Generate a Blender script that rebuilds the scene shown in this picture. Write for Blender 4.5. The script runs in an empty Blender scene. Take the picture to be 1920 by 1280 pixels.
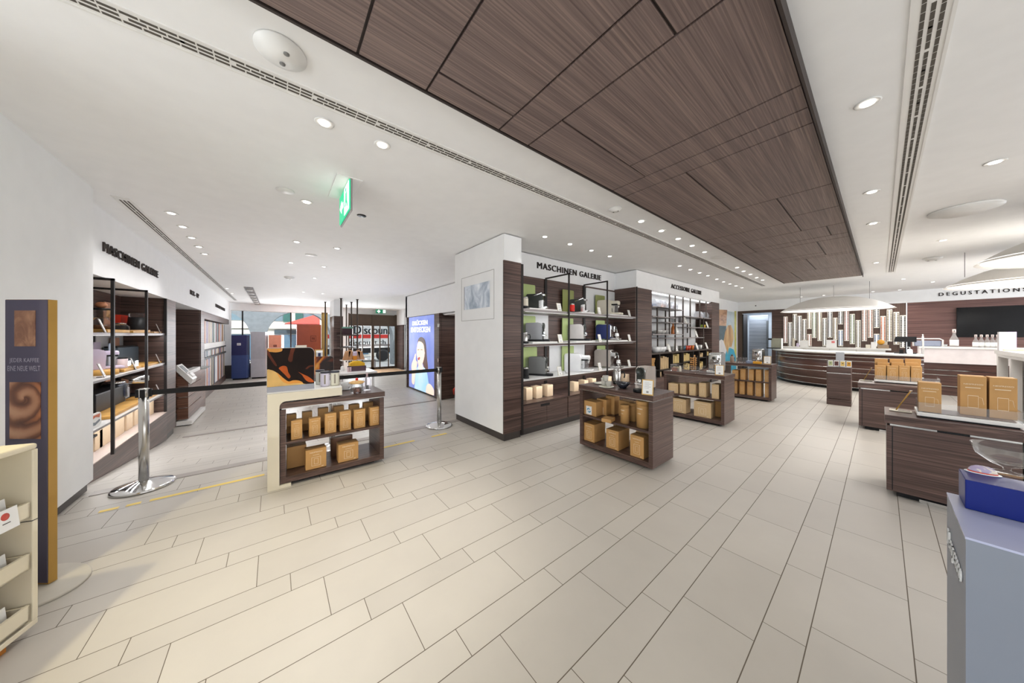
import bpy, bmesh, math, random
from mathutils import Vector, Matrix, Euler

SC = bpy.context.scene
COL = SC.collection
PI = math.pi
R = math.radians

# ---------------------------------------------------------------- camera
FPX, YAW, CY, EYE = 555.19, 0.89435, 627.8, 1.45
cd = bpy.data.cameras.new('camera')
cd.sensor_width = 36.0
cd.lens = 36.0 * FPX / 1920.0
cd.shift_y = (CY - 640.0) / 1920.0
cd.clip_start = 0.03
cd.clip_end = 200
cam = bpy.data.objects.new('camera', cd)
cam.location = (0, 0, EYE)
cam.rotation_euler = (PI / 2, 0, YAW)
COL.objects.link(cam)
SC.camera = cam

# ---------------------------------------------------------------- world, exposure
w = bpy.data.worlds.new('world')
SC.world = w
w.use_nodes = True
bg = w.node_tree.nodes['Background']
bg.inputs['Color'].default_value = (0.93, 0.965, 1.0, 1)
bg.inputs['Strength'].default_value = 2.2
sn = bpy.data.lights.new('sun', 'SUN'); sn.energy = 3.2; sn.angle = R(2); sn.color = (1, 0.97, 0.92)
sun = bpy.data.objects.new('sun', sn); COL.objects.link(sun)
sun.rotation_euler = Vector((-0.75, 0.2, -0.62)).to_track_quat('-Z', 'Y').to_euler()
SC.view_settings.view_transform = 'Standard'
SC.view_settings.look = 'None'
SC.view_settings.gamma = 1.0
SC.view_settings.use_curve_mapping = False
SC.view_settings.exposure = 0.0
SC.cycles.max_bounces = 7
SC.cycles.diffuse_bounces = 4
SC.cycles.glossy_bounces = 3
SC.cycles.transmission_bounces = 6
SC.cycles.transparent_max_bounces = 8
SC.cycles.caustics_reflective = False
SC.cycles.caustics_refractive = False
SC.cycles.sample_clamp_indirect = 6
SC.cycles.use_denoising = True
SC.cycles.adaptive_threshold = 0.04

# ---------------------------------------------------------------- shop lamps and added fill lights (downlights come with their fittings below)
SPOT_W, SPOT_COL = 0.46, (1.0, 0.985, 0.975)
def spot(x, y, z, watts, cone=130, blend=0.9, col=SPOT_COL, tilt=(0, 0), rad=0.045):
    l = bpy.data.lights.new('downlight_lamp', 'SPOT')
    l.energy = watts * SPOT_W; l.spot_size = R(cone); l.spot_blend = blend
    l.color = col; l.shadow_soft_size = rad
    o = bpy.data.objects.new('downlight_lamp', l)
    o.location = (x, y, z); o.rotation_euler = (tilt[0], tilt[1], 0)
    COL.objects.link(o)
    return o
def area(x, y, z, sx, sy, watts, rot=(0, 0, 0), col=(1, 1, 1)):  # area light, for real lamps and added fill alike
    l = bpy.data.lights.new('lamp', 'AREA')
    l.shape = 'RECTANGLE'; l.size = sx; l.size_y = sy
    l.energy = watts; l.color = col
    o = bpy.data.objects.new('lamp', l)
    o.location = (x, y, z); o.rotation_euler = rot
    COL.objects.link(o)
    return o

# added fill behind the viewer and on the right; daylight at the street window
area(-1.0, -4.4, 1.5, 7.0, 2.4, 180, (PI / 2, 0, 0), (0.88, 0.945, 1.0))
area(4.4, 5.5, 1.5, 18.0, 2.4, 210, (PI / 2, 0, PI / 2), (0.92, 0.96, 1.0))
area(-17.4, 2.2, 1.1, 4.0, 2.0, 330, (PI / 2, 0, -PI / 2), (0.93, 0.965, 1.0))
area(4.35, 12.3, 1.5, 5.0, 2.2, 75, (PI / 2, 0, PI / 2), (0.92, 0.96, 1.0))
# added fill: unseen upward panels that brighten the ceiling
area(-10.0, 1.2, 0.9, 9.0, 2.6, 60, (PI, 0, 0), (0.97, 0.98, 1.0))
area(-2.4, 0.2, 0.5, 3.0, 2.2, 5, (PI, 0, 0), (0.97, 0.98, 1.0))

# ---------------------------------------------------------------- pixel -> point on a known plane of the room
_c, _s = math.cos(YAW), math.sin(YAW)
def ray(x, y):
    a = (x - 960) / FPX
    return (a * _c - _s, a * _s + _c, (CY - y) / FPX)
def PZ(x, y, z):
    d = ray(x, y); t = (z - EYE) / d[2]
    return Vector((d[0] * t, d[1] * t, z))
def PX(x, y, X):
    d = ray(x, y); t = X / d[0]
    return Vector((X, d[1] * t, EYE + d[2] * t))
def PY(x, y, Y):
    d = ray(x, y); t = Y / d[1]
    return Vector((d[0] * t, Y, EYE + d[2] * t))
def HZ(y, P):
    return EYE + (CY - y) / FPX * (-_s * P[0] + _c * P[1])

# ---------------------------------------------------------------- mesh helpers
class G:
    """collects shapes; build() links them as one mesh object"""
    def __init__(s):
        s.v = []; s.f = []; s.sm = []
    def add(s, v, f, smooth=False, M=None):
        b = len(s.v)
        if M is not None:
            v = [tuple(M @ Vector(p)) for p in v]
        s.v += [tuple(p) for p in v]
        s.f += [tuple(i + b for i in q) for q in f]
        s.sm += [smooth] * len(f)
        return s
    def box(s, x0, x1, y0, y1, z0, z1, M=None):
        if x0 > x1: x0, x1 = x1, x0
        if y0 > y1: y0, y1 = y1, y0
        if z0 > z1: z0, z1 = z1, z0
        v = [(x0, y0, z0), (x1, y0, z0), (x1, y1, z0), (x0, y1, z0), (x0, y0, z1), (x1, y0, z1), (x1, y1, z1), (x0, y1, z1)]
        f = [(0, 3, 2, 1), (4, 5, 6, 7), (0, 1, 5, 4), (1, 2, 6, 5), (2, 3, 7, 6), (3, 0, 4, 7)]
        return s.add(v, f, False, M)
    def cbox(s, c, sx, sy, sz, rot=(0, 0, 0)):
        M = Matrix.Translation(c) @ Euler(rot).to_matrix().to_4x4()
        return s.box(-sx / 2, sx / 2, -sy / 2, sy / 2, -sz / 2, sz / 2, M)
    def lathe(s, prof, c=(0, 0, 0), n=20, M=None, sx=1, sy=1, caps=True):
        v = []; f = []
        for r, z in prof:
            for i in range(n):
                a = 2 * PI * i / n
                v.append((c[0] + r * sx * math.cos(a), c[1] + r * sy * math.sin(a), c[2] + z))
        for k in range(len(prof) - 1):
            for i in range(n):
                j = (i + 1) % n
                f.append((k * n + i, k * n + j, (k + 1) * n + j, (k + 1) * n + i))
        if caps:
            f.append(tuple(range(n - 1, -1, -1)))
            f.append(tuple((len(prof) - 1) * n + i for i in range(n)))
        return s.add(v, f, True, M)
    def tube(s, pts, r, n=8, M=None):
        pts = [Vector(p) for p in pts]
        v = []; f = []
        up = None
        for k, p in enumerate(pts):
            d = (pts[min(k + 1, len(pts) - 1)] - pts[max(k - 1, 0)]).normalized()
            ref = Vector((0, 0, 1)) if abs(d.z) < 0.9 else Vector((1, 0, 0))
            a = d.cross(ref).normalized(); b = d.cross(a)
            if up is not None and a.dot(up) < 0: a, b = -a, -b
            up = a
            rr = r[k] if isinstance(r, (list, tuple)) else r
            for i in range(n):
                t = 2 * PI * i / n
                v.append(tuple(p + a * (rr * math.cos(t)) + b * (rr * math.sin(t))))
        for k in range(len(pts) - 1):
            for i in range(n):
                j = (i + 1) % n
                f.append((k * n + i, k * n + j, (k + 1) * n + j, (k + 1) * n + i))
        f.append(tuple(range(n - 1, -1, -1)))
        f.append(tuple((len(pts) - 1) * n + i for i in range(n)))
        return s.add(v, f, True, M)
    def prism(s, poly, ax, a0, a1, smooth=False, M=None):
        """poly in the plane normal to ax (x: (y,z), y: (x,z), z: (x,y)), extruded a0..a1"""
        def P(p, a):
            return {'x': (a, p[0], p[1]), 'y': (p[0], a, p[1]), 'z': (p[0], p[1], a)}[ax]
        n = len(poly)
        v = [P(p, a0) for p in poly] + [P(p, a1) for p in poly]
        f = [tuple(range(n - 1, -1, -1)), tuple(range(n, 2 * n))]
        s.add(v, f, False, M)
        v2 = v
        f2 = [(i, (i + 1) % n, (i + 1) % n + n, i + n) for i in range(n)]
        return s.add(v2, f2, smooth, M)
    def quad(s, a, b, c, d, M=None):
        return s.add([a, b, c, d], [(0, 1, 2, 3)], False, M)
    def ball(s, c, r, n=14, sz=1.0, sx=1.0, sy=1.0):
        prof = []
        m = max(6, n // 2)
        for k in range(m + 1):
            t = -PI / 2 + PI * k / m
            prof.append((max(1e-4, r * math.cos(t)), r * sz * math.sin(t)))
        return s.lathe(prof, c, n, None, sx, sy)
    def build(s, name, mat, parent=None, bevel=0, loc=None):
        me = bpy.data.meshes.new(name)
        me.from_pydata(s.v, [], s.f)
        bm = bmesh.new(); bm.from_mesh(me)
        bmesh.ops.recalc_face_normals(bm, faces=bm.faces)
        bm.to_mesh(me); bm.free()
        me.polygons.foreach_set('use_smooth', s.sm)
        if mat is not None: me.materials.append(mat)
        o = bpy.data.objects.new(name, me)
        COL.objects.link(o)
        if parent is not None: o.parent = parent
        if loc is not None: o.location = loc
        if bevel:
            b = o.modifiers.new('bevel', 'BEVEL'); b.width = bevel; b.segments = 2; b.limit_method = 'ANGLE'
        return o

def tag(o, label, cat, group=None, kind=None):
    o['label'] = label; o['category'] = cat
    if group: o['group'] = group
    if kind: o['kind'] = kind
    return o
def thing(name, label, cat, loc=(0, 0, 0), rz=0, group=None):
    o = bpy.data.objects.new(name, None)
    o.empty_display_size = 0.1
    o.location = loc; o.rotation_euler = (0, 0, rz)
    COL.objects.link(o)
    return tag(o, label, cat, group)
def struct(name, g, mat, parent=None, bevel=0):
    o = g.build(name, mat, parent, bevel)
    if parent is None: o['kind'] = 'structure'
    return o
def dup(root, loc, rz=0, label=None, group=None):
    r = root.copy(); COL.objects.link(r); r.location = loc; r.rotation_euler = (0, 0, rz)
    if label: r['label'] = label
    if group: r['group'] = group
    for ch in list(root.children):
        c = ch.copy(); COL.objects.link(c); c.parent = r
        for gch in ch.children:
            e = gch.copy(); COL.objects.link(e); e.parent = c
    return r

_txt = {}
def text_mesh(s, xs=1.0, off=0.0, depth=0.0):
    key = (s, off, depth)
    if key not in _txt:
        cu = bpy.data.curves.new('lettering', 'FONT')
        cu.body = s; cu.size = 1.0; cu.offset = off; cu.extrude = depth; cu.space_character = xs
        cu.resolution_u = 3
        o = bpy.data.objects.new('lettering_tmp', cu); COL.objects.link(o)
        dg = bpy.context.evaluated_depsgraph_get()
        me = bpy.data.meshes.new_from_object(o.evaluated_get(dg))
        bpy.data.objects.remove(o)
        bb = [v.co for v in me.vertices]
        x0 = min(p.x for p in bb); x1 = max(p.x for p in bb); y0 = min(p.y for p in bb); y1 = max(p.y for p in bb)
        _txt[key] = ([((p.x - x0) / (x1 - x0), (p.y - y0) / (y1 - y0), p.z) for p in bb], [tuple(q.vertices) for q in me.polygons])
        bpy.data.meshes.remove(me)
    return _txt[key]
def letters(g, s, o, xdir, wid, hei, nrm, thick=0.0, bold=0.0, sp=1.0):
    """lettering of exact width/height: origin o at lower left, running along xdir, facing nrm"""
    v, f = text_mesh(s, sp, 0.0, 0.5 if thick else 0.0)
    o = Vector(o); xd = Vector(xdir).normalized(); nr = Vector(nrm).normalized()
    up = nr.cross(xd)
    for k in ((0.0,) if not bold else (-bold, 0.0, bold)):
        g.add([tuple(o + xd * (p[0] * wid + k * hei) + up * (p[1] * hei) + nr * ((p[2] + 0.5) * thick + abs(k) * 0.002 if thick else 0.001 + abs(k) * 0.002)) for p in v], f)
    return g
ORD = ['first', 'second', 'third', 'fourth', 'fifth', 'sixth', 'seventh', 'eighth', 'ninth', 'tenth', 'eleventh', 'twelfth', 'thirteenth', 'fourteenth', 'fifteenth', 'sixteenth', 'seventeenth', 'eighteenth', 'nineteenth', 'twentieth', 'twenty-first', 'twenty-second', 'twenty-third', 'twenty-fourth', 'twenty-fifth', 'twenty-sixth', 'twenty-seventh', 'twenty-eighth', 'twenty-ninth', 'thirtieth']

# ---------------------------------------------------------------- materials
def srgb(r, g, b):
    def c(u):
        u /= 255.0
        return u / 12.92 if u <= 0.04045 else ((u + 0.055) / 1.055) ** 2.4
    return (c(r), c(g), c(b), 1)
class NT:
    def __init__(s, name):
        s.m = bpy.data.materials.new(name); s.m.use_nodes = True
        s.n = s.m.node_tree.nodes; s.l = s.m.node_tree.links
        s.b = s.n['Principled BSDF']
    def node(s, t, **kw):
        n = s.n.new(t)
        for k, v in kw.items(): setattr(n, k, v)
        return n
    def link(s, a, b): s.l.new(a, b)
    def math(s, op, a, b=None, c=None):
        n = s.n.new('ShaderNodeMath'); n.operation = op
        for i, u in enumerate((a, b, c)):
            if u is None: continue
            if hasattr(u, 'default_value') or hasattr(u, 'is_linked'): s.l.new(u, n.inputs[i])
            else: n.inputs[i].default_value = u
        return n.outputs[0]
    def coord(s, scale=(1, 1, 1), loc=(0, 0, 0)):
        tc = s.n.new('ShaderNodeTexCoord'); mp = s.n.new('ShaderNodeMapping')
        mp.inputs['Scale'].default_value = scale; mp.inputs['Location'].default_value = loc
        s.l.new(tc.outputs['Object'], mp.inputs['Vector'])
        return mp.outputs[0]
    def noise(s, vec, scale=1.0, detail=4, rough=0.5, dist=0.0):
        n = s.n.new('ShaderNodeTexNoise'); n.inputs['Scale'].default_value = scale
        n.inputs['Detail'].default_value = detail; n.inputs['Roughness'].default_value = rough; n.inputs['Distortion'].default_value = dist
        s.l.new(vec, n.inputs['Vector'])
        return n.outputs['Fac']
    def ramp(s, fac, stops):
        n = s.n.new('ShaderNodeValToRGB'); s.l.new(fac, n.inputs[0])
        e = n.color_ramp.elements
        while len(e) < len(stops): e.new(0.5)
        for i, (p, c) in enumerate(stops): e[i].position = p; e[i].color = c
        return n.outputs[0]
    def mix(s, fac, a, b, mode='MIX'):
        n = s.n.new('ShaderNodeMix'); n.data_type = 'RGBA'; n.blend_type = mode
        for sock, u in ((n.inputs[0], fac), (n.inputs[6], a), (n.inputs[7], b)):
            if hasattr(u, 'is_linked'): s.l.new(u, sock)
            else: sock.default_value = u
        return n.outputs[2]
    def color(s, out): s.l.new(out, s.b.inputs['Base Color'])
    def bump(s, h, strength=0.2, dist=0.01):
        n = s.n.new('ShaderNodeBump'); n.inputs['Strength'].default_value = strength; n.inputs['Distance'].default_value = dist
        s.l.new(h, n.inputs['Height']); s.l.new(n.outputs[0], s.b.inputs['Normal'])
_mats = {}
def plain(name, col, rough=0.5, metal=0.0, spec=0.5, emit=0.0, ecol=None, var=0.03):
    if name in _mats: return _mats[name]
    t = NT(name)
    v = t.noise(t.coord((6, 6, 6)), 1.0, 3)
    c2 = tuple(min(1, x * (1 + var * 2)) for x in col[:3]) + (1,)
    c1 = tuple(x * (1 - var * 2) for x in col[:3]) + (1,)
    t.color(t.ramp(v, [(0.3, c1), (0.7, c2)]))
    t.b.inputs['Roughness'].default_value = rough; t.b.inputs['Metallic'].default_value = metal
    t.b.inputs['Specular IOR Level'].default_value = spec
    if emit:
        t.b.inputs['Emission Color'].default_value = ecol or col; t.b.inputs['Emission Strength'].default_value = emit
    _mats[name] = t.m
    return t.m
def glass(name, tint=(1, 1, 1), rough=0.02, alpha=0.025):
    """thin clear glass: mostly see-through with a reflecting skin"""
    if name in _mats: return _mats[name]
    m = bpy.data.materials.new(name); m.use_nodes = True
    n = m.node_tree.nodes; l = m.node_tree.links
    n.remove(n['Principled BSDF'])
    tr = n.new('ShaderNodeBsdfTransparent'); tr.inputs[0].default_value = tuple(tint) + (1,)
    gl = n.new('ShaderNodeBsdfGlossy'); gl.inputs['Roughness'].default_value = rough
    df = n.new('ShaderNodeBsdfDiffuse'); df.inputs[0].default_value = tuple(0.9 * t for t in tint) + (1,)
    fr = n.new('ShaderNodeLayerWeight'); fr.inputs[0].default_value = 0.16
    m1 = n.new('ShaderNodeMixShader'); m1.inputs[0].default_value = alpha
    l.new(tr.outputs[0], m1.inputs[1]); l.new(df.outputs[0], m1.inputs[2])
    mm = n.new('ShaderNodeMath'); mm.operation = 'MULTIPLY'; mm.inputs[1].default_value = 0.55
    l.new(fr.outputs['Fresnel'], mm.inputs[0])
    m2 = n.new('ShaderNodeMixShader')
    l.new(mm.outputs[0], m2.inputs[0]); l.new(m1.outputs[0], m2.inputs[1]); l.new(gl.outputs[0], m2.inputs[2])
    l.new(m2.outputs[0], n['Material Output'].inputs[0])
    _mats[name] = m
    return m
def wood(name, scale, dark, mid, light, rough=0.35, grooves=None, bumpy=True):
    if name in _mats: return _mats[name]
    t = NT(name)
    v = t.coord(scale)
    a = t.noise(v, 1.0, 6, 0.62, 0.25)
    big = t.noise(t.coord(tuple(x * 0.12 for x in scale)), 1.0, 3)
    f = t.math('ADD', t.math('MULTIPLY', a, 0.75), t.math('MULTIPLY', big, 0.25))
    col = t.ramp(f, [(0.36, dark), (0.5, mid), (0.66, light)])
    if grooves:
        tc = t.node('ShaderNodeTexCoord'); sx = t.node('ShaderNodeSeparateXYZ'); t.link(tc.outputs['Object'], sx.inputs[0])
        z = sx.outputs['Z']
        tot = None
        for per, ph in grooves:
            u = t.math('FRACT', t.math('ADD', t.math('DIVIDE', z, per), ph))
            k = t.math('LESS_THAN', u, 0.006 / per)
            tot = k if tot is None else t.math('MAXIMUM', tot, k)
        col = t.mix(tot, col, (dark[0] * 0.25, dark[1] * 0.25, dark[2] * 0.25, 1))
    t.color(col)
    t.b.inputs['Roughness'].default_value = rough
    t.b.inputs['Specular IOR Level'].default_value = 0.4
    if bumpy: t.bump(a, 0.08, 0.004)
    _mats[name] = t.m
    return t.m

WD, WM, WL = srgb(58, 44, 40), srgb(86, 66, 60), srgb(120, 96, 86)
GRV = [(0.29, 0.1), (0.47, 0.35), (0.61, 0.8)]
M_WALLWOOD = wood('dark veneer with grooves', (1.1, 1.1, 75), WD, WM, WL, 0.4, GRV)
M_WOOD = wood('dark veneer', (1.1, 1.1, 75), WD, WM, WL, 0.38)
M_WOODV = wood('dark veneer upright grain', (60, 60, 1.0), srgb(66, 50, 42), srgb(92, 70, 60), srgb(112, 90, 78), 0.45)
M_WOODTOP = wood('dark veneer top', (4, 60, 60), WD, WM, WL, 0.28)
M_WOODTOPY = wood('dark veneer top lengthwise', (60, 4, 60), WD, WM, WL, 0.28)
M_WOODRED = wood('reddish veneer', (0.9, 0.9, 60), srgb(82, 56, 52), srgb(118, 84, 78), srgb(146, 110, 100), 0.45)
M_CEILWOOD = wood('ceiling veneer', (120, 1.3, 20), srgb(94, 79, 75), srgb(118, 101, 96), srgb(148, 128, 118), 0.5)
M_WALL = plain('white wall paint', srgb(246, 246, 246), 0.6, var=0.008)
M_CEIL = plain('white ceiling plaster', srgb(246, 245, 244), 0.75, var=0.008)
M_WHITE = plain('white lacquer', srgb(236, 234, 230), 0.35, var=0.01)
M_WHITEST = plain('white card', srgb(242, 241, 238), 0.6, var=0.01)
M_BLACK = plain('black metal', srgb(38, 34, 33), 0.45, 0.0, 0.3, var=0.02)
M_DARKMETAL = plain('dark bronze metal', srgb(74, 64, 58), 0.45, 0.4, var=0.02)
M_BASEB = plain('dark skirting', srgb(62, 56, 54), 0.4, var=0.04)
M_STEEL = plain('brushed steel', srgb(205, 203, 200), 0.25, 1.0, var=0.02)
M_CHROME = plain('chrome', srgb(225, 225, 225), 0.1, 1.0, var=0.01)
M_GREYMETAL = plain('grey shelf metal', srgb(150, 143, 142), 0.4, 0.3, var=0.02)
M_BELT = plain('black belt webbing', srgb(26, 25, 25), 0.8)
M_GLASS = glass('clear glass')
M_ACRYL = glass('clear acrylic', (0.98, 0.99, 1.0), 0.02, 0.1)
M_KRAFT = plain('kraft cardboard', srgb(196, 150, 92), 0.7, var=0.04)
M_KRAFTL = plain('pale kraft cardboard', srgb(214, 184, 140), 0.7, var=0.03)
M_BEIGEBOX = plain('pale birch board', srgb(232, 206, 172), 0.7, var=0.03)
M_PRINT = plain('white print', srgb(240, 226, 200), 0.6)
M_PRINTD = plain('dark lettering', srgb(62, 52, 48), 0.5)
M_GOLD = plain('gold lacquer', srgb(178, 140, 70), 0.35, 0.3)
M_SCREEN = plain('black screen', srgb(10, 9, 12), 0.16, 0, 0.2)
M_LAMP = plain('lamp glow', (1, 0.97, 0.92, 1), 0.5, emit=4, ecol=(1, 0.96, 0.9, 1))
M_LAMPSOFT = plain('pendant diffuser', (1, 0.98, 0.95, 1), 0.5, emit=1.15, ecol=(1, 0.97, 0.93, 1))
M_GREY = plain('grey lacquer', srgb(176, 176, 180), 0.4)
M_CAPSHADE = plain('black plastic', srgb(30, 30, 32), 0.4, 0, 0.25)
# ================================================================ the setting
HC = 2.84          # ceiling
LOW = -0.42        # lower shop floor by the street
RX0, RX1 = -4.45, -7.95   # ramp

# ---- floor tiles: rows along Y, wide 0.31 / narrow 0.157, joints stepping row by row
def tile_material():
    t = NT('beige stone tiles')
    tc = t.node('ShaderNodeTexCoord'); sx = t.node('ShaderNodeSeparateXYZ'); t.link(tc.outputs['Object'], sx.inputs[0])
    X, Y = sx.outputs['X'], sx.outputs['Y']
    u = t.math('DIVIDE', t.math('SUBTRACT', 0.0935, X), 0.4689)
    k = t.math('FLOOR', u); fr = t.math('SUBTRACT', u, k)
    SPL = 0.663
    nar = t.math('GREATER_THAN', fr, SPL)
    row = t.math('ADD', t.math('MULTIPLY', k, 2.0), nar)
    v = t.math('DIVIDE', t.math('ADD', t.math('SUBTRACT', Y, 2.083), t.math('MULTIPLY', row, 0.1553)), 0.61)
    kv = t.math('FLOOR', v); fv = t.math('SUBTRACT', v, kv)
    gw = 0.0021
    d1 = t.math('MINIMUM', fr, t.math('SUBTRACT', 1.0, fr))
    d2 = t.math('ABSOLUTE', t.math('SUBTRACT', fr, SPL))
    dx = t.math('MULTIPLY', t.math('MINIMUM', d1, d2), 0.4689)
    dy = t.math('MULTIPLY', t.math('MINIMUM', fv, t.math('SUBTRACT', 1.0, fv)), 0.61)
    g = t.math('MAXIMUM', t.math('LESS_THAN', dx, gw), t.math('LESS_THAN', dy, gw * 0.8))
    cv = t.node('ShaderNodeCombineXYZ'); t.link(row, cv.inputs[0]); t.link(kv, cv.inputs[1])
    wn = t.node('ShaderNodeTexWhiteNoise', noise_dimensions='3D'); t.link(cv.outputs[0], wn.inputs['Vector'])
    n1 = t.noise(t.coord((3, 3, 3)), 1.0, 5, 0.6)
    f = t.math('ADD', t.math('MULTIPLY', wn.outputs['Value'], 0.35), t.math('MULTIPLY', n1, 0.65))
    col = t.ramp(f, [(0.2, srgb(176, 170, 162)), (0.8, srgb(189, 183, 174))])
    t.color(t.mix(g, col, srgb(92, 82, 70)))
    rg = t.math('ADD', 0.3, t.math('MULTIPLY', n1, 0.2))
    t.link(t.math('MAXIMUM', rg, t.math('MULTIPLY', g, 0.8)), t.b.inputs['Roughness'])
    t.b.inputs['Specular IOR Level'].default_value = 0.45
    t.bump(t.math('SUBTRACT', 1.0, g), 0.3, 0.002)
    return t.m
M_TILE = tile_material()
g = G()
def fl(xa, za, xb, zb, y0, y1):
    g.add([(xa, y0, za), (xb, y0, zb), (xb, y1, zb), (xa, y1, za), (xa, y0, za - .2), (xb, y0, zb - .2), (xb, y1, zb - .2), (xa, y1, za - .2)],
          [(0, 1, 2, 3), (4, 7, 6, 5), (0, 4, 5, 1), (1, 5, 6, 2), (2, 6, 7, 3), (3, 7, 4, 0)])
fl(RX0, 0, 4.6, 0, -4.6, 16.6)
fl(RX1, LOW, RX0, 0, -4.6, 16.6)
fl(-18.0, LOW, RX1, LOW, -4.6, 16.6)
struct('floor', g, M_TILE)
M_STRIP = plain('dark stone strip', srgb(158, 150, 144), 0.4)
struct('trim_1', G().box(-4.56, -4.45, -1.3, 2.5, -0.05, 0.004), M_STRIP)
struct('trim_2', G().box(-8.02, -7.93, -1.3, 3.6, -0.5, -0.405), M_STRIP)
# worn yellow floor tape beside the ramp
M_TAPE = plain('worn yellow tape', srgb(226, 196, 92), 0.5)
g = G()
for a, b in ((-1.12, -1.02), (-0.98, -0.9), (-0.85, -0.08), (0.98, 1.5), (1.75, 1.98)):
    g.box(-4.03, -3.99, a, b, 0.0, 0.002)
tag(g.build('floor_tape', M_TAPE), 'worn yellow tape line on the floor between the two belt posts', 'tape')

# ---- ceiling
g = G().box(-17.6, 4.6, -4.6, 16.6, HC, HC + 0.2)
struct('ceiling', g, M_CEIL)

# dark wood raft hung under the ceiling
raft = thing('ceiling_raft', 'long dark wood panelled raft hung under the white ceiling', 'ceiling panel', (0, 0, 0))
zp = 2.79
bands = [(-1.3, -0.35, []), (-0.35, 0.309, [-0.9]), (0.309, 0.651, []), (0.651, 1.146, [-1.412]), (1.146, 1.402, [-0.573]), (1.402, 2.45, 'a'), (2.45, 2.649, []),
         (2.649, 3.851, [-1.008]), (3.851, 5.295, 'b'), (5.295, 6.084, 'c'), (6.084, 7.18, 'd'), (7.18, 7.31, []), (7.31, 8.62, [-0.828]), (8.62, 10.36, 'e')]
XA, XB = -1.565, -0.262
rects = []
for y0, y1, sp in bands:
    if sp == 'a': rects += [(XA, -1.249, y0, y1), (-1.249, XB, y0, 2.203), (-1.249, XB, 2.203, y1)]
    elif sp == 'b': rects += [(XA, -0.641, y0, 4.778), (XA, -0.641, 4.778, y1), (-0.641, XB, y0, 4.57), (-0.641, XB, 4.57, y1)]
    elif sp == 'c': rects += [(XA, -1.261, y0, y1), (-1.261, -0.418, y0, 5.835), (-0.418, XB, y0, 5.835), (-1.261, XB, 5.835, y1)]
    elif sp == 'd': rects += [(XA, -0.574, y0, 6.945), (XA, -0.574, 6.945, y1), (-0.574, XB, y0, y1)]
    elif sp == 'e': rects += [(XA, -1.206, y0, 9.38), (XA, -1.206, 9.38, y1), (-1.206, XB, y0, 9.6), (-1.206, XB, 9.6, y1)]
    else:
        xs = [XA] + sorted(sp) + [XB]
        rects += [(xs[i], xs[i + 1], y0, y1) for i in range(len(xs) - 1)]
e = 0.0065
for x0, x1, y0, y1 in rects:
    G().box(x0 + e, x1 - e, y0 + e, y1 - e, zp, zp + 0.02).build('panel', M_CEILWOOD, raft)
g = G().box(XA - 0.012, XB + 0.012, -1.32, 10.37, zp + 0.012, HC - 0.001)
g.box(XB + 0.004, XB + 0.016, -1.32, 10.37, zp - 0.03, HC - 0.001)
g.box(XA - 0.016, XA - 0.004, -1.32, 10.37, zp - 0.004, HC - 0.001)
g.build('edge_frame', plain('black raft edge', srgb(52, 42, 38), 0.6), raft)

# ---- linear vents
def vent(label, along, fixed, a0, a1):
    t = thing('ceiling_vent', label, 'vent', (0, 0, HC), 0, 'linear ceiling vents')
    f = G(); s = G()
    wdt = 0.062
    def bx(G_, u0, u1, v0, v1, z0, z1):
        if along == 'y': G_.box(fixed + v0, fixed + v1, u0, u1, z0, z1)
        else: G_.box(u0, u1, fixed + v0, fixed + v1, z0, z1)
    bx(f, a0, a1, -wdt, wdt, -0.003, 0.0)
    bx(f, a0, a1, -wdt, -wdt + .012, -0.006, -0.003); bx(f, a0, a1, wdt - .012, wdt, -0.006, -0.003)
    L, gap = 0.052, 0.006
    for r_ in range(3):
        v = -0.026 + 0.026 * r_
        n = int((a1 - a0 - .04) / (L + gap))
        for i in range(n):
            u = a0 + 0.01 + 0.02 * (r_ % 2) * (1 if (i // 3) % 2 else 0) + i * (L + gap)
            bx(s, u, u + L, v - 0.0065, v + 0.0065, -0.0045, -0.003)
    f.build('frame', M_WHITE, t)
    s.build('slots', plain('vent slots', srgb(84, 78, 70), 0.8), t)
vent('long white three-slot vent in the ceiling left of the dark wood raft', 'y', -2.07, -1.4, 10.85)
vent('white three-slot vent in the ceiling right of the dark wood raft', 'y', 0.14, 0.2, 10.65)
vent('white three-slot vent along the left gallery signs', 'x', -1.21, -16.2, -4.8)
t = thing('track_light', 'silver lighting track on the ceiling running towards the street window', 'track light', (0, 0, HC))
p0, p1 = PZ(466, 538, HC), PZ(484, 571, HC)
G().box(p1.x, p0.x, p0.y - 0.1, p0.y + 0.1, -0.02, 0).build('rail', M_GREYMETAL, t)
g = G()
for i in range(7):
    x = p0.x + (p1.x - p0.x) * (i + 0.5) / 7
    g.lathe([(0.07, -0.06), (0.08, -0.02)], (x, p0.y, 0), 12)
g.build('spot_heads', M_WHITE, t)

# ---- white partition on the left
struct('wall_left', G().box(-4.66, -2.4, -1.5, -1.335, 0.085, HC), M_WALL)
struct('baseboard_left', G().box(-4.63, -2.4, -1.49, -1.36, 0, 0.085), M_BASEB)

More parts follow.
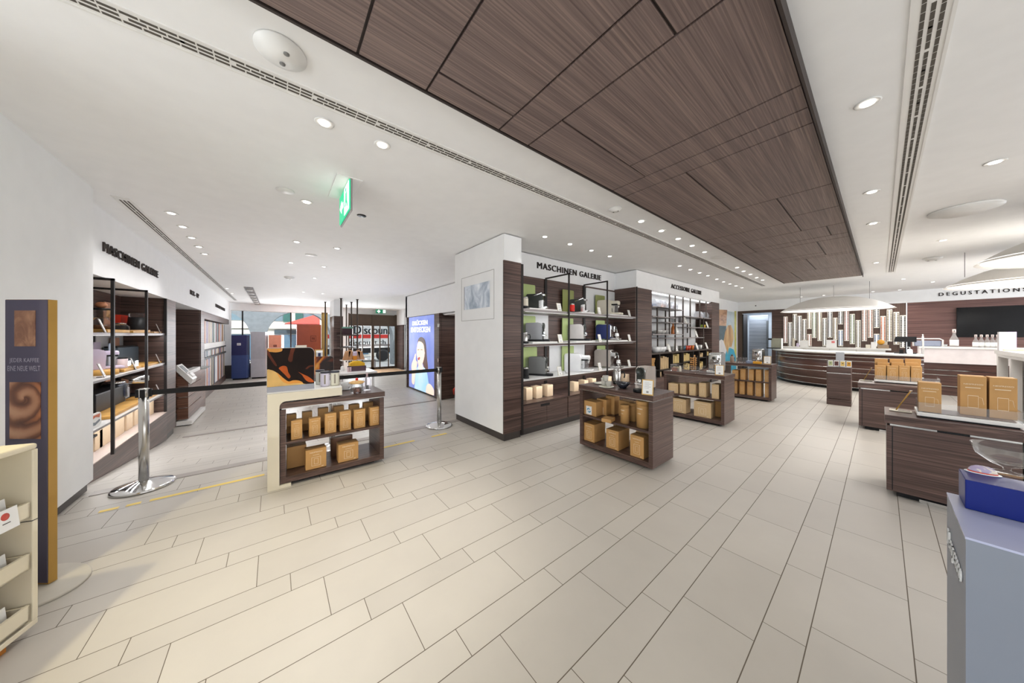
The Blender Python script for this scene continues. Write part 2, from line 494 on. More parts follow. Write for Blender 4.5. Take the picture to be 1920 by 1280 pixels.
# ---- left gallery wall (faces +Y): upper white band, pilaster, recess walls
YF = -1.48
struct('wall_left.001', G().box(-17.3, -4.66, YF - 0.03, YF, 2.09, HC).box(-17.3, -4.66, -2.05, YF - 0.03, 2.09, 2.14), M_WALL)
g = G().box(-7.9, -4.0, -2.05, -1.99, -0.45, 2.09)
g.box(-10.96, -8.5, -2.75, -2.69, LOW, 2.09).box(-8.56, -8.5, -2.69, -2.05, LOW, 2.09).box(-11.02, -10.96, -2.69, YF - 0.02, LOW, 2.09)
struct('wall_left.002', g, M_WALLWOOD)
g = G().box(-8.5, -7.9, -2.05, YF, -0.3, 2.09)
struct('wall_left.003', g, M_WALLWOOD)
struct('baseboard_left.001', G().box(-8.45, -7.9, YF - 0.4, YF - 0.02, -0.5, -0.3), M_BASEB)
struct('ceiling.001', G().box(-10.96, -8.5, -2.75, YF - 0.03, 2.14, 2.2), M_CEIL)
struct('wall_left.004', G().box(-17.3, -11.02, YF - 0.6, YF - 0.02, 1.9, 2.09).box(-11.5, -11.02, YF - 0.12, YF, LOW, 2.09).box(-17.3, -11.02, -2.1, -2.02, LOW, 2.09), M_WALLWOOD)

# ---- street side
struct('wall_far', G().box(-17.9, -17.45, -2.2, 5.8, 2.52, HC), M_WALL)
struct('wall_far.001', G().box(-17.9, -17.5, -2.2, 2.35, LOW, 0.14), M_BASEB)
g = G().box(-17.75, -17.6, -1.7, -1.46, LOW, 2.52)
struct('wall_far.002', g, M_WALL)
win = G()
for y in (-1.10, 0.62, 2.33):
    win.box(-17.78, -17.72, y - 0.025, y + 0.025, 0.14, 2.52)
win.box(-17.78, -17.72, -1.46, 2.35, 0.14, 0.18)
w1 = struct('window_1', win, M_BLACK)
G().box(-17.76, -17.75, -1.46, 2.33, 0.16, 2.5).build('pane', glass('window pane', (0.97, 0.99, 1.0), 0.0, 0.0), w1)

# entrance: dark transom and glazed doors
dY0, dY1 = 2.98, 5.42
XD = -17.2
tr = G().box(XD - 0.1, XD, dY0, dY1, 1.94, 2.55)
tr.box(XD - 0.08, XD + 0.02, dY0, dY0 + 0.05, LOW, 2.58).box(XD - 0.08, XD + 0.02, dY1 - 0.1, dY1, LOW, 2.58)
tr.box(XD - 0.02, XD + 0.03, 4.12, 4.18, 1.94, 2.55)
dr = struct('door_1', tr, plain('bronze door frame', srgb(86, 72, 60), 0.4, 0.3))
g = G()
for y, wd in ((3.18, .05), (3.62, .05), (4.08, .14), (4.5, .05), (4.95, .05)):
    g.box(XD - 0.06, XD, y, y + wd, LOW, 1.94)
g.box(XD - 0.06, XD, dY0, dY1, LOW, LOW + 0.12)
g.build('door_leaf_frame', plain('bronze door frame', srgb(86, 72, 60)), dr)
G().box(XD - 0.035, XD - 0.03, dY0 + .05, dY1 - .1, LOW + 0.1, 1.94).build('pane', glass('window pane'), dr)
G().box(XD, XD + 0.03, 4.2, 4.22, 0.5, 1.0).build('door_handle', M_STEEL, dr)
struct('wall_far.003', G().box(XD - 0.1, -16.2, dY1, dY1 + 0.08, LOW, 2.0), M_WALLWOOD)
struct('wall_far.004', G().box(XD - 0.1, -16.0, dY1, dY1 + 0.5, 2.0, HC), M_WALL)
struct('wall_far.005', G().box(-17.3, -17.2, 2.35, dY0, LOW, HC), M_WALL)
M_MAT = plain('coir mat', srgb(196, 160, 124), 0.9, var=0.08)
tag(G().box(-17.1, -15.4, 3.1, 5.3, LOW, LOW + 0.012).build('door_mat', M_MAT), 'tan coir mat on the floor inside the entrance doors', 'mat')

# street column with wood cladding
struct('wall_center', G().box(-14.6, -13.5, 1.83, 2.15, 2.2, HC), M_WALL)
struct('wall_center.001', G().box(-14.55, -13.5, 1.83, 2.15, LOW, 2.2), M_WALLWOOD)

# ---- middle block (faces -Y at 3.7)
YM = 3.7
struct('wall_center.002', G().box(-10.75, -4.6, YM, YM + 0.12, 2.08, HC - 0.02).box(-10.75, -10.6, YM, 6.0, 2.08, HC - 0.02), M_WALL)
g = G().box(-10.7, -8.15, YM + 0.03, YM + 0.1, LOW + 0.03, 2.08).box(-10.7, -10.6, YM, 5.8, LOW, 2.08)
g.box(-8.3, -7.96, YM, YM + 0.12, LOW + .02, 2.08)
g.box(-7.8, -6.2, 4.75, 4.85, LOW, 2.05).box(-6.3, -6.2, YM + .1, 4.75, LOW, 2.05)
struct('wall_center.003', g, M_WALLWOOD)
struct('wall_center.004', G().box(-6.2, -4.6, YM, YM + 0.12, -0.4, 2.08), M_WALLWOOD)
struct('ceiling.002', G().box(-7.85, -6.2, YM + 0.1, 4.85, 2.02, 2.06), M_CEIL)
d2 = struct('door_2', G().box(-7.95, -7.86, YM - 0.05, YM + 0.02, LOW + .02, 2.06).box(-7.92, -7.87, YM + .03, YM + 1.0, LOW + .02, 2.03), M_WALLWOOD)
g = G()
for z in (1.72, 0.73, -0.23):
    g.box(-7.9, -7.83, YM - 0.075, YM - 0.045, z - 0.05, z + 0.05)
g.build('hinge', M_STEEL, d2)

# ---- white pillar with screen, wood flank
struct('wall_center.005', G().box(-4.6, -3.225, 2.43, 2.74, 0.1, HC - 0.015).box(-4.6, -3.76, 2.74, 3.82, 0.1, HC - 0.015).box(-3.225, -3.2, 2.43, 2.74, 2.47, HC - 0.015), M_WALL)
struct('wall_center.006', G().box(-3.225, -3.2, 2.432, 2.735, 0.1, 2.47), M_WALLWOOD)
struct('baseboard_center', G().box(-4.58, -3.215, 2.445, 2.735, 0, 0.1).box(-4.58, -3.76, 2.7, 3.8, 0, 0.1), M_BASEB)
struct('trim_3', G().box(-3.23, -3.195, 2.735, 2.775, 0.03, 2.46), M_BLACK)

# ---- machine gallery upper band and recess
XM = -3.73
struct('wall_center.007', G().box(-3.84, XM, 2.74, 5.98, 2.46, HC - 0.015).box(-3.84, XM, 2.74, 5.98, 2.44, 2.46), M_WALL)
struct('wall_center.008', G().box(-3.8, XM - 0.005, 2.74, 5.98, 0.0, 2.44).box(XM, -3.24, 5.93, 5.98, 0.0, 2.46), M_WALLWOOD)
# ---- accessory gallery block
XC = -3.23
struct('wall_center.009', G().box(-3.9, XC, 5.96, 11.08, 2.46, HC - 0.015), M_WALL)
g = G().box(-3.8, XC, 5.98, 6.63, 0.08, 2.46).box(-3.8, XC, 10.42, 11.08, 0.08, 2.46)
struct('wall_center.010', g, M_WALLWOOD)
struct('baseboard_center.001', G().box(-3.78, XC - 0.015, 5.99, 6.62, 0, 0.08).box(-3.78, XC - 0.015, 10.43, 11.06, 0, 0.08), M_BASEB)

# ---- far corner: mural wall, back wall
YB = 15.5
struct('wall_back', G().box(-4.0, -3.84, 11.08, YB + 0.1, 0, HC), M_WALL)
struct('wall_back.001', G().box(-3.84, 4.6, YB, YB + 0.15, 2.46, HC), M_WALL)
struct('wall_back.002', G().box(-3.84, -3.68, YB - 0.03, YB + 0.15, 0, 2.46).box(-3.68, -2.73, YB - 0.03, YB + 0.1, 2.36, 2.46), plain('dark door lining', srgb(84, 66, 56), 0.5))
struct('wall_back.003', G().box(-2.73, -2.35, YB, YB + 0.15, 0, 2.46), M_WALLWOOD)
struct('wall_back.004', G().box(-2.35, 0.5, YB, YB + 0.15, 0, 2.46), M_WOODV)
struct('wall_back.005', G().box(0.52, 4.6, YB, YB + 0.15, 0, 2.46), wood('reddish veneer grooves', (0.9, 0.9, 60), srgb(82, 56, 52), srgb(118, 84, 78), srgb(146, 110, 100), 0.45, [(0.31, 0.2), (0.53, 0.5)]))
struct('wall_back.006', G().box(-4.2, -2.2, 17.4, 17.5, 0, 2.7).box(-4.2, -4.1, YB + .1, 17.4, 0, 2.7).box(-2.3, -2.2, YB + .15, 17.4, 0, 2.7).box(-4.2, -2.2, YB + .1, 17.5, 2.6, 2.7), plain('cool white wall', srgb(214, 221, 228), 0.6))
struct('floor.001', G().box(-4.2, -2.2, 16.4, 17.5, -0.2, 0.0), M_TILE)
d3 = struct('door_3', G().box(-3.69, -3.64, YB - 0.02, YB + 0.6, 0.02, 2.33), M_BLACK)
# open slatted door leaf beyond the opening
g = G().box(-3.62, -2.98, 16.25, 16.3, 0.02, 2.3)
lf = g.build('door_leaf', wood('blue grey slats', (1, 1, 20), srgb(150, 158, 172), srgb(164, 172, 184), srgb(176, 184, 196), 0.5, [(0.16, 0.1)]), d3)
G().box(-3.03, -2.96, 16.2, 16.25, 0.9, 2.05).build('door_handle', plain('grey handle strip', srgb(120, 126, 132), 0.4), d3)

# ---- the rest of the shop, beside and behind the viewer
struct('wall_right', G().box(4.45, 4.6, -4.6, 16.6, 0, HC), M_WALL)
struct('wall_rear', G().box(-4.6, 4.6, -4.6, -4.45, 0, HC), M_WALL)
struct('wall_rear.001', G().box(-4.7, -4.55, -4.6, -1.5, 0, HC), M_WALL)
struct('wall_far.006', G().box(-17.9, -10.7, 5.9, 6.0, LOW, HC), M_WALL)
area(-6.9, 4.3, 1.98, 0.8, 0.5, 9, (0, 0, 0), (1, 0.97, 0.93))
area(-3.25, 16.2, 2.5, 0.9, 0.9, 30, (0, 0, 0), (0.9, 0.95, 1))
# ================================================================ ceiling fittings
def fitting(proto, x, y, label, group):
    if proto[0] is None:
        t = thing('downlight', label, 'downlight', (x, y, HC), 0, group)
        G().lathe([(0.048, -0.001), (0.056, -0.004), (0.05, -0.008), (0.04, -0.004)], (0, 0, 0), 20).build('trim_ring', M_WHITE, t)
        G().lathe([(0.026, -0.004), (0.03, -0.0095), (0.02, -0.0105)], (0, 0, 0), 16).build('lamp', M_LAMP, t)
        proto[0] = t
        return t
    return dup(proto[0], (x, y, HC), 0, label, group)
_pr = [None]
def drow(xs_ys, what, group, watts, cone=130, blend=0.9, col=SPOT_COL):
    n = len(xs_ys)
    for i, (x, y) in enumerate(xs_ys):
        nm = ORD[i] if n > 1 else 'only'
        fitting(_pr, x, y, '%s downlight from the front, %s' % (nm, what), group)
        if watts: spot(x, y, HC - 0.03, watts, cone, blend, col)
drow([(-2.28, 0.255), (-2.28, 0.615)], 'between the left vent and the green exit sign', 'downlights near the exit sign', 240, 62, 0.8, (1, 0.96, 0.88))
drow([(-3.75, 0.263), (-5.45, 0.26), (-7.09, 0.25)], 'down the middle of the left ceiling', 'downlights over the ramp', 80)
drow([(-5.45, 0.784), (-7.09, 0.783), (-8.65, 0.768), (-11.7, 1.264)], 'right of the middle of the left ceiling', 'downlights over the ramp, right row', 80)
drow([(-11.66, 0.734), (-14.0, 0.7), (-15.6, 1.3)], 'near the street column', 'downlights by the street window', 42)
drow([(-5.06, -0.915), (-5.6, -0.915), (-6.155, -0.92), (-6.715, -0.925), (-7.25, -0.93)], 'along the left vent over the gallery shelves', 'downlights along the left gallery', 60, 120)
drow([(-12.2, -1.1), (-13.6, -1.1)], 'above the wall of coloured sleeves', 'wall washers over the sleeves', 30, 60, 0.3)
drow([(-2.97, 2.98), (-2.97, 3.52), (-2.975, 4.06), (-2.99, 4.61)], 'in front of the machine gallery shelves', 'downlights along the machine gallery', 34, 120)
drow([(-1.83, 3.49), (-1.83, 4.02), (-1.83, 4.54), (-1.835, 5.06), (-1.845, 5.61)], 'between the vent and the wood raft', 'downlights beside the raft', 30, 120)
drow([(-1.85, 7.42), (-1.87, 7.96), (-1.87, 8.5), (-1.88, 9.09), (-1.87, 9.61)], 'beside the far end of the wood raft', 'downlights beside the raft end', 24, 120)
drow([(-2.53, 6.35), (-2.53, 6.88), (-2.53, 7.4), (-2.53, 7.9), (-2.55, 8.57), (-2.57, 9.14), (-2.57, 9.66), (-2.56, 10.17), (-2.55, 10.7)], 'in front of the accessory shelves', 'downlights along the accessory gallery', 26, 120)
drow([(-0.05, 2.77), (-0.055, 4.515), (-0.06, 5.8), (-0.055, 9.01)], 'right of the wood raft', 'downlights right of the raft', 55)
drow([(0.574, 4.51), (0.57, 7.64), (0.35, 12.14)], 'right of the right-hand vent', 'downlights right of the vent', 55)
drow([(0.85, 13.41), (0.364, 14.99), (-0.155, 14.88), (-1.25, 15.0), (-1.8, 14.9)], 'before the tasting counter back wall', 'downlights before the back wall', 60)
# the part of the shop beside and behind the viewer
for x, y in ((0.9, -2.2), (2.4, 1.2), (2.4, 4.2), (2.6, 7.4), (2.4, 10.4), (2.6, 13.2), (2.4, -2.2), (-2.4, -3.0)):
    spot(x, y, HC - 0.03, 60)
for x, y in ((-9.5, 2.2), (-12.5, 3.6), (-15.5, 3.8), (-10.2, -0.3), (-13.0, 0.0), (-15.8, -0.2)):  # spots without fittings over the lower floor ahead
    spot(x, y, HC - 0.03, 80)

# warm-tinted spot that lights the floor in front of the beige shelf
spot(-1.95, -1.56, HC - 0.05, 300, 88, 0.3, (1, 0.87, 0.5), (R(20), R(0)))

# white round caps: detectors, speakers
def cap(x, y, r, label, cat='smoke detector', name='smoke_detector', drop=0.03, holes=True):
    t = thing(name, label, cat, (x, y, HC))
    G().lathe([(r, -0.002), (r, -drop * .4), (r * 0.72, -drop * .6), (r * 0.66, -drop)], (0, 0, 0), 28).build('housing', M_WHITE, t)
    if holes:
        for a in (0.5, 3.0):
            G().lathe([(r * 0.12, -drop - 0.004), (r * 0.12, -drop * .5)], (r * .4 * math.cos(a), r * .4 * math.sin(a), 0), 10).build('sensor', plain('grey sensor', srgb(120, 118, 114), 0.5), t)
    return t
cap(-1.837, 0.026, 0.105, 'large round white detector between the vent and the dark raft')
cap(-1.828, 2.928, 0.07, 'small round white detector beside the raft, first in its downlight row')
cap(0.58, 9.235, 0.11, 'round white detector on the ceiling near the right pendant lamps', drop=0.05)
cap(-1.82, 6.19, 0.12, 'flat round white speaker beside the raft edge', 'ceiling speaker', 'ceiling_speaker', 0.015, False)
cap(0.575, 5.922, 0.24, 'wide shallow white dome on the ceiling above the right-hand counters', 'ceiling speaker', 'ceiling_speaker', 0.05, False)
cap(-3.588, 0.083, 0.075, 'bright white ceiling ring left of the exit sign', 'ceiling ring', 'ceiling_ring', 0.01, False)
cap(-6.2, 0.5, 0.09, 'pale flat disc between the left downlights', 'ceiling speaker', 'ceiling_speaker', 0.012, False)
cap(-8.9, 0.28, 0.1, 'white detector far along the left ceiling', drop=0.05)
p = PZ(678, 404, HC)
tag(G().lathe([(0.05, -0.004), (0.05, 0.0)], (0, 0, 0), 20).build('ceiling_camera', plain('black lens', srgb(20, 20, 20), 0.3), None, 0, p), 'small black round lens in the ceiling right of the exit sign', 'camera')

# exit signs
t = thing('exit_sign', 'green running-man exit sign hanging from the left ceiling', 'exit sign', (-3.19, 0.52, HC))
G().box(-0.27, 0.27, -0.1, 0.1, -0.008, 0).build('ceiling_plate', M_WHITE, t)
G().box(-0.26, 0.26, 0.006, 0.02, -0.29, -0.008).build('frame', M_GREYMETAL, t)
M_EXG = plain('exit green', srgb(20, 178, 128), 0.4, emit=1.0, ecol=srgb(20, 190, 135))
M_EXW = plain('exit white', (1, 1, 1, 1), 0.4, emit=1.2, ecol=(0.95, 1, 0.98, 1))
G().box(-0.25, 0.25, -0.004, 0.006, -0.275, -0.012).build('panel', M_EXG, t)
g = G().box(0.02, 0.24, -0.007, -0.004, -0.265, -0.02)
g.prism([(-0.2, -0.14), (-0.12, -0.2), (-0.12, -0.165), (-0.04, -0.165), (-0.04, -0.115), (-0.12, -0.115), (-0.12, -0.08)], 'y', -0.007, -0.004)
g.build('pictogram', M_EXW, t)
g = G()
g.ball((0.12, -0.009, -0.06), 0.018, 10, 1, 1, 0.2)
g.prism([(0.1, -0.09), (0.15, -0.08), (0.16, -0.15), (0.19, -0.22), (0.17, -0.23), (0.13, -0.17), (0.09, -0.2), (0.05, -0.2), (0.05, -0.185), (0.085, -0.18)], 'y', -0.009, -0.0065)
g.build('running_figure', M_EXG, t)
q = PX(713, 584, -17.3)
t = thing('exit_sign', 'small green exit sign above the entrance doors', 'exit sign', (-17.15, q.y, q.z))
G().box(-0.05, 0, -0.26, 0.26, -0.1, 0.1).build('panel', plain('exit green dim', srgb(36, 140, 104), 0.4, emit=0.35, ecol=srgb(30, 150, 110)), t)
G().box(0, 0.004, 0.1, 0.24, -0.08, 0.08).box(0, 0.004, -0.2, -0.04, -0.03, 0.03).box(0, 0.004, -0.14, -0.09, -0.08, 0.08).build('pictogram', M_EXW, t)

# pendant lamps over the tasting counter
M_DOME = plain('white pendant shell', srgb(232, 228, 222), 0.5, var=0.01)
def pendant(x, y, z, rx, ry, hgt, label, watts, wires):
    t = thing('pendant_lamp', label, 'pendant lamp', (x, y, z), 0, 'oval pendant lamps')
    prof = [(1.0, 0.0), (0.985, 0.03), (0.93, 0.16), (0.82, 0.38), (0.66, 0.62), (0.45, 0.84), (0.22, 0.96), (0.02, 1.0)]
    g = G()
    n = 56
    v = []; f = []
    pr = [(r_, h_ * hgt) for r_, h_ in prof] + [(0.02, hgt - 0.02)] + [(r_ - 0.01, max(0, h_ * hgt - 0.02)) for r_, h_ in reversed(prof[:-1])]
    g.lathe(pr, (0, 0, 0), n, Matrix.Diagonal((rx, ry, 1, 1)), caps=False)
    g.build('shade', M_DOME, t)
    G().lathe([(0.97, 0.012), (0.97, 0.03)], (0, 0, 0), n, Matrix.Diagonal((rx, ry, 1, 1))).build('diffuser', M_LAMPSOFT, t)
    g = G()
    for wx, wy in wires:
        g.tube([(wx * rx, wy * ry, hgt * 0.5), (wx * rx, wy * ry, HC - z)], 0.004, 6)
    g.build('cable', M_GREYMETAL, t)
    area(x, y, z - 0.02, rx * 1.6, ry * 1.6, watts, (0, 0, 0), (1, 0.96, 0.9))
pendant(-0.83, 12.0, 2.13, 1.08, 0.8, 0.38, 'oval white pendant lamp above the capsule wall counter', 60, [(-0.6, 0), (0.6, 0), (0, 0.3)])
pendant(1.75, 9.0, 2.245, 1.08, 0.85, 0.36, 'oval white pendant lamp in front of the tasting sign', 60, [(-0.8, 0.1), (0.5, 0)])
pendant(1.7, 6.4, 2.26, 1.02, 0.85, 0.36, 'oval white pendant lamp nearest the viewer, at the right edge', 60, [(-0.7, 0), (0.4, 0)])

# ================================================================ signs on the white bands
def sign(txt, label, o, xd, wd, ht, nr, thick=0.015, bold=0.03, sp=1.15):
    return tag(letters(G(), txt, o, xd, wd, ht, nr, thick, bold, sp).build('sign_lettering', M_PRINTD), label, 'sign')
sign('MASCHINEN GALERIE', 'raised dark MASCHINEN GALERIE letters on the white band above the left shelves', (-5.38, YF, 2.375), (-1, 0, 0), 1.96, 0.105, (0, 1, 0))
sign('PICK - UP', 'raised dark PICK - UP letters on the left white band', (-9.72, YF, 2.365), (-1, 0, 0), 0.95, 0.105, (0, 1, 0))
sign('DAS KAFFEE SORTIMENT', 'small dark lettering on the left white band nearest the street window', (-13.4, YF, 2.355), (-1, 0, 0), 2.3, 0.105, (0, 1, 0))
sign('MASCHINEN GALERIE', 'raised dark MASCHINEN GALERIE letters above the shelves beside the pillar', (XM, 3.55, 2.605), (0, 1, 0), 1.86, 0.108, (1, 0, 0))
sign('ACCESSOIRE GALERIE', 'raised dark ACCESSOIRE GALERIE letters on the white band', (XC, 7.6, 2.6), (0, 1, 0), 1.95, 0.108, (1, 0, 0))
sign('DEGUSTATIONS', 'widely spaced dark DEGUSTATIONS letters above the black screen', (1.085, YB, 2.61), (1, 0, 0), 1.33, 0.1, (0, -1, 0), 0.015, 0.02, 1.5)

# screen set into the pillar
a = PY(872, 527, 2.43); b = PY(920, 527, 2.43)
t = thing('display_screen', 'small grey-blue screen set into the white pillar', 'screen', (0, 2.43, 0))
x0, x1 = PY(871.5, 560, 2.43).x, PY(918.5, 560, 2.43).x
z0, z1 = PY(895, 578, 2.43).z, PY(895, 532, 2.43).z
def scr():
    tt = NT('cloudy screen picture')
    n = tt.noise(tt.coord((3, 3, 2)), 1.5, 5, 0.6, 1.2)
    c = tt.ramp(n, [(0.3, srgb(110, 122, 138)), (0.5, srgb(160, 168, 178)), (0.7, srgb(205, 208, 212))])
    tt.color(c); tt.link(c, tt.b.inputs['Emission Color']); tt.b.inputs['Emission Strength'].default_value = 0.35
    tt.b.inputs['Roughness'].default_value = 0.3
    return tt.m
G().box(x0, x1, -0.006, -0.002, z0, z1).build('display', scr(), t)
fx0, fx1 = PY(865.5, 560, 2.43).x, PY(926.5, 560, 2.43).x
fz0, fz1 = PY(895, 600, 2.43).z, PY(895, 513.5, 2.43).z
g = G()
for X0, X1, Z0, Z1 in ((fx0, fx1, fz0, fz0 + .006), (fx0, fx1, fz1 - .006, fz1), (fx0, fx0 + .006, fz0, fz1), (fx1 - .006, fx1, fz0, fz1)):
    g.box(X0, X1, -0.003, -0.001, Z0, Z1)
g.build('cover_joint', plain('shadow joint', srgb(165, 162, 158), 0.7), t)
G().box(x0 - 0.012, x0, -0.006, -0.001, z0, z1).build('bezel', M_CAPSHADE, t)

# ================================================================ the street outside
M_STONE = plain('grey arcade stone', srgb(126, 132, 136), 0.9, var=0.06)
def arch_wall():
    z0, top = LOW - 0.1, 4.6
    zs, r_ = 1.3, 1.45
    cs = [-5.88, -2.384, 1.12, 4.62, 8.12]
    g = G()
    # piers and spandrels: one profile per pier
    for i in range(len(cs) - 1):
        ca, cb = cs[i], cs[i + 1]
        poly = [(ca + r_, z0)]
        poly = []
        for k in range(13):
            t_ = PI / 2 - PI / 2 * k / 12
            poly.append((ca + r_ * math.cos(t_), zs + r_ * math.sin(t_)))
        poly.append((ca + r_, z0)); poly.append((cb - r_, z0))
        for k in range(13):
            t_ = PI - PI / 2 * k / 12
            poly.append((cb + r_ * math.cos(t_), zs + r_ * math.sin(t_)))
        poly += [(cb, top), (ca, top)]
        g.prism(poly, 'x', -20.7, -20.0)
    return g
tag(arch_wall().build('stone_arcade', M_STONE), 'grey stone arcade with round arches outside the street window', 'arcade')
M_PAVE = plain('street paving', srgb(196, 196, 194), 0.9, var=0.05)
struct('street', G().box(-30.5, -18.0, -14, 22, LOW - 0.25, LOW - 0.05), M_PAVE)
# pale building across the street
bl = thing('building', 'pale town house with green shutters across the street', 'building', (-28, 0, LOW))
XFc = -28.0
G().box(-0.6, 0, -12, 20, 0, 10).build('facade', plain('pale render', srgb(226, 222, 212), 0.9, var=0.03), bl)
M_SHUT = plain('green shutters', srgb(62, 110, 104), 0.7)
M_WGL = plain('dark window glass', srgb(120, 140, 150), 0.2)
for k in range(9):
    y = -6.4 + k * 2.15
    for zz in (2.9, 6.0):
        wn = G().box(0.02, 0.06, y - 0.45, y + 0.45, zz, zz + 1.7).build('window', M_WGL, bl)
        g = G().box(0.0, 0.1, y - 0.95, y - 0.47, zz - .05, zz + 1.75).box(0.0, 0.1, y + 0.47, y + 0.95, zz - .05, zz + 1.75)
        for q_ in range(14):
            z_ = zz + 0.06 + q_ * 0.12
            g.box(0.1, 0.115, y - 0.92, y - 0.5, z_, z_ + 0.06).box(0.1, 0.115, y + 0.5, y + 0.92, z_, z_ + 0.06)
        g.build('shutter', M_SHUT, bl)
G().box(0.0, 0.25, -12, 20, 2.35, 2.55).box(0, 0.12, -12, 20, 5.4, 5.55).build('cornice', plain('pale cornice', srgb(236, 232, 224), 0.8), bl)
for k in range(8):
    y = -7.2 + k * 2.4
    G().box(0.02, 0.05, y, y + 1.6, 0.2, 1.9).build('shop_window', plain('shop glass', srgb(96, 128, 150), 0.25), bl)
    G().box(0.03, 0.12, y, y + 1.7, 1.95, 2.25).build('shop_fascia', plain('shop fascia %d' % (k % 3), [srgb(70, 84, 92), srgb(150, 198, 160), srgb(200, 200, 196)][k % 3], 0.6), bl)
# red awning
q0 = PX(547, 607, -26); q1 = PX(632, 607, -26); q2 = PX(600, 582, -26)
g = G()
zb = q0.z; zt = zb + 0.75
y0, y1 = q0.y - 0.4, q1.y + 0.6
ym = (y0 + y1) / 2
g.add([(-25.2, y0, zb), (-25.2, y1, zb), (-27.4, y1, zb), (-27.4, y0, zb), (-26.3, ym, zt)], [(0, 1, 4), (1, 2, 4), (2, 3, 4), (3, 0, 4), (0, 3, 2, 1)])
t = thing('parasol', 'red pointed market parasol outside the street window', 'parasol', (0, 0, 0))
g.build('canopy', plain('red canvas', srgb(226, 84, 74), 0.8), t)
G().tube([(-26.3, ym, LOW), (-26.3, ym, zb + .7)], 0.04).build('pole', M_GREYMETAL, t)
# delivery truck
XT = -22.2
t = thing('truck', 'white delivery truck with red stripe and Discount lettering outside the entrance', 'truck', (0, 0, 0))
a = PX(628, 655, XT); b = PX(737, 655, XT)
tz0, tz1 = 0.55, 3.2
G().box(XT - 2.3, XT, a.y - 0.6, b.y + 0.35, tz0, tz1).build('cargo_box', plain('white truck panel', srgb(240, 240, 238), 0.5), t, 0.02)
zr0, zr1 = PX(690, 634, XT).z, PX(690, 627, XT).z
G().box(XT, XT + 0.01, a.y - 0.4, b.y - 0.3, zr0, zr1).build('stripe', plain('red stripe', srgb(222, 60, 52), 0.5), t)
za, zb_ = PX(690, 626, XT).z, PX(690, 611, XT).z
l0, l1 = PX(664, 620, XT).y, PX(733, 620, XT).y
letters(G(), 'Discount', (XT, l0, za), (0, 1, 0), l1 - l0, zb_ - za, (1, 0, 0), 0.01, 0.03).build('lettering', plain('truck letters', srgb(44, 58, 66), 0.5), t)
za, zb_ = PX(690, 646, XT).z, PX(690, 637, XT).z
l0, l1 = PX(622, 620, XT).y, PX(723, 620, XT).y
letters(G(), 'interdiscount.ch', (XT, l0, za), (0, 1, 0), l1 - l0, zb_ - za, (1, 0, 0), 0.01, 0.015).build('lettering', plain('truck letters', srgb(44, 58, 66)), t)
G().box(XT - 2.2, XT - 0.05, a.y - 0.5, b.y + 0.3, 0.2, tz0).build('chassis', M_CAPSHADE, t)
g = G()
for y in (a.y + 0.6, b.y - 0.7):
    g = G().lathe([(0.3, -0.14), (0.42, -0.12), (0.42, 0.12), (0.3, 0.14)], (0, 0, 0), 20, Matrix.Translation((XT - 0.1, y, 0.02)) @ Matrix.Rotation(PI / 2, 4, 'Y'))
    g.build('wheel', M_CAPSHADE, t)
G().box(XT - 0.02, XT + 0.02, a.y - 0.4, b.y + 0.2, 0.66, 0.8).build('side_guard', M_GREYMETAL, t)
# bicycle stand in front of the window: two parked bicycles
def bike(y, x, label):
    t = thing('bicycle', label, 'bicycle', (x, y, LOW - 0.05), 0.2)
    for c in (-0.5, 0.5):
        ring = [(0, c + 0.32 * math.cos(2 * PI * i / 20), 0.33 + 0.32 * math.sin(2 * PI * i / 20)) for i in range(21)]
        G().tube(ring, 0.018, 6).build('wheel', M_CAPSHADE, t)
    g = G().tube([(0, -0.5, 0.33), (0, -0.15, 0.3), (0, 0.38, 0.85), (0, -0.2, 0.8), (0, -0.15, 0.3)], 0.018, 6).tube([(0, -0.5, 0.33), (0, -0.2, 0.8)], 0.014, 6).tube([(0, 0.5, 0.33), (0, 0.36, 0.95)], 0.016, 6)
    g.build('frame', plain('blue bike frame', srgb(70, 130, 180), 0.4), t)
    G().tube([(-0.25, 0.3, 0.98), (0, 0.36, 0.97), (0.25, 0.3, 0.98)], 0.014, 6).build('handlebar', M_CAPSHADE, t)
    G().box(-0.06, 0.06, -0.32, -0.1, 0.83, 0.88).build('saddle', M_CAPSHADE, t)
bike(-1.3, -19.0, 'parked bicycle outside the window beside the blue stand')
bike(0.2, -19.2, 'parked bicycle outside the window beside the grey stand')
# ================================================================ builders for furniture and goods
def gondola(L, D, label, loc, rz, group, toprail=True):
    t = thing('display_table', label, 'display table', loc, rz, group)
    h = 0.805
    G().box(-0.008, L + 0.008, -0.008, D + 0.008, h - 0.055, h).build('top', M_WOODTOP, t, 0.003)
    g = G().box(0.012, L - 0.012, 0.012, D - 0.012, h - 0.067, h - 0.055)
    g.build('metal_rail', M_STEEL, t)
    for x0 in (0, L - 0.045):
        G().box(x0, x0 + 0.045, 0, D, 0.035, h - 0.067).build('side_panel', M_WOOD, t, 0.002)
    G().box(0.045, L - 0.045, 0.004, D, 0.4, 0.423).build('shelf', M_WOODTOP, t)
    G().box(0.045, L - 0.045, 0.002, D, 0.035, 0.09).build('bottom', M_WOODTOP, t)
    G().box(0.09, L - 0.09, 0.07, D - 0.05, 0.0, 0.035).build('plinth', M_CAPSHADE, t)
    return t

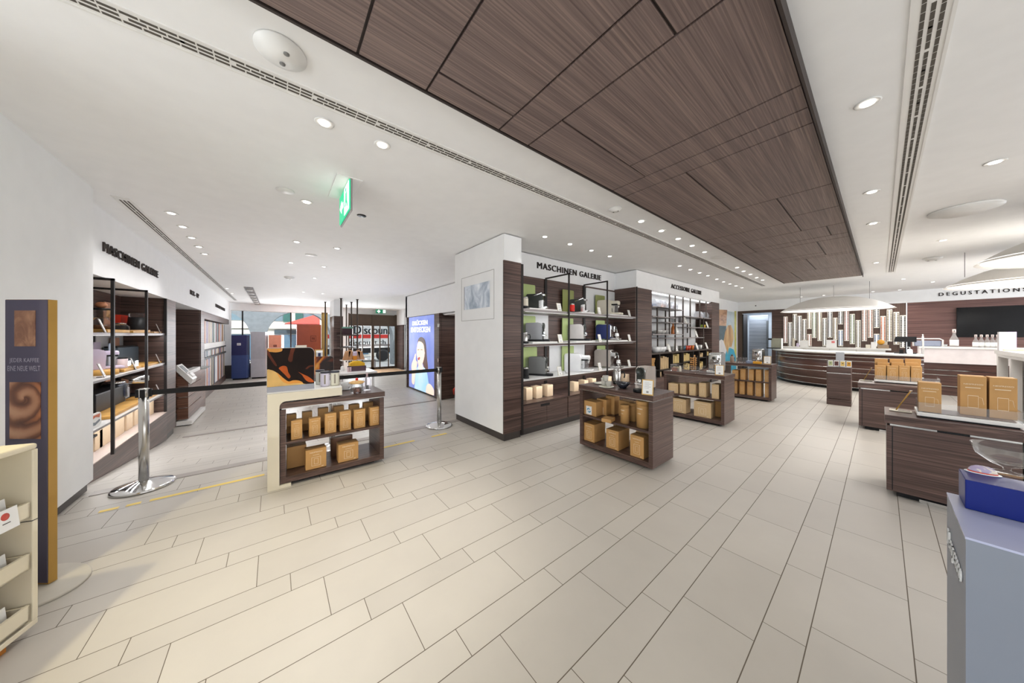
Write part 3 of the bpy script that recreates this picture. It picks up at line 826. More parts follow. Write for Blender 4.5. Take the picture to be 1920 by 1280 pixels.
def art_lines(g, w, h, y):
    """outlined cup/machine drawing and small print lines on a carton front"""
    lw = max(0.0012, w * 0.012)
    def rect(x0, x1, z0, z1):
        g.box(x0, x1, y - .0006, y, z0, z0 + lw).box(x0, x1, y - .0006, y, z1 - lw, z1).box(x0, x0 + lw, y - .0006, y, z0, z1).box(x1 - lw, x1, y - .0006, y, z0, z1)
    rect(-w * .22, w * .22, h * .16, h * .6)
    rect(-w * .1, w * .1, h * .24, h * .52)
    g.box(-w * .16, w * .16, y - .0006, y, h * .7, h * .7 + lw * 1.2)
    g.box(w * .26, w * .36, y - .0006, y, h * .07, h * .07 + lw * 2)
def kbox(x, y, z, wd, d, h, rz, label, group, mat=None, art=True, name='carton', seam=True, txt='NESPRESSO'):
    t = thing(name, label, 'box', (x, y, z), rz, group)
    G().box(-wd / 2, wd / 2, 0, d, 0, h).build('body', mat or M_KRAFT, t, min(0.003, wd * .03))
    if art:
        g = G()
        letters(g, txt, (-wd * .3, -0.0004, h * .82), (1, 0, 0), wd * .6, wd * .07, (0, -1, 0), 0, 0.0)
        art_lines(g, wd, h, -0.0002)
        g.build('print', M_PRINT, t)
    if seam:
        G().box(-wd / 2 + 0.001, wd / 2 - 0.001, d * .47, d * .53, h, h + 0.0006).build('tape_strip', M_KRAFTL, t)
    return t
def kb_y(pl, pr, yt, Y, zb, d, label, group, mat=None, art=True, rz=0.0, **k):
    a, b = PY(pl, yt, Y), PY(pr, yt, Y)
    return kbox((a.x + b.x) / 2, Y, zb, b.x - a.x, d, max(0.02, (a.z + b.z) / 2 - zb), rz, label, group, mat, art, **k)
def kb_x(pl, pr, yt, X, zb, d, label, group, mat=None, art=True, **k):
    a, b = PX(pl, yt, X), PX(pr, yt, X)
    return kbox(X, (a.y + b.y) / 2, zb, b.y - a.y, d, max(0.02, (a.z + b.z) / 2 - zb), PI / 2, label, group, mat, art, **k)

def card(x, y, z, rz, label, w_=0.09, h=0.14, frame=M_GOLD, tilt=0.3, group='framed price cards'):
    t = thing('price_card', label, 'card', (x, y, z), rz, group)
    M = Matrix.Rotation(-tilt, 4, 'X')
    G().box(-w_ / 2, w_ / 2, 0, 0.006, 0, h, M).build('frame', frame, t)
    G().box(-w_ * .42, w_ * .42, -0.001, 0.0, h * .07, h * .94, M).build('paper', M_WHITEST, t)
    g = G()
    for k in range(5):
        g.box(-w_ * .28, w_ * (.28 if k % 2 else .12), -0.0016, -0.0008, h * (.8 - .09 * k), h * (.815 - .09 * k), M)
    g.box(-w_ * .1, w_ * .1, -0.0016, -0.0008, h * .14, h * .26, M)
    g.build('print', plain('grey print', srgb(150, 146, 142), 0.6), t)
    G().box(-w_ * .3, w_ * .3, h * math.sin(tilt) * .5, h * math.sin(tilt) + 0.01, 0, 0.006).build('foot', frame, t)
    return t

def rounded(w_, h, r=0.02, n=5):
    pts = []
    for cx, cz, a0 in ((w_ / 2 - r, h - r, 0), (-w_ / 2 + r, h - r, 90), (-w_ / 2 + r, r, 180), (w_ / 2 - r, r, 270)):
        for k in range(n + 1):
            a = R(a0 + 90 * k / n)
            pts.append((cx + r * math.cos(a), cz + r * math.sin(a)))
    return pts
def board(x, y, z, rz, w_, h, mat, label, group='coloured backdrop boards', t_=0.012, r=0.02):
    o = G().prism(rounded(w_, h, r), 'y', 0, t_).build('backdrop_board', mat)
    o.location = (x, y, z); o.rotation_euler = (0, 0, rz)
    return tag(o, label, 'board', group)

M_MBLACK = plain('machine black', srgb(40, 44, 40), 0.3)
M_MGREY = plain('machine grey', srgb(150, 150, 152), 0.35, 0.3)
M_MDGREY = plain('machine dark grey', srgb(112, 112, 110), 0.35, 0.3)
M_MSILVER = plain('machine silver', srgb(196, 190, 186), 0.3, 0.35)
M_MTITAN = plain('machine titan', srgb(176, 166, 158), 0.35, 0.3)
M_MCREAM = plain('machine cream', srgb(226, 218, 200), 0.35)
M_MWHITE = plain('machine white', srgb(242, 242, 242), 0.3)
M_MNAVY = plain('machine navy', srgb(44, 54, 104), 0.35)
M_MLILAC = plain('machine lilac', srgb(214, 200, 222), 0.4)
M_MSLATE = plain('machine slate', srgb(84, 98, 110), 0.4)
def citiz(loc, rz, label, body, top=None, s=1.0, group='capsule coffee machines', face=None):
    """slim tall capsule machine: rounded hood, round dial, cup grid"""
    t = thing('coffee_machine', label, 'coffee machine', loc, rz, group)
    t.scale = (s, s, s)
    W = 0.125
    arc = [(0.0, 0.03), (0.0, 0.2)]
    for k in range(9):
        a = PI - PI / 2 * k / 8
        arc.append((0.075 + 0.075 * math.cos(a), 0.2 + 0.08 * math.sin(a)))
    arc += [(0.24, 0.275), (0.25, 0.265), (0.25, 0.03)]
    G().prism(arc, 'x', -W / 2, W / 2, True).build('body', body, t, 0.004)
    f = face or M_MBLACK
    G().box(-W * .36, W * .36, -0.012, 0.004, 0.11, 0.2).build('front_panel', f, t, 0.004)
    d = G().lathe([(0.05, 0.0), (0.052, 0.018), (0.044, 0.026), (0.04, 0.02)], (0, 0, 0), 24, Matrix.Translation((0, 0.004, 0.225)) @ Matrix.Rotation(PI / 2, 4, 'X'))
    dl = d.build('dial', f, t)
    G().lathe([(0.05, 0.0), (0.0535, 0.004), (0.05, 0.006)], (0, 0, 0), 24, Matrix.Translation((0, 0.006, 0.225)) @ Matrix.Rotation(PI / 2, 4, 'X')).build('dial_ring', M_CHROME, t)
    G().tube([(0, -0.03, 0.125), (0, -0.03, 0.095)], [0.016, 0.011], 10).box(-0.02, 0.02, -0.035, 0.01, 0.115, 0.14).build('spout', M_CHROME, t)
    g = G().box(-W * .42, W * .42, -0.02, 0.25, 0.0, 0.03)
    g.lathe([(0.06, 0.0), (0.06, 0.032), (0.056, 0.034)], (0, -0.045, 0), 22)
    g.build('base', M_CAPSHADE, t)
    G().box(-W * .4, W * .4, -0.045, 0.0, 0.085, 0.095).build('cup_rest', M_CHROME, t)
    G().box(-W * .4, W * .4, 0.25, 0.3, 0.03, 0.235).build('water_tank', M_ACRYL, t, 0.004)
    if top: G().prism([(y + (0.002 if y > .1 else -0.002), z + 0.002) for y, z in arc[3:13]], 'x', -W * .42, W * .42).build('hood', top, t)
    return t
def pixie(loc, rz, label, body, s=1.0, group='capsule coffee machines'):
    """small boxy capsule machine with a chrome lever and a fold-down cup tray"""
    t = thing('coffee_machine', label, 'coffee machine', loc, rz, group)
    t.scale = (s, s, s)
    W = 0.11
    prof = [(0.06, 0.0), (0.06, 0.13), (0.0, 0.14), (0.0, 0.2), (0.03, 0.235), (0.24, 0.235), (0.25, 0.22), (0.25, 0.0)]
    G().prism(prof, 'x', -W / 2, W / 2).build('body', body, t, 0.006)
    g = G().tube([(-W * .52, 0.16, 0.2), (-W * .52, 0.02, 0.24), (W * .52, 0.02, 0.24), (W * .52, 0.16, 0.2)], 0.008, 8)
    g.build('lever', M_CHROME, t)
    G().box(-W * .3, W * .3, -0.03, 0.02, 0.2, 0.23).build('head', M_CHROME, t, 0.004)
    G().tube([(0, 0.02, 0.145), (0, 0.02, 0.115)], [0.016, 0.01], 10).build('spout', M_CHROME, t)
    G().box(-W * .45, -W * .4, -0.01, 0.06, 0.03, 0.14).box(W * .4, W * .45, -0.01, 0.06, 0.03, 0.14).build('frame_rail', M_STEEL, t)
    G().prism([(-0.07, 0.035), (-0.05, 0.045), (0.06, 0.02), (0.06, 0.0), (-0.03, 0.0)], 'x', -W * .48, W * .48).build('drip_tray', M_STEEL, t)
    return t
def creatista(loc, rz, label, body, s=1.0, group='capsule coffee machines'):
    """wide machine with a polished front, group head, steam wand and milk jug"""
    t = thing('coffee_machine', label, 'coffee machine', loc, rz, group)
    t.scale = (s, s, s)
    W = 0.18
    prof = [(0.05, 0.02), (0.05, 0.29), (0.08, 0.31), (0.31, 0.31), (0.34, 0.28), (0.34, 0.02)]
    G().prism(prof, 'x', -W / 2, W / 2).build('body', body, t, 0.01)
    G().box(-W * .47, W * .47, 0.035, 0.052, 0.06, 0.3).build('front_plate', M_CHROME, t, 0.008)
    G().box(-W * .3, W * .3, -0.03, 0.04, 0.2, 0.28).build('brew_head', M_CHROME, t, 0.012)
    G().lathe([(0.022, 0), (0.022, 0.02)], (0, 0, 0), 16, Matrix.Translation((0, -0.03, 0.24)) @ Matrix.Rotation(PI / 2, 4, 'X')).build('dial', M_MBLACK, t)
    G().tube([(0, -0.005, 0.2), (0, -0.005, 0.165)], [0.02, 0.012], 12).build('spout', M_CHROME, t)
    G().tube([(W * .36, 0.02, 0.24), (W * .4, -0.03, 0.22), (W * .36, -0.045, 0.1)], 0.007, 8).build('steam_wand', M_CHROME, t)
    g = G().lathe([(0.04, 0.0), (0.042, 0.05), (0.034, 0.09), (0.036, 0.1), (0.032, 0.1)], (W * .2, -0.05, 0.042), 18)
    j = g.build('milk_jug', M_STEEL, t)
    G().tube([(W * .2 + 0.04, -0.05, 0.13), (W * .2 + 0.065, -0.05, 0.12), (W * .2 + 0.06, -0.05, 0.07), (W * .2 + 0.04, -0.05, 0.06)], 0.005, 6).build('jug_handle', M_STEEL, j)
    G().box(-W * .5, W * .5, -0.12, 0.06, 0.0, 0.04).build('drip_tray', M_STEEL, t, 0.008)
    G().box(-W * .42, W * .42, 0.09, 0.3, 0.31, 0.322).build('cup_rail', M_CHROME, t)
    return t
def lattissima(loc, rz, label, body, s=1.0, group='capsule coffee machines'):
    """rounded machine with a milk carafe in front"""
    t = thing('coffee_machine', label, 'coffee machine', loc, rz, group)
    t.scale = (s, s, s)
    W = 0.18
    prof = [(0.07, 0.03), (0.06, 0.2), (0.08, 0.25), (0.12, 0.265), (0.3, 0.265), (0.32, 0.24), (0.32, 0.0), (0.07, 0.0)]
    G().prism(prof, 'x', -W / 2, W / 2).build('body', body, t, 0.014)
    G().box(-W * .3, W * .3, -0.05, 0.08, 0.17, 0.24).build('head', body, t, 0.02)
    c = G().box(-W * .42, W * .05, -0.03, 0.065, 0.045, 0.165).build('milk_carafe', M_ACRYL, t, 0.008)
    G().box(-W * .44, W * .07, -0.035, 0.065, 0.165, 0.185).build('lid', M_CAPSHADE, c)
    G().tube([(W * .2, -0.02, 0.17), (W * .2, -0.02, 0.12)], [0.018, 0.012], 10).build('spout', M_CHROME, t)
    G().box(-W * .5, W * .5, -0.09, 0.09, 0.0, 0.035).build('drip_tray', body, t, 0.012)
    return t
def frother(loc, label, body, lidm=M_STEEL, h=0.17, r=0.045, handle=True, group='milk frothers'):
    t = thing('milk_frother', label, 'milk frother', loc, 0.6, group)
    G().lathe([(r * .98, 0.03), (r, 0.04), (r * .96, h * .82), (r * .9, h * .84)], (0, 0, 0), 20).build('jug', body, t)
    G().lathe([(r * 1.08, 0.0), (r * 1.1, 0.012), (r, 0.03)], (0, 0, 0), 20).build('base', M_CAPSHADE, t)
    G().lathe([(r * .92, h * .84), (r * .94, h * .95), (r * .6, h), (0.01, h)], (0, 0, 0), 20).build('lid', lidm, t)
    if handle: G().tube([(r * .9, 0, h * .78), (r * 1.7, 0, h * .8), (r * 1.9, 0, h * .6), (r * 1.75, 0, h * .4)], 0.008, 8).build('handle', M_CAPSHADE, t)
    return t
def goblet(loc, label, h=0.14, r=0.035, group='glasses', stem=True, mat=M_GLASS):
    if stem: prof = [(r * .8, 0), (r * .8, 0.003), (0.004, 0.008), (0.004, h * .45), (r * .6, h * .5), (r, h * .72), (r * .85, h), (r * .82, h), (r * .95, h * .72), (r * .5, h * .53), (0.001, h * .5)]
    else: prof = [(r * .75, 0), (r, h), (r * .95, h), (r * .7, 0.01), (0.001, 0.01)]
    o = G().lathe(prof, (0, 0, 0), 18).build('glass', mat)
    o.location = loc
    return tag(o, label, 'glass', group)
def canister(loc, label, body, r=0.05, h=0.17, lidm=None, slot=True, group=None):
    t = thing('canister', label, 'canister', loc, 0.45, group)
    G().lathe([(r * .95, 0), (r, 0.012), (r, h * .86), (r * .97, h * .87)], (0, 0, 0), 24).build('body', body, t)
    G().lathe([(r * .98, h * .87), (r * 1.02, h * .885), (r * 1.02, h * .985), (r * .97, h)], (0, 0, 0), 24).build('lid', lidm or plain('dark blue-grey lid', srgb(52, 54, 66), 0.4), t)
    if slot:
        g = G()
        for k in range(5):
            a = R(-35 + 4 * (k - 2) + 0)
            g.cbox((r * 1.003 * math.cos(a), r * 1.003 * math.sin(a), h * .47), 0.002, r * .09, h * .62, (0, 0, a))
        g.build('window_slot', plain('taupe window', srgb(150, 140, 126), 0.4), t)
    return t

# ================================================================ display tables
T1 = gondola(0.937, 0.49, 'dark wood display table beside the picture board and belt posts', (-3.56, 0.042, 0), PI / 2, 'dark wood display tables')
T2 = gondola(0.955, 0.49, 'dark wood display table with the silver capsule machine on top, nearest in its row', (-2.457, 3.105, 0), 0, 'dark wood display tables')
T3 = gondola(0.921, 0.52, 'middle dark wood display table of the row, with the wine glasses and capsule tower', (-2.453, 5.486, 0), 0, 'dark wood display tables')
T4 = gondola(0.895, 0.49, 'farthest dark wood display table of the row, with the black machine on top', (-2.365, 8.322, 0), 0, 'dark wood display tables')
TZ = 0.8065
# white frame hugging the first table
M_CREAM = plain('cream lacquer', srgb(216, 208, 190), 0.4, var=0.01)
wf = thing('display_portal', 'cream and white upright portal wrapped round the left end of the display table', 'display stand', (-3.55, -0.05, 0), PI / 2)
outer = [(0.0, 0.0), (0.175, 0.0), (0.175, 0.034), (0.12, 0.034)]
g = G()
Lx = PX(641, 735, -3.55).y + 0.05
inner = [(0.175, 0.03), (0.1, 0.03)]
for k in range(7): a = R(270 - 90 * k / 6); inner.append((0.115 + 0.035 * math.cos(a), 0.085 + 0.035 * math.sin(a)))
for k in range(7): a = R(180 - 90 * k / 6); inner.append((0.13 + 0.05 * math.cos(a), 0.77 + 0.05 * math.sin(a)))
poly = [(0, 0), (0.088, 0)]
for k in range(7): a = R(180 - 90 * k / 6); poly.append((0.138 + 0.05 * math.cos(a), 0.77 + 0.05 * math.sin(a)))
poly += [(Lx, 0.82), (Lx, 0.9), (0, 0.9)]
g.prism(poly, 'y', -0.01, 0.55)
g.box(0.088, 0.175, -0.01, 0.06, 0.0, 0.03)
g.build('body', M_CREAM, wf, 0.002)
G().box(0.0, Lx, 0.0, 0.55, 0.9, 0.912).build('top', M_WHITE, wf)
# picture board standing on it
def picture_mat(name, stops, sc=(3, 3, 3), dist=1.6, seed=0):
    t = NT(name)
    v = t.coord(sc, (seed, seed * .7, seed * .3))
    n = t.noise(v, 1.0, 3, 0.45, dist)
    n2 = t.noise(v, 0.55, 2, 0.4, 0.8)
    f = t.math('ADD', t.math('MULTIPLY', n, 0.6), t.math('MULTIPLY', n2, 0.4))
    t.color(t.ramp(f, stops)); t.b.inputs['Roughness'].default_value = 0.35
    return t.m
CAR = [(0.3, srgb(226, 180, 96)), (0.39, srgb(214, 128, 30)), (0.44, srgb(126, 52, 20)), (0.5, srgb(44, 24, 18)), (0.6, srgb(28, 16, 14)), (0.66, srgb(100, 42, 20)), (0.74, srgb(180, 84, 30))]
M_PIC = picture_mat('coffee caramel picture', CAR, (3.2, 3.2, 3.4), 1.4, 2.2)
ba, bb = PX(500, 651, -3.535), PX(589.5, 651, -3.535)
pb = thing('picture_board', 'square board printed with dark coffee and caramel swirls on the cream frame', 'picture board', (-3.535, ba.y, 0.9135), PI / 2)
bw = bb.y - ba.y; bh = PX(545, 652, -3.535).z - 0.912
G().prism([(0, 0), (bw, 0), (bw, bh - .05)] + [(bw - 0.05 + 0.05 * math.cos(R(a)), bh - 0.05 + 0.05 * math.sin(R(a))) for a in (15, 30, 45, 60, 75)] + [(bw - .05, bh), (0, bh)], 'y', 0.0, 0.02).build('panel', M_WHITE, pb)
def sheet(parent):
    g = G()
    z0 = 0.055
    pic = G().prism([(0.002, z0), (bw - .002, z0), (bw - .002, bh - .05)] + [(bw - .002 - 0.05 + 0.05 * math.cos(R(a)), bh - .002 - 0.05 + 0.05 * math.sin(R(a))) for a in (15, 30, 45, 60, 75)] + [(bw - .052, bh - .002), (0.002, bh - .002)], 'y', -0.003, 0.0).build('picture', plain('picture ground', srgb(30, 19, 16), 0.6, 0, 0.15, var=0.15), parent)
    U = lambda u, v_: (u * bw, z0 + v_ * (bh - z0))
    def blob(pts, y, mat, nm):
        # closed smooth outline through the points
        n = len(pts); out = []
        for i in range(n):
            p0, p1, p2, p3 = [Vector(U(*pts[(i + k - 1) % n])) for k in range(4)]
            for q in range(6):
                s = q / 6
                out.append(tuple(0.5 * ((2 * p1) + (p2 - p0) * s + (2 * p0 - 5 * p1 + 4 * p2 - p3) * s * s + (3 * p1 - p0 - 3 * p2 + p3) * s ** 3)))
        out = [(min(max(a, 0.003), bw - 0.003), min(max(b, z0 + 0.001), bh - 0.004)) for a, b in out]
        G().prism(out, 'y', y, -0.003).build(nm, mat, pic)
    blob([(0, .42), (.08, .44), (.2, .36), (.32, .2), (.42, .1), (.52, .12), (.64, .1), (.76, .02), (.78, 0), (.4, 0), (0, 0)], -0.0042, plain('cream foam', srgb(206, 168, 104), 0.5, 0, 0.2, var=0.12), 'swirl')
    blob([(.2, .36), (.34, .2), (.44, .11), (.54, .13), (.66, .11), (.74, .04), (.58, .05), (.42, .05), (.3, .14)], -0.0048, plain('amber edge', srgb(214, 142, 44), 0.4), 'swirl')
    blob([(.24, .48), (.32, .53), (.4, .5), (.43, .36), (.48, .24), (.44, .19), (.36, .3), (.27, .42)], -0.0042, plain('orange glow', srgb(168, 78, 30), 0.6, 0, 0.2, var=0.25), 'swirl')
    blob([(.02, 1), (.28, 1), (.3, .92), (.2, .89), (.1, .9), (.03, .92)], -0.0042, plain('amber edge', srgb(214, 142, 44)), 'swirl')
    blob([(.02, .96), (.1, .78), (.2, .56), (.16, .55), (.06, .74), (.01, .86)], -0.0042, plain('rust glow', srgb(92, 44, 28), 0.6, 0, 0.2, var=0.25), 'swirl')
    blob([(.5, 1), (.58, 1), (.54, .84), (.52, .66), (.48, .62), (.43, .68), (.46, .84)], -0.0042, plain('rust glow', srgb(122, 58, 36)), 'swirl')
    blob([(.64, .35), (.74, .28), (.86, .2), (.96, .1), (.98, .04), (.88, .05), (.8, .12), (.72, .26)], -0.0042, plain('orange glow', srgb(196, 96, 38)), 'swirl')
    blob([(.8, .42), (.88, .5), (.98, .5), (.98, .47), (.9, .46), (.84, .41)], -0.0042, plain('rust glow', srgb(122, 58, 36)), 'swirl')
    G().box(0.001, bw - 0.001, -0.003, 0, 0.004, z0 - 0.002).build('caption_strip', plain('blue-grey strip', srgb(150, 152, 164), 0.4), parent)
sheet(pb)

# goods on the first table
FR = 'kraft cartons in the front row on the first table'
BR = 'kraft cartons in the back row on the first table'
LBL = ['leftmost', 'second from the left', 'third from the left', 'fourth from the left', 'fifth from the left', 'rightmost']
zS, zB = 0.4245, 0.0915
for i, (a, b, yt) in enumerate([(545.7, 566.8, 787.5), (579.7, 601.2, 783.6), (609.5, 630.7, 774.5), (637.5, 658.3, 770.5), (664, 685, 767.2), (694, 713.8, 763)]):
    kb_x(a, b, yt, -3.6, zS, 0.075, '%s small kraft carton in the front row under the picture-board table top' % LBL[i], FR)
for i, (a, b, yt) in enumerate([(537, 556, 777), (567, 585.5, 772), (597, 616, 765), (626, 645, 761), (655.5, 674, 758), (682, 703, 754)]):
    k = kb_x(a, b, yt, -3.86, zS, 0.075, '%s kraft carton in the back row on the picture-board table' % LBL[i], BR, None, False)
kb_x(537.5, 574.5, 836, -3.76, zB, 0.12, 'kraft carton at the back left of the bottom shelf under the picture board', 'kraft cartons on the bottom shelf of the first table', None, False)
kb_x(573, 612, 841.5, -3.6, zB, 0.13, 'kraft carton at the front of the bottom shelf, left one of two', 'kraft cartons on the bottom shelf of the first table')
kb_x(634.5, 672, 831, -3.6, zB, 0.13, 'kraft carton at the front of the bottom shelf beside the oval tin', 'kraft cartons on the bottom shelf of the first table')
a, b = PX(619.5, 830, -3.86), PX(661, 830, -3.86)
t = thing('oval_tin', 'brown oval tin with a pale rim on the bottom shelf of the picture-board table', 'tin', (-3.86, (a.y + b.y) / 2, zB), PI / 2)
rr = (b.y - a.y) / 2
G().lathe([(rr, 0), (rr, 0.19), (rr * .99, 0.2)], (0, 0, 0), 28, None, 1, 0.45).build('body', plain('brown tin', srgb(132, 98, 78), 0.5), t)
G().lathe([(rr * .96, 0.199), (rr * .96, 0.204)], (0, 0, 0), 28, None, 1, 0.45).build('lid', plain('pale lid', srgb(186, 158, 142), 0.5), t)
# canisters on the cream frame
FT = 0.9135
for i, (px, py, col, lb) in enumerate([(600, 722, srgb(214, 216, 210), 'pale grey-green canister with dark lid, beside the picture board edge'), (608.5, 721, srgb(226, 220, 236), 'lilac canister with dark lid and window slot, middle of the three on the cream frame'), (627, 721, srgb(226, 222, 204), 'cream canister with dark lid and window slot, rightmost on the cream frame')]):
    p = PX(px + (1 if i else 0), py, -3.66 if i else -3.85)
    canister((p.x, p.y, FT), lb, plain('canister %d' % i, col, 0.4), 0.042, 0.155, None, True, 'lidded canisters on the cream frame')
tag(G().box(-3.66, -3.575, PX(555, 750, -3.6).y, PX(600, 748, -3.6).y, TZ, TZ + 0.012).build('tray', M_CAPSHADE), 'flat black tray lying on the table in front of the cream frame', 'tray')
# cup, jar and bottle
def saucer_cup(loc, label):
    t = thing('cup', label, 'cup', loc, 0.5)
    G().lathe([(0.03, 0.0), (0.065, 0.008), (0.062, 0.011), (0.02, 0.006)], (0, 0, 0), 24).build('saucer', M_MWHITE, t)
    G().lathe([(0.035, 0.009), (0.046, 0.02), (0.05, 0.085), (0.047, 0.085), (0.04, 0.02), (0.001, 0.015)], (0, 0, 0), 24).build('bowl', M_MWHITE, t)
    G().tube([(0.047, 0, 0.07), (0.075, 0, 0.065), (0.072, 0, 0.035), (0.045, 0, 0.03)], 0.005, 8).build('handle', M_MWHITE, t)
p = PZ(648, 730, TZ)
saucer_cup(p, 'white cup on its saucer beside the jar with the wooden lid')
p = PZ(669, 735.5, TZ)
t = thing('glass_jar', 'glass jar with a round wooden lid and red knob, full of coffee capsules', 'jar', p)
G().lathe([(0.06, 0), (0.063, 0.008), (0.063, 0.1), (0.06, 0.1), (0.06, 0.012), (0.001, 0.008)], (0, 0, 0), 28).build('glass', M_GLASS, t)
G().lathe([(0.06, 0.1), (0.078, 0.11), (0.078, 0.118), (0.05, 0.132), (0.01, 0.137)], (0, 0, 0), 28).build('lid', plain('light wood lid', srgb(224, 180, 120), 0.5), t)
G().ball((0, 0, 0.15), 0.016, 14).build('knob', plain('red knob', srgb(206, 44, 40), 0.35), t)
cp = thing('coffee_capsule', 'brown coffee capsule lying in the jar with the wooden lid', 'capsule', p + Vector((0.02, 0.01, 0.012)), 0, 'capsules in the wooden-lidded jar')
CM = plain('capsule foil', srgb(150, 112, 104), 0.3, 0.7)
G().lathe([(0.017, 0), (0.0185, 0.002), (0.015, 0.004), (0.012, 0.02), (0.006, 0.026)], (0, 0, 0), 14).build('shell', CM, cp)
rnd = random.Random(3)
for k in range(13):
    a = 2.4 * k; rr = 0.036 * math.sqrt((k % 7 + 0.4) / 7)
    c_ = dup(cp, p + Vector((rr * math.cos(a), rr * math.sin(a), 0.012 + 0.024 * (k // 7))), a)
    c_.rotation_euler = (rnd.uniform(0.5, 1.5), rnd.uniform(-.6, .6), a)
p = PZ(688, 730, TZ)
t = thing('glass_bottle', 'round glass bell jar with a knob, behind the wooden-lidded jar', 'jar', p)
G().lathe([(0.044, 0), (0.045, 0.005), (0.045, 0.11), (0.04, 0.135), (0.02, 0.148), (0.012, 0.152)], (0, 0, 0), 24).build('glass', glass('rosy glass', (0.96, 0.93, 0.96), 0.02, 0.25), t)
G().lathe([(0.012, 0.15), (0.01, 0.165), (0.012, 0.19), (0.004, 0.195)], (0, 0, 0), 12).build('knob', plain('rose knob', srgb(200, 170, 172), 0.4), t)
G().box(-0.02, 0.005, -0.01, 0.01, 0.006, 0.05).box(0.008, 0.024, 0.0, 0.014, 0.006, 0.055).build('contents', M_MBLACK, t)

# ================================================================ goods on the second table
yF = 3.14
b1 = kb_y(1094, 1117.5, 752, yF, zS, 0.16, 'kraft carton with a blue swirl sticker on the shelf of the nearest table', 'kraft cartons on the second table', None, False)
def sticker(t, w_=0.085):
    G().box(-w_ / 2 - .01, w_ / 2 - .01, -0.0012, -0.0004, 0.01, 0.01 + w_ * 1.25).build('sticker', M_WHITEST, t)
    g = G()
    for k, (cx, cz, a0) in enumerate(((-.01, 0.068, 0), (-.01, 0.058, 180))):
        ring = []
        for q in range(13):
            a = R(a0 + 15 * q)
            r1 = 0.03 * (0.55 + 0.45 * q / 12)
            ring.append((cx + r1 * math.cos(a), cz + r1 * math.sin(a)))
        for q in range(12, -1, -1):
            a = R(a0 + 15 * q)
            ring.append((cx + 0.012 * math.cos(a), cz + 0.012 * math.sin(a)))
        g.prism(ring, 'y', -0.0022, -0.0012)
    g.build('swirl_mark', plain('blue swirl', srgb(70, 150, 190), 0.5), t)
sticker(b1)
b2 = kb_y(1119, 1137, 748, 3.29, zS, 0.17, 'tall kraft carton behind the blue-sticker carton', 'kraft cartons on the second table', None, False)
sticker(b2, 0.07)
kb_y(1136, 1152, 742, 3.4, zS, 0.12, 'narrow kraft carton at the back of the nearest table shelf', 'kraft cartons on the second table', None, False)
kb_y(1160, 1185, 752, 3.42, zS, 0.12, 'wide kraft carton behind the cardboard tubes', 'kraft cartons on the second table', None, False)
a = PZ(1142, 790, zS)
kbox(a.x, a.y - 0.06, zS, 0.115, 0.15, 0.04, 0.25, 'flat kraft carton lying on the shelf of the nearest table', 'kraft cartons on the second table', None, False)
def drum(x, y, z, r, h, label, txt=True):
    t = thing('cardboard_tube', label, 'tube box', (x, y, z), 0, 'kraft tube boxes on the second table')
    G().lathe([(r, 0), (r, h * .84), (r * .99, h * .845)], (0, 0, 0), 28).build('body', M_KRAFT, t)
    G().lathe([(r * 1.01, h * .85), (r * 1.01, h), (r * .97, h + .002)], (0, 0, 0), 28).build('lid', M_KRAFT, t)
    if txt:
        # lettering wrapped round the tube
        v, f = text_mesh('NESPRESSO', 1.0, 0.02)
        g = G(); w_ = r * 1.1
        g.add([((r + .0012) * math.sin((p[0] - .62) * w_ / r), -(r + .0012) * math.cos((p[0] - .62) * w_ / r), h * .7 + p[1] * h * .05) for p in v], f)
        v, f = text_mesh('COFFEE', 1.0, 0.02); w_ = r * .6
        g.add([((r + .0012) * math.sin((p[0] - .75) * w_ / r), -(r + .0012) * math.cos((p[0] - .75) * w_ / r), h * .52 + p[1] * h * .035) for p in v], f)
        g.build('print', M_PRINT, t)
a = PY(1170, 790, 3.18)
drum(a.x, 3.2, zS, 0.05, 0.21, 'short kraft tube box standing in front of the taller one')
drum(PY(1186, 780, 3.34).x, 3.36, zS, 0.05, 0.21, 'kraft tube box half hidden behind the short tube', False)
drum(PY(1204.5, 780, 3.2).x, 3.21, zS, 0.066, 0.29, 'tall kraft tube box at the right end of the shelf')
for i, (a, b, yt, rz, lb) in enumerate([(1094.6, 1114.2, 794, 0, 'leftmost kraft carton on the bottom shelf of the nearest table'), (1136.5, 1159.5, 806, 0, 'middle kraft carton on the bottom shelf of the nearest table'), (1181.5, 1207, 817, 0, 'rightmost kraft carton on the bottom shelf of the nearest table')]):
    kb_y(a, b, yt, yF, zB, 0.24 if i < 2 else 0.14, lb, 'kraft cartons on the bottom shelf of the second table')
for i, (a, b, yt) in enumerate([(1150, 1171, 797), (1192, 1217, 806)]):
    kb_y(a, b, yt, 3.4, zB, 0.12, ['kraft carton at the back of the bottom shelf, behind the middle one', 'kraft carton with a white label at the back right of the bottom shelf'][i], 'kraft cartons on the bottom shelf of the second table', M_KRAFTL, False)
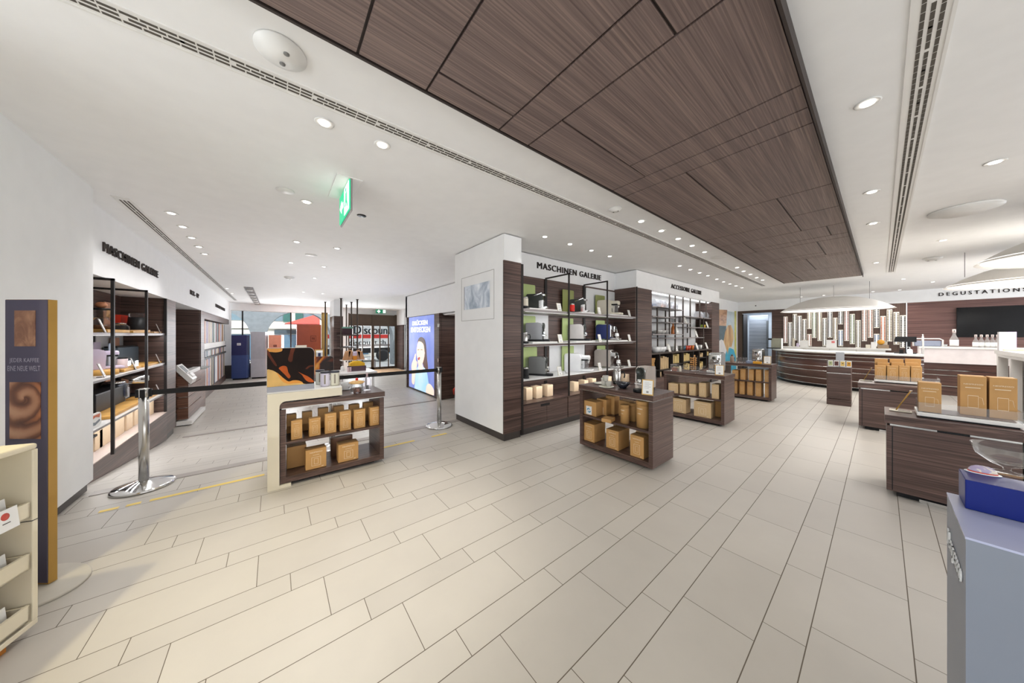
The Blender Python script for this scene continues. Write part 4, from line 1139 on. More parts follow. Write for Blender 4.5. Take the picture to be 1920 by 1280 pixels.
# top of the second table
citiz(PZ(1192, 735, TZ) + Vector((0.01, 0.09, 0)), 0.05, 'silver capsule machine with black dial on the nearest display table', M_MTITAN, None, 1.0)
cpos = PZ(1212, 741, TZ)
card(cpos.x, cpos.y + 0.02, TZ, 0.25, 'gold-framed card leaning beside the silver capsule machine', 0.115, 0.165, M_GOLD, 0.15)
p = PZ(1168, 727, TZ)
t = thing('bowl', 'black angular bowl between the jug and the silver machine', 'bowl', p)
G().lathe([(0.04, 0), (0.045, 0.01), (0.095, 0.065), (0.09, 0.066), (0.04, 0.015), (0.001, 0.012)], (0, 0, 0), 8).build('shell', plain('black glaze', srgb(36, 38, 46), 0.15), t)
p = PZ(1157, 719, TZ)
frother((p.x, p.y, TZ), 'glass and steel milk frother jug with brown handle on the nearest table', M_STEEL, M_CHROME, 0.2, 0.05)
p = PZ(1137, 725.5, TZ)
M_OPAL = plain('opal glass', srgb(222, 220, 206), 0.25)
tag(G().lathe([(0.05, 0), (0.09, 0.008), (0.088, 0.012), (0.04, 0.006)], p, 28).build('plate', M_OPAL), 'pale plate at the left end of the nearest table, front one of two', 'plate', 'pale plates')
p2 = PZ(1127, 719, TZ)
tag(G().lathe([(0.05, 0), (0.09, 0.008), (0.088, 0.012), (0.04, 0.006)], p2, 28).build('plate', M_OPAL), 'pale plate at the left end of the nearest table, behind the front one', 'plate', 'pale plates')
for k, (pp, dz, lb) in enumerate([(p, 0.012, 'opal glass cup on the front pale plate, right of the pair'), (p + Vector((-0.075, 0.02, 0)), 0.012, 'opal glass cup on the front pale plate, left of the pair'), (p + Vector((-0.04, 0.0, 0)), 0.078, 'opal glass cup stacked on the pair on the front plate'), (p2 + Vector((-0.01, 0.03, 0)), 0.012, 'opal glass cup on the rear pale plate')]):
    goblet((pp.x + 0.03, pp.y, TZ + dz), lb, 0.065, 0.036, 'opal glass cups', False, glass('opal cups', (0.93, 0.92, 0.87), 0.05, 0.45))

# ================================================================ goods on the third table
yT = 5.52
for i, (a, b, yt) in enumerate([(1253, 1271, 718.5), (1274.5, 1286, 719), (1292, 1304, 720), (1310.5, 1323.5, 717.5), (1334.5, 1348, 720.5)]):
    kb_y(a, b, yt, yT, zS, 0.2, '%s kraft carton on the shelf of the wine-glass table' % ['leftmost', 'second', 'middle', 'fourth', 'rightmost'][i], 'kraft cartons on the third table', M_KRAFTL)
for i, (a, b, yt) in enumerate([(1258, 1286, 747), (1301, 1333, 753)]):
    kb_y(a, b, yt, yT, zB, 0.2, ['wide kraft carton at the left of the bottom shelf under the wine glasses', 'wide kraft carton at the middle of the bottom shelf under the wine glasses'][i], 'kraft cartons on the third table', M_KRAFTL)
kb_y(1338, 1352, 752, 5.75, zB, 0.15, 'kraft carton in the dark right corner of the bottom shelf', 'kraft cartons on the third table', None, False)
creatista(PZ(1337, 699, TZ) + Vector((0.0, 0.06, 0)), 0.1, 'polished steel espresso machine on the wine-glass table', M_MGREY, 1.05)
cpos = PZ(1349, 703.5, TZ)
card(cpos.x, cpos.y, TZ, 0.2, 'gold-framed card beside the polished espresso machine', 0.12, 0.165, M_GOLD, 0.15)
p = PZ(1265, 695.5, TZ)
t = thing('glass_jar', 'low square glass jar of brown capsules on the wine-glass table', 'jar', p)
G().cbox((0, 0, 0.055), 0.12, 0.09, 0.11).build('glass', M_ACRYL, t, 0.01)
G().cbox((0, 0, 0.035), 0.08, 0.06, 0.06).build('contents', plain('brown capsules', srgb(150, 92, 66), 0.5, var=0.2), t)
G().cbox((0, 0, 0.115), 0.11, 0.085, 0.015).build('lid', M_STEEL, t)
p = PZ(1275, 696, TZ)
t = thing('bottle', 'small cream bottle with an orange mark beside the glass jar', 'bottle', p)
G().lathe([(0.022, 0), (0.024, 0.005), (0.024, 0.075), (0.01, 0.09), (0.009, 0.105)], (0, 0, 0), 16).build('body', M_MCREAM, t)
G().lathe([(0.011, 0.105), (0.011, 0.125)], (0, 0, 0), 12).build('cap', M_CAPSHADE, t)
rnd = random.Random(5)
for k, (dx, dy) in enumerate([(1281, 697), (1286, 694), (1291, 699), (1297, 697), (1303, 701), (1309, 699), (1314, 702), (1319, 697)]):
    p = PY(dx, 690, max(5.54, min(5.9, PZ(dx, dy, TZ).y))); p.z = TZ
    goblet(p, '%s stemmed glass from the left in the cluster around the capsule tower' % ORD[k], 0.11, 0.032, 'stemmed glasses on the third table')
p = PZ(1301, 695, TZ)
t = thing('capsule_tower', 'spiral wire tower holding golden capsules on the wine-glass table', 'capsule holder', p)
G().lathe([(0.08, 0), (0.08, 0.012), (0.07, 0.015)], (0, 0, 0), 24).build('base', M_CHROME, t)
g = G()
for k in range(6):
    a = k * PI / 3
    g.tube([(0.062 * math.cos(a), 0.062 * math.sin(a), 0.012), (0.062 * math.cos(a), 0.062 * math.sin(a), 0.27)], 0.004, 6)
g.build('wire_column', M_CAPSHADE, t)
for k in range(3):
    a = R(240 + 40 * k) if k < 3 else 0
    for q in range(6):
        c_ = thing('coffee_capsule', 'golden capsule in the %s column of the tower, %s from its base' % (['left', 'middle', 'right'][k], ORD[q]), 'capsule', p + Vector((0.05 * math.cos(a), 0.05 * math.sin(a), 0.035 + 0.038 * q)), 0, 'golden capsules in the tower')
        c_.rotation_euler = (1.2, 0, a + PI / 2)
        G().lathe([(0.016, 0), (0.0175, 0.002), (0.014, 0.005), (0.011, 0.022), (0.005, 0.027)], (0, 0, 0), 12).build('shell', plain('golden foil', srgb(214, 160, 96), 0.3, 0.6), c_)

# ================================================================ goods on the fourth table
yQ = 8.36
for r_, (zb, row, rl) in enumerate(((zS, [(1373, 1384, 693.5), (1388, 1397.5, 691.5), (1404, 1413, 692.5), (1417, 1427, 692.8), (1433.5, 1443, 694)], 'shelf'), (zB, [(1374, 1382, 713.5), (1386.5, 1396, 714.5), (1401, 1411, 715.5), (1416.5, 1427, 717), (1434, 1444, 718.2)], 'bottom shelf'))):
    for i, (a, b, yt) in enumerate(row):
        kb_y(a, b, yt, yQ, zb, 0.24, '%s kraft carton on the %s of the farthest display table' % (['leftmost', 'second', 'middle', 'fourth', 'rightmost'][i], rl), 'kraft cartons on the fourth table', None, True)
citiz2 = creatista(PZ(1417, 681, TZ) + Vector((0.0, 0.05, 0)), 0.0, 'black espresso machine with a steel jug on the farthest display table', M_MBLACK, 1.0)
cpos = PZ(1438.5, 682.5, TZ)
card(cpos.x, cpos.y, TZ, 0.1, 'gold-framed card beside the black espresso machine', 0.13, 0.18, M_GOLD, 0.2)
for k, px in enumerate((1379.5, 1385, 1392, 1397)):
    p = PZ(px, 680.5 + 0.3 * (k % 2), TZ)
    goblet(p, '%s straight water glass from the left on the farthest display table' % ORD[k], 0.13, 0.036, 'straight glasses on the fourth table', False)
p = PZ(1372.5, 679, TZ)
t = thing('canister', 'small taupe canister at the left end of the farthest display table', 'canister', p)
G().lathe([(0.036, 0), (0.038, 0.004), (0.038, 0.14), (0.02, 0.15)], (0, 0, 0), 18).build('body', plain('taupe', srgb(150, 128, 112), 0.4), t)
G().lathe([(0.02, 0.15), (0.02, 0.18), (0.01, 0.185)], (0, 0, 0), 14).build('lid', plain('dark taupe', srgb(96, 76, 66), 0.4), t)
p = PZ(1406, 681, TZ)
tag(G().box(p.x - 0.07, p.x + 0.07, p.y - 0.03, p.y + 0.04, TZ, TZ + 0.06).build('coffee_sleeve_pack', plain('blue-grey pack', srgb(140, 152, 178), 0.5), None, 0.006), 'blue-grey pack lying before the black espresso machine', 'pack')
p = PZ(1420, 682, TZ)
tag(G().box(p.x - 0.075, p.x + 0.075, p.y - 0.03, p.y + 0.03, TZ, TZ + 0.055).build('coffee_sleeve_pack', plain('amber pack', srgb(222, 160, 44), 0.5), None, 0.006), 'amber pack lying before the black espresso machine', 'pack')
# ================================================================ belt posts
def post(x, y, label):
    t = thing('belt_post', label, 'belt post', (x, y, 0), 0, 'steel belt posts')
    G().lathe([(0.2, 0), (0.205, 0.006), (0.205, 0.018), (0.19, 0.028), (0.06, 0.062), (0.034, 0.07)], (0, 0, 0), 40).build('base', M_CHROME, t)
    G().lathe([(0.034, 0.06), (0.034, 0.9)], (0, 0, 0), 24).build('pole', M_STEEL, t)
    G().lathe([(0.034, 0.86), (0.036, 0.862), (0.036, 0.935), (0.03, 0.94)], (0, 0, 0), 24).build('head', M_STEEL, t)
    g = G()
    for a in (0, 90, 180, 270):
        g.cbox((0.04 * math.cos(R(a)), 0.04 * math.sin(R(a)), 0.895), 0.022, 0.03, 0.075, (0, 0, R(a)))
    g.build('belt_cassette', M_CAPSHADE, t)
    return t
pA, pB, pC = Vector((-4.41, -0.972, 0)), Vector((-4.41, 2.05, 0)), Vector((-4.41, 0.58, 0))
post(pA.x, pA.y, 'steel belt post on a round base by the left white partition')
post(pB.x, pB.y, 'steel belt post on a round base beside the white pillar')
post(pC.x, pC.y, 'steel belt post half hidden behind the picture-board table')
def belt(a, b, sag, label):
    g = G(); n = 14; top = []; bot = []
    d = (b - a).normalized(); nr = Vector((-d.y, d.x, 0)) * 0.0015
    for i in range(n + 1):
        s = i / n
        p = a.lerp(b, s); z = 0.895 - sag * 4 * s * (1 - s)
        top.append((p.x, p.y, z + 0.025)); bot.append((p.x, p.y, z - 0.025))
    v = []; f = []
    for k in (1, -1):
        for q in (top, bot):
            v += [(p[0] + nr.x * k, p[1] + nr.y * k, p[2]) for p in q]
    m = n + 1
    for i in range(n):
        f += [(i, i + 1, m + i + 1, m + i), (2 * m + i, 3 * m + i, 3 * m + i + 1, 2 * m + i + 1), (i, 2 * m + i, 2 * m + i + 1, i + 1), (m + i, m + i + 1, 3 * m + i + 1, 3 * m + i)]
    f += [(0, m, 3 * m, 2 * m), (n, 2 * m + n, 3 * m + n, m + n)]
    g.add(v, f)
    tag(g.build('barrier_belt', M_BELT), label, 'barrier belt', 'black barrier belts')
u = Vector((0, 0.05, 0))
belt(pA + u, pC - u, 0.0, 'black belt stretched from the left belt post to the picture-board table')
belt(pC + u, pB - u, 0.0, 'black belt stretched from the table to the belt post by the pillar')

# ================================================================ left foreground: totem and beige shelf
fw = Vector((-_s, _c, 0)); rt = Vector((_c, _s, 0))
dep = 1.70
tl = rt * ((12 - 960) / FPX * dep) + fw * dep
tr_ = rt * ((90 - 960) / FPX * dep) + fw * dep
wdt = (tr_ - tl).length
zt = EYE + (CY - 562) / FPX * dep
tot = thing('sign_totem', 'tall navy sign board with gold edge reading JEDER KAFFEE EINE NEUE WELT', 'sign board', tl, YAW)
M_NAVY = plain('navy sign face', srgb(72, 68, 92), 0.45, var=0.01)
G().box(0, wdt, -0.004, 0.0, 0.03, zt).build('face', M_NAVY, tot)
G().box(-0.002, wdt + 0.002, 0.0, 0.034, 0.02, zt + .002).build('board', M_GOLD, tot)
SWL = [(0.25, srgb(196, 150, 118)), (0.42, srgb(172, 122, 92)), (0.55, srgb(128, 80, 54)), (0.68, srgb(90, 50, 34)), (0.8, srgb(178, 112, 70))]
def swirl_mat():
    t = NT('coffee swirl print')
    tc = t.node('ShaderNodeTexCoord')
    mp = t.node('ShaderNodeMapping'); mp.inputs['Location'].default_value = (-0.11, 0, -1.09); mp.inputs['Scale'].default_value = (1, 1, 1)
    t.link(tc.outputs['Object'], mp.inputs['Vector'])
    sx = t.node('ShaderNodeSeparateXYZ'); t.link(mp.outputs[0], sx.inputs[0])
    x, z = sx.outputs['X'], sx.outputs['Z']
    r_ = t.math('POWER', t.math('ADD', t.math('MULTIPLY', x, x), t.math('MULTIPLY', z, z)), 0.5)
    an = t.math('ARCTAN2', z, x)
    n = t.noise(t.coord((7, 7, 7)), 1.0, 4, 0.5, 0.5)
    s = t.math('ADD', t.math('MULTIPLY', r_, 55), t.math('ADD', t.math('MULTIPLY', an, 1.0), t.math('MULTIPLY', n, 3.0)))
    f = t.math('ADD', 0.5, t.math('MULTIPLY', 0.32, t.math('SINE', s)))
    f2 = t.math('ADD', t.math('MULTIPLY', f, 0.6), t.math('MULTIPLY', t.math('ADD', 0.5, t.math('MULTIPLY', x, 2.6)), 0.4))
    t.color(t.ramp(f2, SWL)); t.b.inputs['Roughness'].default_value = 0.4
    return t.m
def tz(y): return EYE + (CY - y) / FPX * dep
def tx(px): return (px - 12) / FPX * dep
G().box(tx(30), tx(69), -0.006, -0.004, tz(649), tz(582)).build('picture', picture_mat('coffee pour print', [(0.3, srgb(96, 58, 44)), (0.45, srgb(140, 96, 72)), (0.6, srgb(178, 134, 104)), (0.72, srgb(120, 76, 56))], (9, 9, 7), 2.2, 1.0), tot)
G().box(tx(21), tx(79), -0.006, -0.004, tz(822), tz(716)).build('picture', swirl_mat(), tot)
g = G()
letters(g, 'JEDER KAFFEE', (tx(20.5), -0.0045, tz(681)), (1, 0, 0), tx(76) - tx(20.5), tz(671) - tz(681), (0, -1, 0), 0, 0.0)
letters(g, 'EINE NEUE WELT', (tx(17), -0.0045, tz(695)), (1, 0, 0), tx(78) - tx(17), tz(685.5) - tz(695), (0, -1, 0), 0, 0.0)
g.build('lettering', plain('pale lilac lettering', srgb(176, 172, 190), 0.5), tot)
G().lathe([(0.27, 0), (0.27, 0.012), (0.262, 0.016)], (wdt * .5 + .02, -0.03, 0), 40, None, 1, 0.75).build('base', plain('sand floor plate', srgb(190, 184, 172), 0.5), tot)

M_SAND = plain('sand lacquer', srgb(226, 216, 192), 0.55, var=0.01)
M_SANDIN = plain('sand back', srgb(196, 186, 160), 0.6, var=0.02)
bz = R(162)
ux = Vector((math.cos(bz), math.sin(bz), 0)); uy = Vector((-math.sin(bz), math.cos(bz), 0))
corner = PZ(72, 1171, 0.03); corner.z = 0
LB = 1.1
bs = thing('shelf_unit', 'beige open shelf unit with card trays at the left edge', 'shelf unit', corner - ux * LB, bz)
hB = 0.925
G().box(-0.0, LB, 0.0, 0.34, hB - 0.028, hB).build('top', M_SAND, bs, 0.01)
G().box(LB - 0.024, LB, 0.0, 0.34, 0.07, hB - 0.028).build('side_panel', M_SAND, bs, 0.004)
G().box(0, 0.024, 0.0, 0.34, 0.07, hB - 0.028).build('side_panel', M_SAND, bs)
G().box(0.0, LB, 0.0, 0.34, 0.045, 0.07).build('bottom', M_SAND, bs, 0.004)
G().box(0.02, LB - 0.02, 0.2, 0.22, 0.07, hB - 0.028).build('back_panel', M_SANDIN, bs)
G().box(0.03, LB - 0.09, 0.03, 0.3, 0.0, 0.045).build('plinth', plain('orange wood plinth', srgb(190, 118, 40), 0.5), bs)
G().box(LB - 0.026, LB + 0.001, -0.001, 0.1, 0.553, 0.556).build('panel_joint', M_CAPSHADE, bs)
for zz in (0.575, 0.33, 0.085):
    g = G().box(0.03, LB - 0.036, 0.0, 0.012, zz, zz + 0.075).box(0.03, LB - 0.036, 0.0, 0.16, zz - 0.0, zz + 0.008).box(LB - 0.044, LB - 0.036, 0, 0.16, zz, zz + 0.07)
    g.build('tray', M_SAND, bs)
def bpt(x, y, z):
    p = bs.location + ux * x + uy * y
    return (p.x, p.y, z)
def leaflet(x, y, z, h, w_, label, dot=True):
    t = thing('leaflet', label, 'leaflet', bpt(x, y, z), bz, 'leaflets in the beige shelf trays')
    M = Matrix.Rotation(-0.1, 4, 'X')
    G().box(-w_ / 2, w_ / 2, 0, 0.003, 0, h, M).build('sheet', M_WHITEST, t)
    if dot:
        g = G().lathe([(0.016, 0), (0.016, 0.0008)], (0, 0, 0), 16, M @ Matrix.Translation((w_ * .2, -0.0002, h * .68)) @ Matrix.Rotation(PI / 2, 4, 'X'))
        g.build('red_dot', plain('red print', srgb(206, 80, 64), 0.5), t)
        G().box(w_ * .12, w_ * .3, -0.001, 0, h * .34, h * .38, M).box(-w_ * .3, -w_ * .05, -0.001, 0, h * .16, h * .19, M).build('print', plain('dark print', srgb(90, 88, 86), 0.5), t)
leaflet(LB - 0.17, -0.012, 0.572, 0.095, 0.16, 'white leaflet with a red dot hung over the top tray of the beige shelf')
leaflet(LB - 0.16, 0.04, 0.584, 0.11, 0.18, 'white leaflet standing in the top tray of the beige shelf', False)
leaflet(LB - 0.16, 0.04, 0.34, 0.1, 0.18, 'white leaflet standing in the middle tray of the beige shelf', False)
leaflet(LB - 0.16, 0.04, 0.095, 0.1, 0.18, 'white leaflet standing in the bottom tray of the beige shelf', False)
# wrinkled paper bags hanging behind the trays
for zz, lb in ((0.3, 'crumpled pink-brown paper bag behind the middle tray of the beige shelf'), (0.095, 'crumpled pink-brown paper bag behind the bottom tray of the beige shelf')):
    g = G(); v = []; f = []
    rnd = random.Random(int(zz * 100))
    nx, nz = 6, 9
    for j in range(nz):
        for i in range(nx):
            v.append((-0.1 + 0.2 * i / (nx - 1) + rnd.uniform(-.006, .006), rnd.uniform(-.008, .008), 0.225 * j / (nz - 1)))
    m = len(v)
    v += [(p[0], p[1] + 0.05, p[2]) for p in v]
    for j in range(nz - 1):
        for i in range(nx - 1):
            a = j * nx + i
            f += [(a, a + 1, a + nx + 1, a + nx), (m + a, m + a + nx, m + a + nx + 1, m + a + 1)]
    for j in range(nz - 1):
        for i in (0, nx - 1):
            a = j * nx + i
            f.append((a, a + nx, m + a + nx, m + a))
    for i in range(nx - 1):
        a = (nz - 1) * nx + i
        f += [(a, a + 1, m + a + 1, m + a), (i, i + 1, m + i + 1, m + i)]
    g.add(v, f, True)
    o = g.build('paper_bag', plain('pink-brown paper', srgb(206, 176, 152), 0.8, var=0.06)); o.location = bpt(LB - 0.2, 0.075, zz - 0.0 + 0.008 if zz < .2 else 0.338); o.rotation_euler = (0, 0, bz)
    tag(o, lb, 'paper bag', 'paper bags in the beige shelf')

# ================================================================ right foreground: grey plinth and blue box
zp_ = 0.9
xL = 0.145; yN, yFr = 1.472, 1.835
pl = thing('plinth', 'grey display plinth at the lower right with white script on its left side', 'plinth', (xL, yN, 0))
M_PLG = plain('grey plinth lacquer', srgb(124, 130, 142), 0.4, var=0.01)
G().box(0, 0.62, 0, yFr - yN, 0, zp_ - 0.006).build('body', M_PLG, pl)
G().box(-0.001, 0.621, -0.001, yFr - yN + .001, zp_ - 0.006, zp_).build('top', plain('pale blue-grey top', srgb(176, 180, 206), 0.22, var=0.01), pl)
g = G()
letters(g, 'Nespresso', (-0.0012, yFr - yN - 0.06, zp_ - 0.17), (0, -1, -0.0), 0.26, 0.07, (-1, 0, 0), 0.004, 0.01)
g.build('lettering', M_WHITEST, pl)
G().box(-0.002, 0.01, 0.06, 0.17, 0.1, 0.32).build('hand_slot', plain('blue slot', srgb(60, 90, 170), 0.4), pl)
q = PZ(1809.5, 953, zp_)
bxT = HZ(899, q)
bb_ = thing('riser_box', 'glossy deep blue box standing on the grey plinth', 'riser box', (q.x, q.y, zp_ + .001))
bdep = max(0.1, PZ(1806, 880, bxT).y - q.y)
M_BLUE = plain('deep blue gloss', srgb(2, 26, 108), 0.35, 0, 0.25, var=0.01)
G().box(0, 0.5, 0, bdep, 0, bxT - zp_).build('body', M_BLUE, bb_, 0.002)
# marbled cake on a plate and glass bowl
p = PZ(1848, 887, bxT); p.y = q.y + bdep * .5
p = PZ(1846, 893, bxT)
t = thing('cake', 'lilac and cream marbled oval cake on a small plate on the blue box', 'cake', (p.x, p.y + 0.03, bxT), 0.1)
t.scale = (0.62, 0.62, 0.62)
G().lathe([(0.06, 0), (0.078, 0.004), (0.076, 0.006)], (0, 0, 0), 32, None, 0.72, 0.42).build('plate', M_MWHITE, t)
def marble():
    n = NT('marbled glaze')
    f = n.noise(n.coord((26, 26, 26)), 1.0, 2, 0.4, 1.4)
    n.color(n.ramp(f, [(0.42, srgb(172, 158, 184)), (0.5, srgb(176, 164, 188)), (0.54, srgb(214, 204, 190))])); n.b.inputs['Roughness'].default_value = 0.25
    return n.m
G().lathe([(0.055, 0.006), (0.062, 0.012), (0.058, 0.022), (0.048, 0.032), (0.03, 0.04), (0.001, 0.043)], (0, 0, 0), 32, None, 0.72, 0.42).build('glaze', marble(), t)
G().lathe([(0.063, 0.006), (0.064, 0.011), (0.06, 0.012)], (0, 0, 0), 32, None, 0.72, 0.42).build('rim', plain('red rim', srgb(198, 66, 44), 0.4), t)
p = PZ(1893, 893, bxT)
bowl = G().lathe([(0.035, 0), (0.034, 0.004), (0.008, 0.01), (0.008, 0.02), (0.03, 0.03), (0.058, 0.055), (0.068, 0.09), (0.066, 0.09), (0.056, 0.056), (0.028, 0.034), (0.001, 0.03)], (0, 0, 0), 32).build('glass_bowl', M_GLASS)
bowl.location = (p.x, p.y + 0.03, bxT)
tag(bowl, 'clear footed glass bowl behind the marbled cake', 'glass bowl')

# ================================================================ right counters
def counter(x0, x1, y0, y1, zt, label, seam=True):
    t = thing('counter', label, 'counter', (x0, y0, 0), 0, 'dark wood counters on the right')
    L = x1 - x0; D = y1 - y0
    G().box(-0.01, L + 0.0, -0.012, D, zt - 0.075, zt).build('top', M_WOODTOP, t, 0.003)
    G().box(0.02, L, 0.012, D - .02, zt - 0.095, zt - 0.075).build('rail_recess', M_CAPSHADE, t)
    g = G().box(0.02, L * .42, 0.0, 0.014, zt - 0.092, zt - 0.078).box(L * .66, L, 0.0, 0.014, zt - 0.092, zt - 0.078)
    g.build('metal_inlay', M_STEEL, t)
    G().box(0.0, L, 0.0, D - .02, 0.05, zt - 0.095).build('body', M_WOOD, t, 0.002)
    G().box(0.03, 0.036, -0.001, 0.02, 0.06, zt - .1).build('panel_joint', M_CAPSHADE, t)
    G().box(0.06, L - .03, 0.05, D - .06, 0.0, 0.05).build('plinth', M_CAPSHADE, t)
    G().box(L * .28, L * .7, 0.012, 0.04, 0.0, 0.03).build('foot_plate', M_STEEL, t)
    return t
counter(0.032, 0.66, 4.335, 4.81, 0.728, 'dark wood counter nearest on the right, with the acrylic tray of big cartons')
counter(0.668, 1.45, 4.335, 4.81, 0.728, 'dark wood counter cut off by the right edge')
counter(-0.215, 0.5, 7.085, 7.585, 0.711, 'farther dark wood counter on the right with many stacked cartons')
# pedestal with leaflets
zp2 = 0.785
pd = thing('pedestal', 'narrow dark wood pedestal holding a leaflet rack before the long counter', 'pedestal', (-0.715, 9.06, 0))
G().box(0, 0.34, 0, 0.3, 0.13, zp2).build('body', M_WOOD, pd, 0.01)
G().box(0.0, 0.34, 0.004, 0.3, 0.0, 0.12).build('plinth', M_WOOD, pd)
G().box(0.002, 0.338, -0.003, 0.01, zp2 - 0.13, zp2 - 0.12).build('metal_inlay', M_STEEL, pd)
lr = thing('leaflet_rack', 'clear rack of four coffee booklets with a grey acrylic sign on the pedestal', 'rack', (-0.715, 9.06, zp2 + .0015))
G().box(0.0, 0.34, 0.02, 0.1, 0.0, 0.015).box(0, 0.34, 0.09, 0.1, 0, 0.12).build('holder', M_ACRYL, lr)
G().box(0.125, 0.245, 0.1, 0.108, 0.0, 0.31).build('sign_plate', glass('grey acrylic', (0.8, 0.82, 0.86), 0.1, 0.55), lr)
for k, c in enumerate((srgb(190, 198, 150), srgb(96, 54, 50), srgb(222, 190, 110), srgb(216, 160, 60))):
    t = thing('booklet', ['green', 'maroon', 'pale yellow', 'amber'][k] + ' coffee booklet in the rack on the pedestal', 'booklet', (-0.715 + 0.02 + 0.085 * k, 9.085, zp2 + 0.018), 0, 'booklets on the pedestal')
    G().box(0, 0.07, 0, 0.03, 0, 0.115).build('cover', M_WHITEST, t)
    G().box(0.008, 0.062, -0.001, 0, 0.012, 0.1).build('front_print', plain('booklet %d' % k, c, 0.5), t)
    G().box(0.025, 0.045, -0.002, -0.001, 0.055, 0.07).build('mark', M_PRINTD, t)
# acrylic trays, rods and cartons
def tray(x0, x1, y0, y1, z, lip, label, rise=0.05):
    t = thing('acrylic_tray', label, 'tray', (x0, y0, z))
    L = x1 - x0; D = y1 - y0
    G().box(0, L, 0, D, 0.012, 0.042).build('base', M_WHITE, t, 0.004)
    G().box(0.02, L - 0.02, 0.02, D - .02, 0.0, 0.012).build('feet', M_CAPSHADE, t)
    G().box(0.03, L - 0.03, 0.03, D - .03, 0.042, 0.046).build('deck', M_WOODTOP, t)
    G().box(0.008, L - 0.008, 0.01, 0.015, 0.042, lip).box(0.008, 0.013, 0.015, D - .02, 0.042, lip).box(L - 0.013, L - 0.008, 0.015, D - .02, 0.042, lip).build('acrylic_wall', M_ACRYL, t)
    return t
zR = 0.7295
a = PZ(1719, 781, zR); b = PZ(1914, 800.5, zR)
tray(a.x, b.x, a.y, a.y + 0.33, zR, 0.13, 'clear acrylic tray with white base on the nearest right counter')
zd = zR + 0.0475
yb1 = a.y + 0.035
def kbw(pl, pr, yt, Y, zb, d, label, group):
    A, B = PY(pl, yt, Y), PY(pr, yt, Y)
    t = thing('carton', label, 'box', ((A.x + B.x) / 2, Y, zb), 0, group)
    W = B.x - A.x; h = A.z - zb
    G().box(-W / 2, W / 2, 0, d, 0, h).build('body', M_KRAFT, t, 0.002)
    g = G()
    letters(g, 'NESPRESSO', (-W * .36, -0.0006, h * .78), (1, 0, 0), W * .74, W * .085, (0, -1, 0), 0, 0.0)
    g.box(-W * .3, W * .28, -0.0008, 0, h * .7, h * .715)
    lw = W * .012
    for x0, x1, z0, z1 in ((-W * .2, W * .2, h * .5, h * .51), (-W * .2, -W * .19, h * .2, h * .5), (W * .19, W * .2, h * .2, h * .5), (-W * .2, W * .2, h * .2, h * .21)):
        g.box(x0, x1, -0.0008, 0, z0, z1)
    g.tube([(W * .22, -0.0004, h * .47), (W * .34, -0.0004, h * .46), (W * .4, -0.0004, h * .3)], 0.0008, 4)
    g.build('print', M_PRINT, t)
    G().box(-W / 2 + 0.002, W / 2 - 0.002, d * .3, d * .33, h, h + 0.0008).build('tape_strip', M_KRAFTL, t)
    return t
kbw(1722, 1765.3, 716, yb1, zd, 0.12, 'kraft carton standing alone at the left of the acrylic tray', 'large kraft cartons in the acrylic tray')
kbw(1800, 1850, 703.8, yb1 + 0.1, zd, 0.14, 'large kraft carton in the acrylic tray, left one of the touching pair', 'large kraft cartons in the acrylic tray')
kbw(1855, 1908, 707, yb1 + 0.1, zd, 0.14, 'large kraft carton in the acrylic tray, right one of the touching pair', 'large kraft cartons in the acrylic tray')
def rod(p, z, tall, label, lean=(0.035, 0.02)):
    t = thing('sign_holder', label, 'sign holder', (p.x, p.y, z), 0)
    G().box(-0.07, 0.06, -0.045, 0.045, 0, 0.01).build('base', M_CREAM, t, 0.003)
    G().box(-0.02, 0.05, -0.02, -0.012, 0.01, 0.016).build('slot', M_GREYMETAL, t)
    G().tube([(-0.03, 0.0, 0.01), (-0.03 + lean[0], lean[1], tall)], 0.005, 8).build('rod', M_GOLD, t)
    G().lathe([(0.008, 0), (0.008, 0.008)], (-0.03 + lean[0], lean[1], tall - 0.004), 10).build('knob', M_CREAM, t)
rod(PZ(1690, 771, zR), zR, 0.2, 'leaning gold rod on a cream base at the left end of the nearest right counter', (0.085, 0.02))
zR2 = 0.7125
rod(PZ(1625, 713.5, zR2), zR2, 0.21, 'leaning dark rod on a cream base at the left end of the farther right counter', (0.08, 0.02))
a = PZ(1639, 716, zR2)
tray(a.x, a.x + 0.6, a.y, a.y + 0.36, zR2, 0.11, 'clear acrylic tray of stacked cartons on the farther right counter')
zd2 = zR2 + 0.0475
y2 = a.y + 0.03
GR = 'kraft cartons in the tray on the farther right counter'
for i, (l, r_, yt) in enumerate([(1640, 1661, 685.5), (1663, 1684.5, 686), (1685.5, 1706, 686), (1708, 1729, 687)]):
    kb_y(l, r_, yt, y2, zd2, 0.09, '%s carton of the front row in the far acrylic tray' % ['leftmost', 'second', 'third', 'rightmost'][i], GR, M_KRAFT, True)
for i, (l, r_, yt) in enumerate([(1645, 1668, 680), (1671, 1696, 680), (1697, 1722, 680)]):
    kb_y(l, r_, yt, y2 + 0.1, zd2, 0.09, '%s carton of the middle row in the far acrylic tray' % ['left', 'central', 'right'][i], GR, M_KRAFT, False)
for i, (l, r_, yt) in enumerate([(1640, 1664.5, 672.5), (1668, 1694, 673), (1697, 1727, 673)]):
    kb_y(l, r_, yt, y2 + 0.2, zd2, 0.1, '%s carton of the rear, tallest row in the far acrylic tray' % ['left', 'central', 'right'][i], GR, M_KRAFT, False)

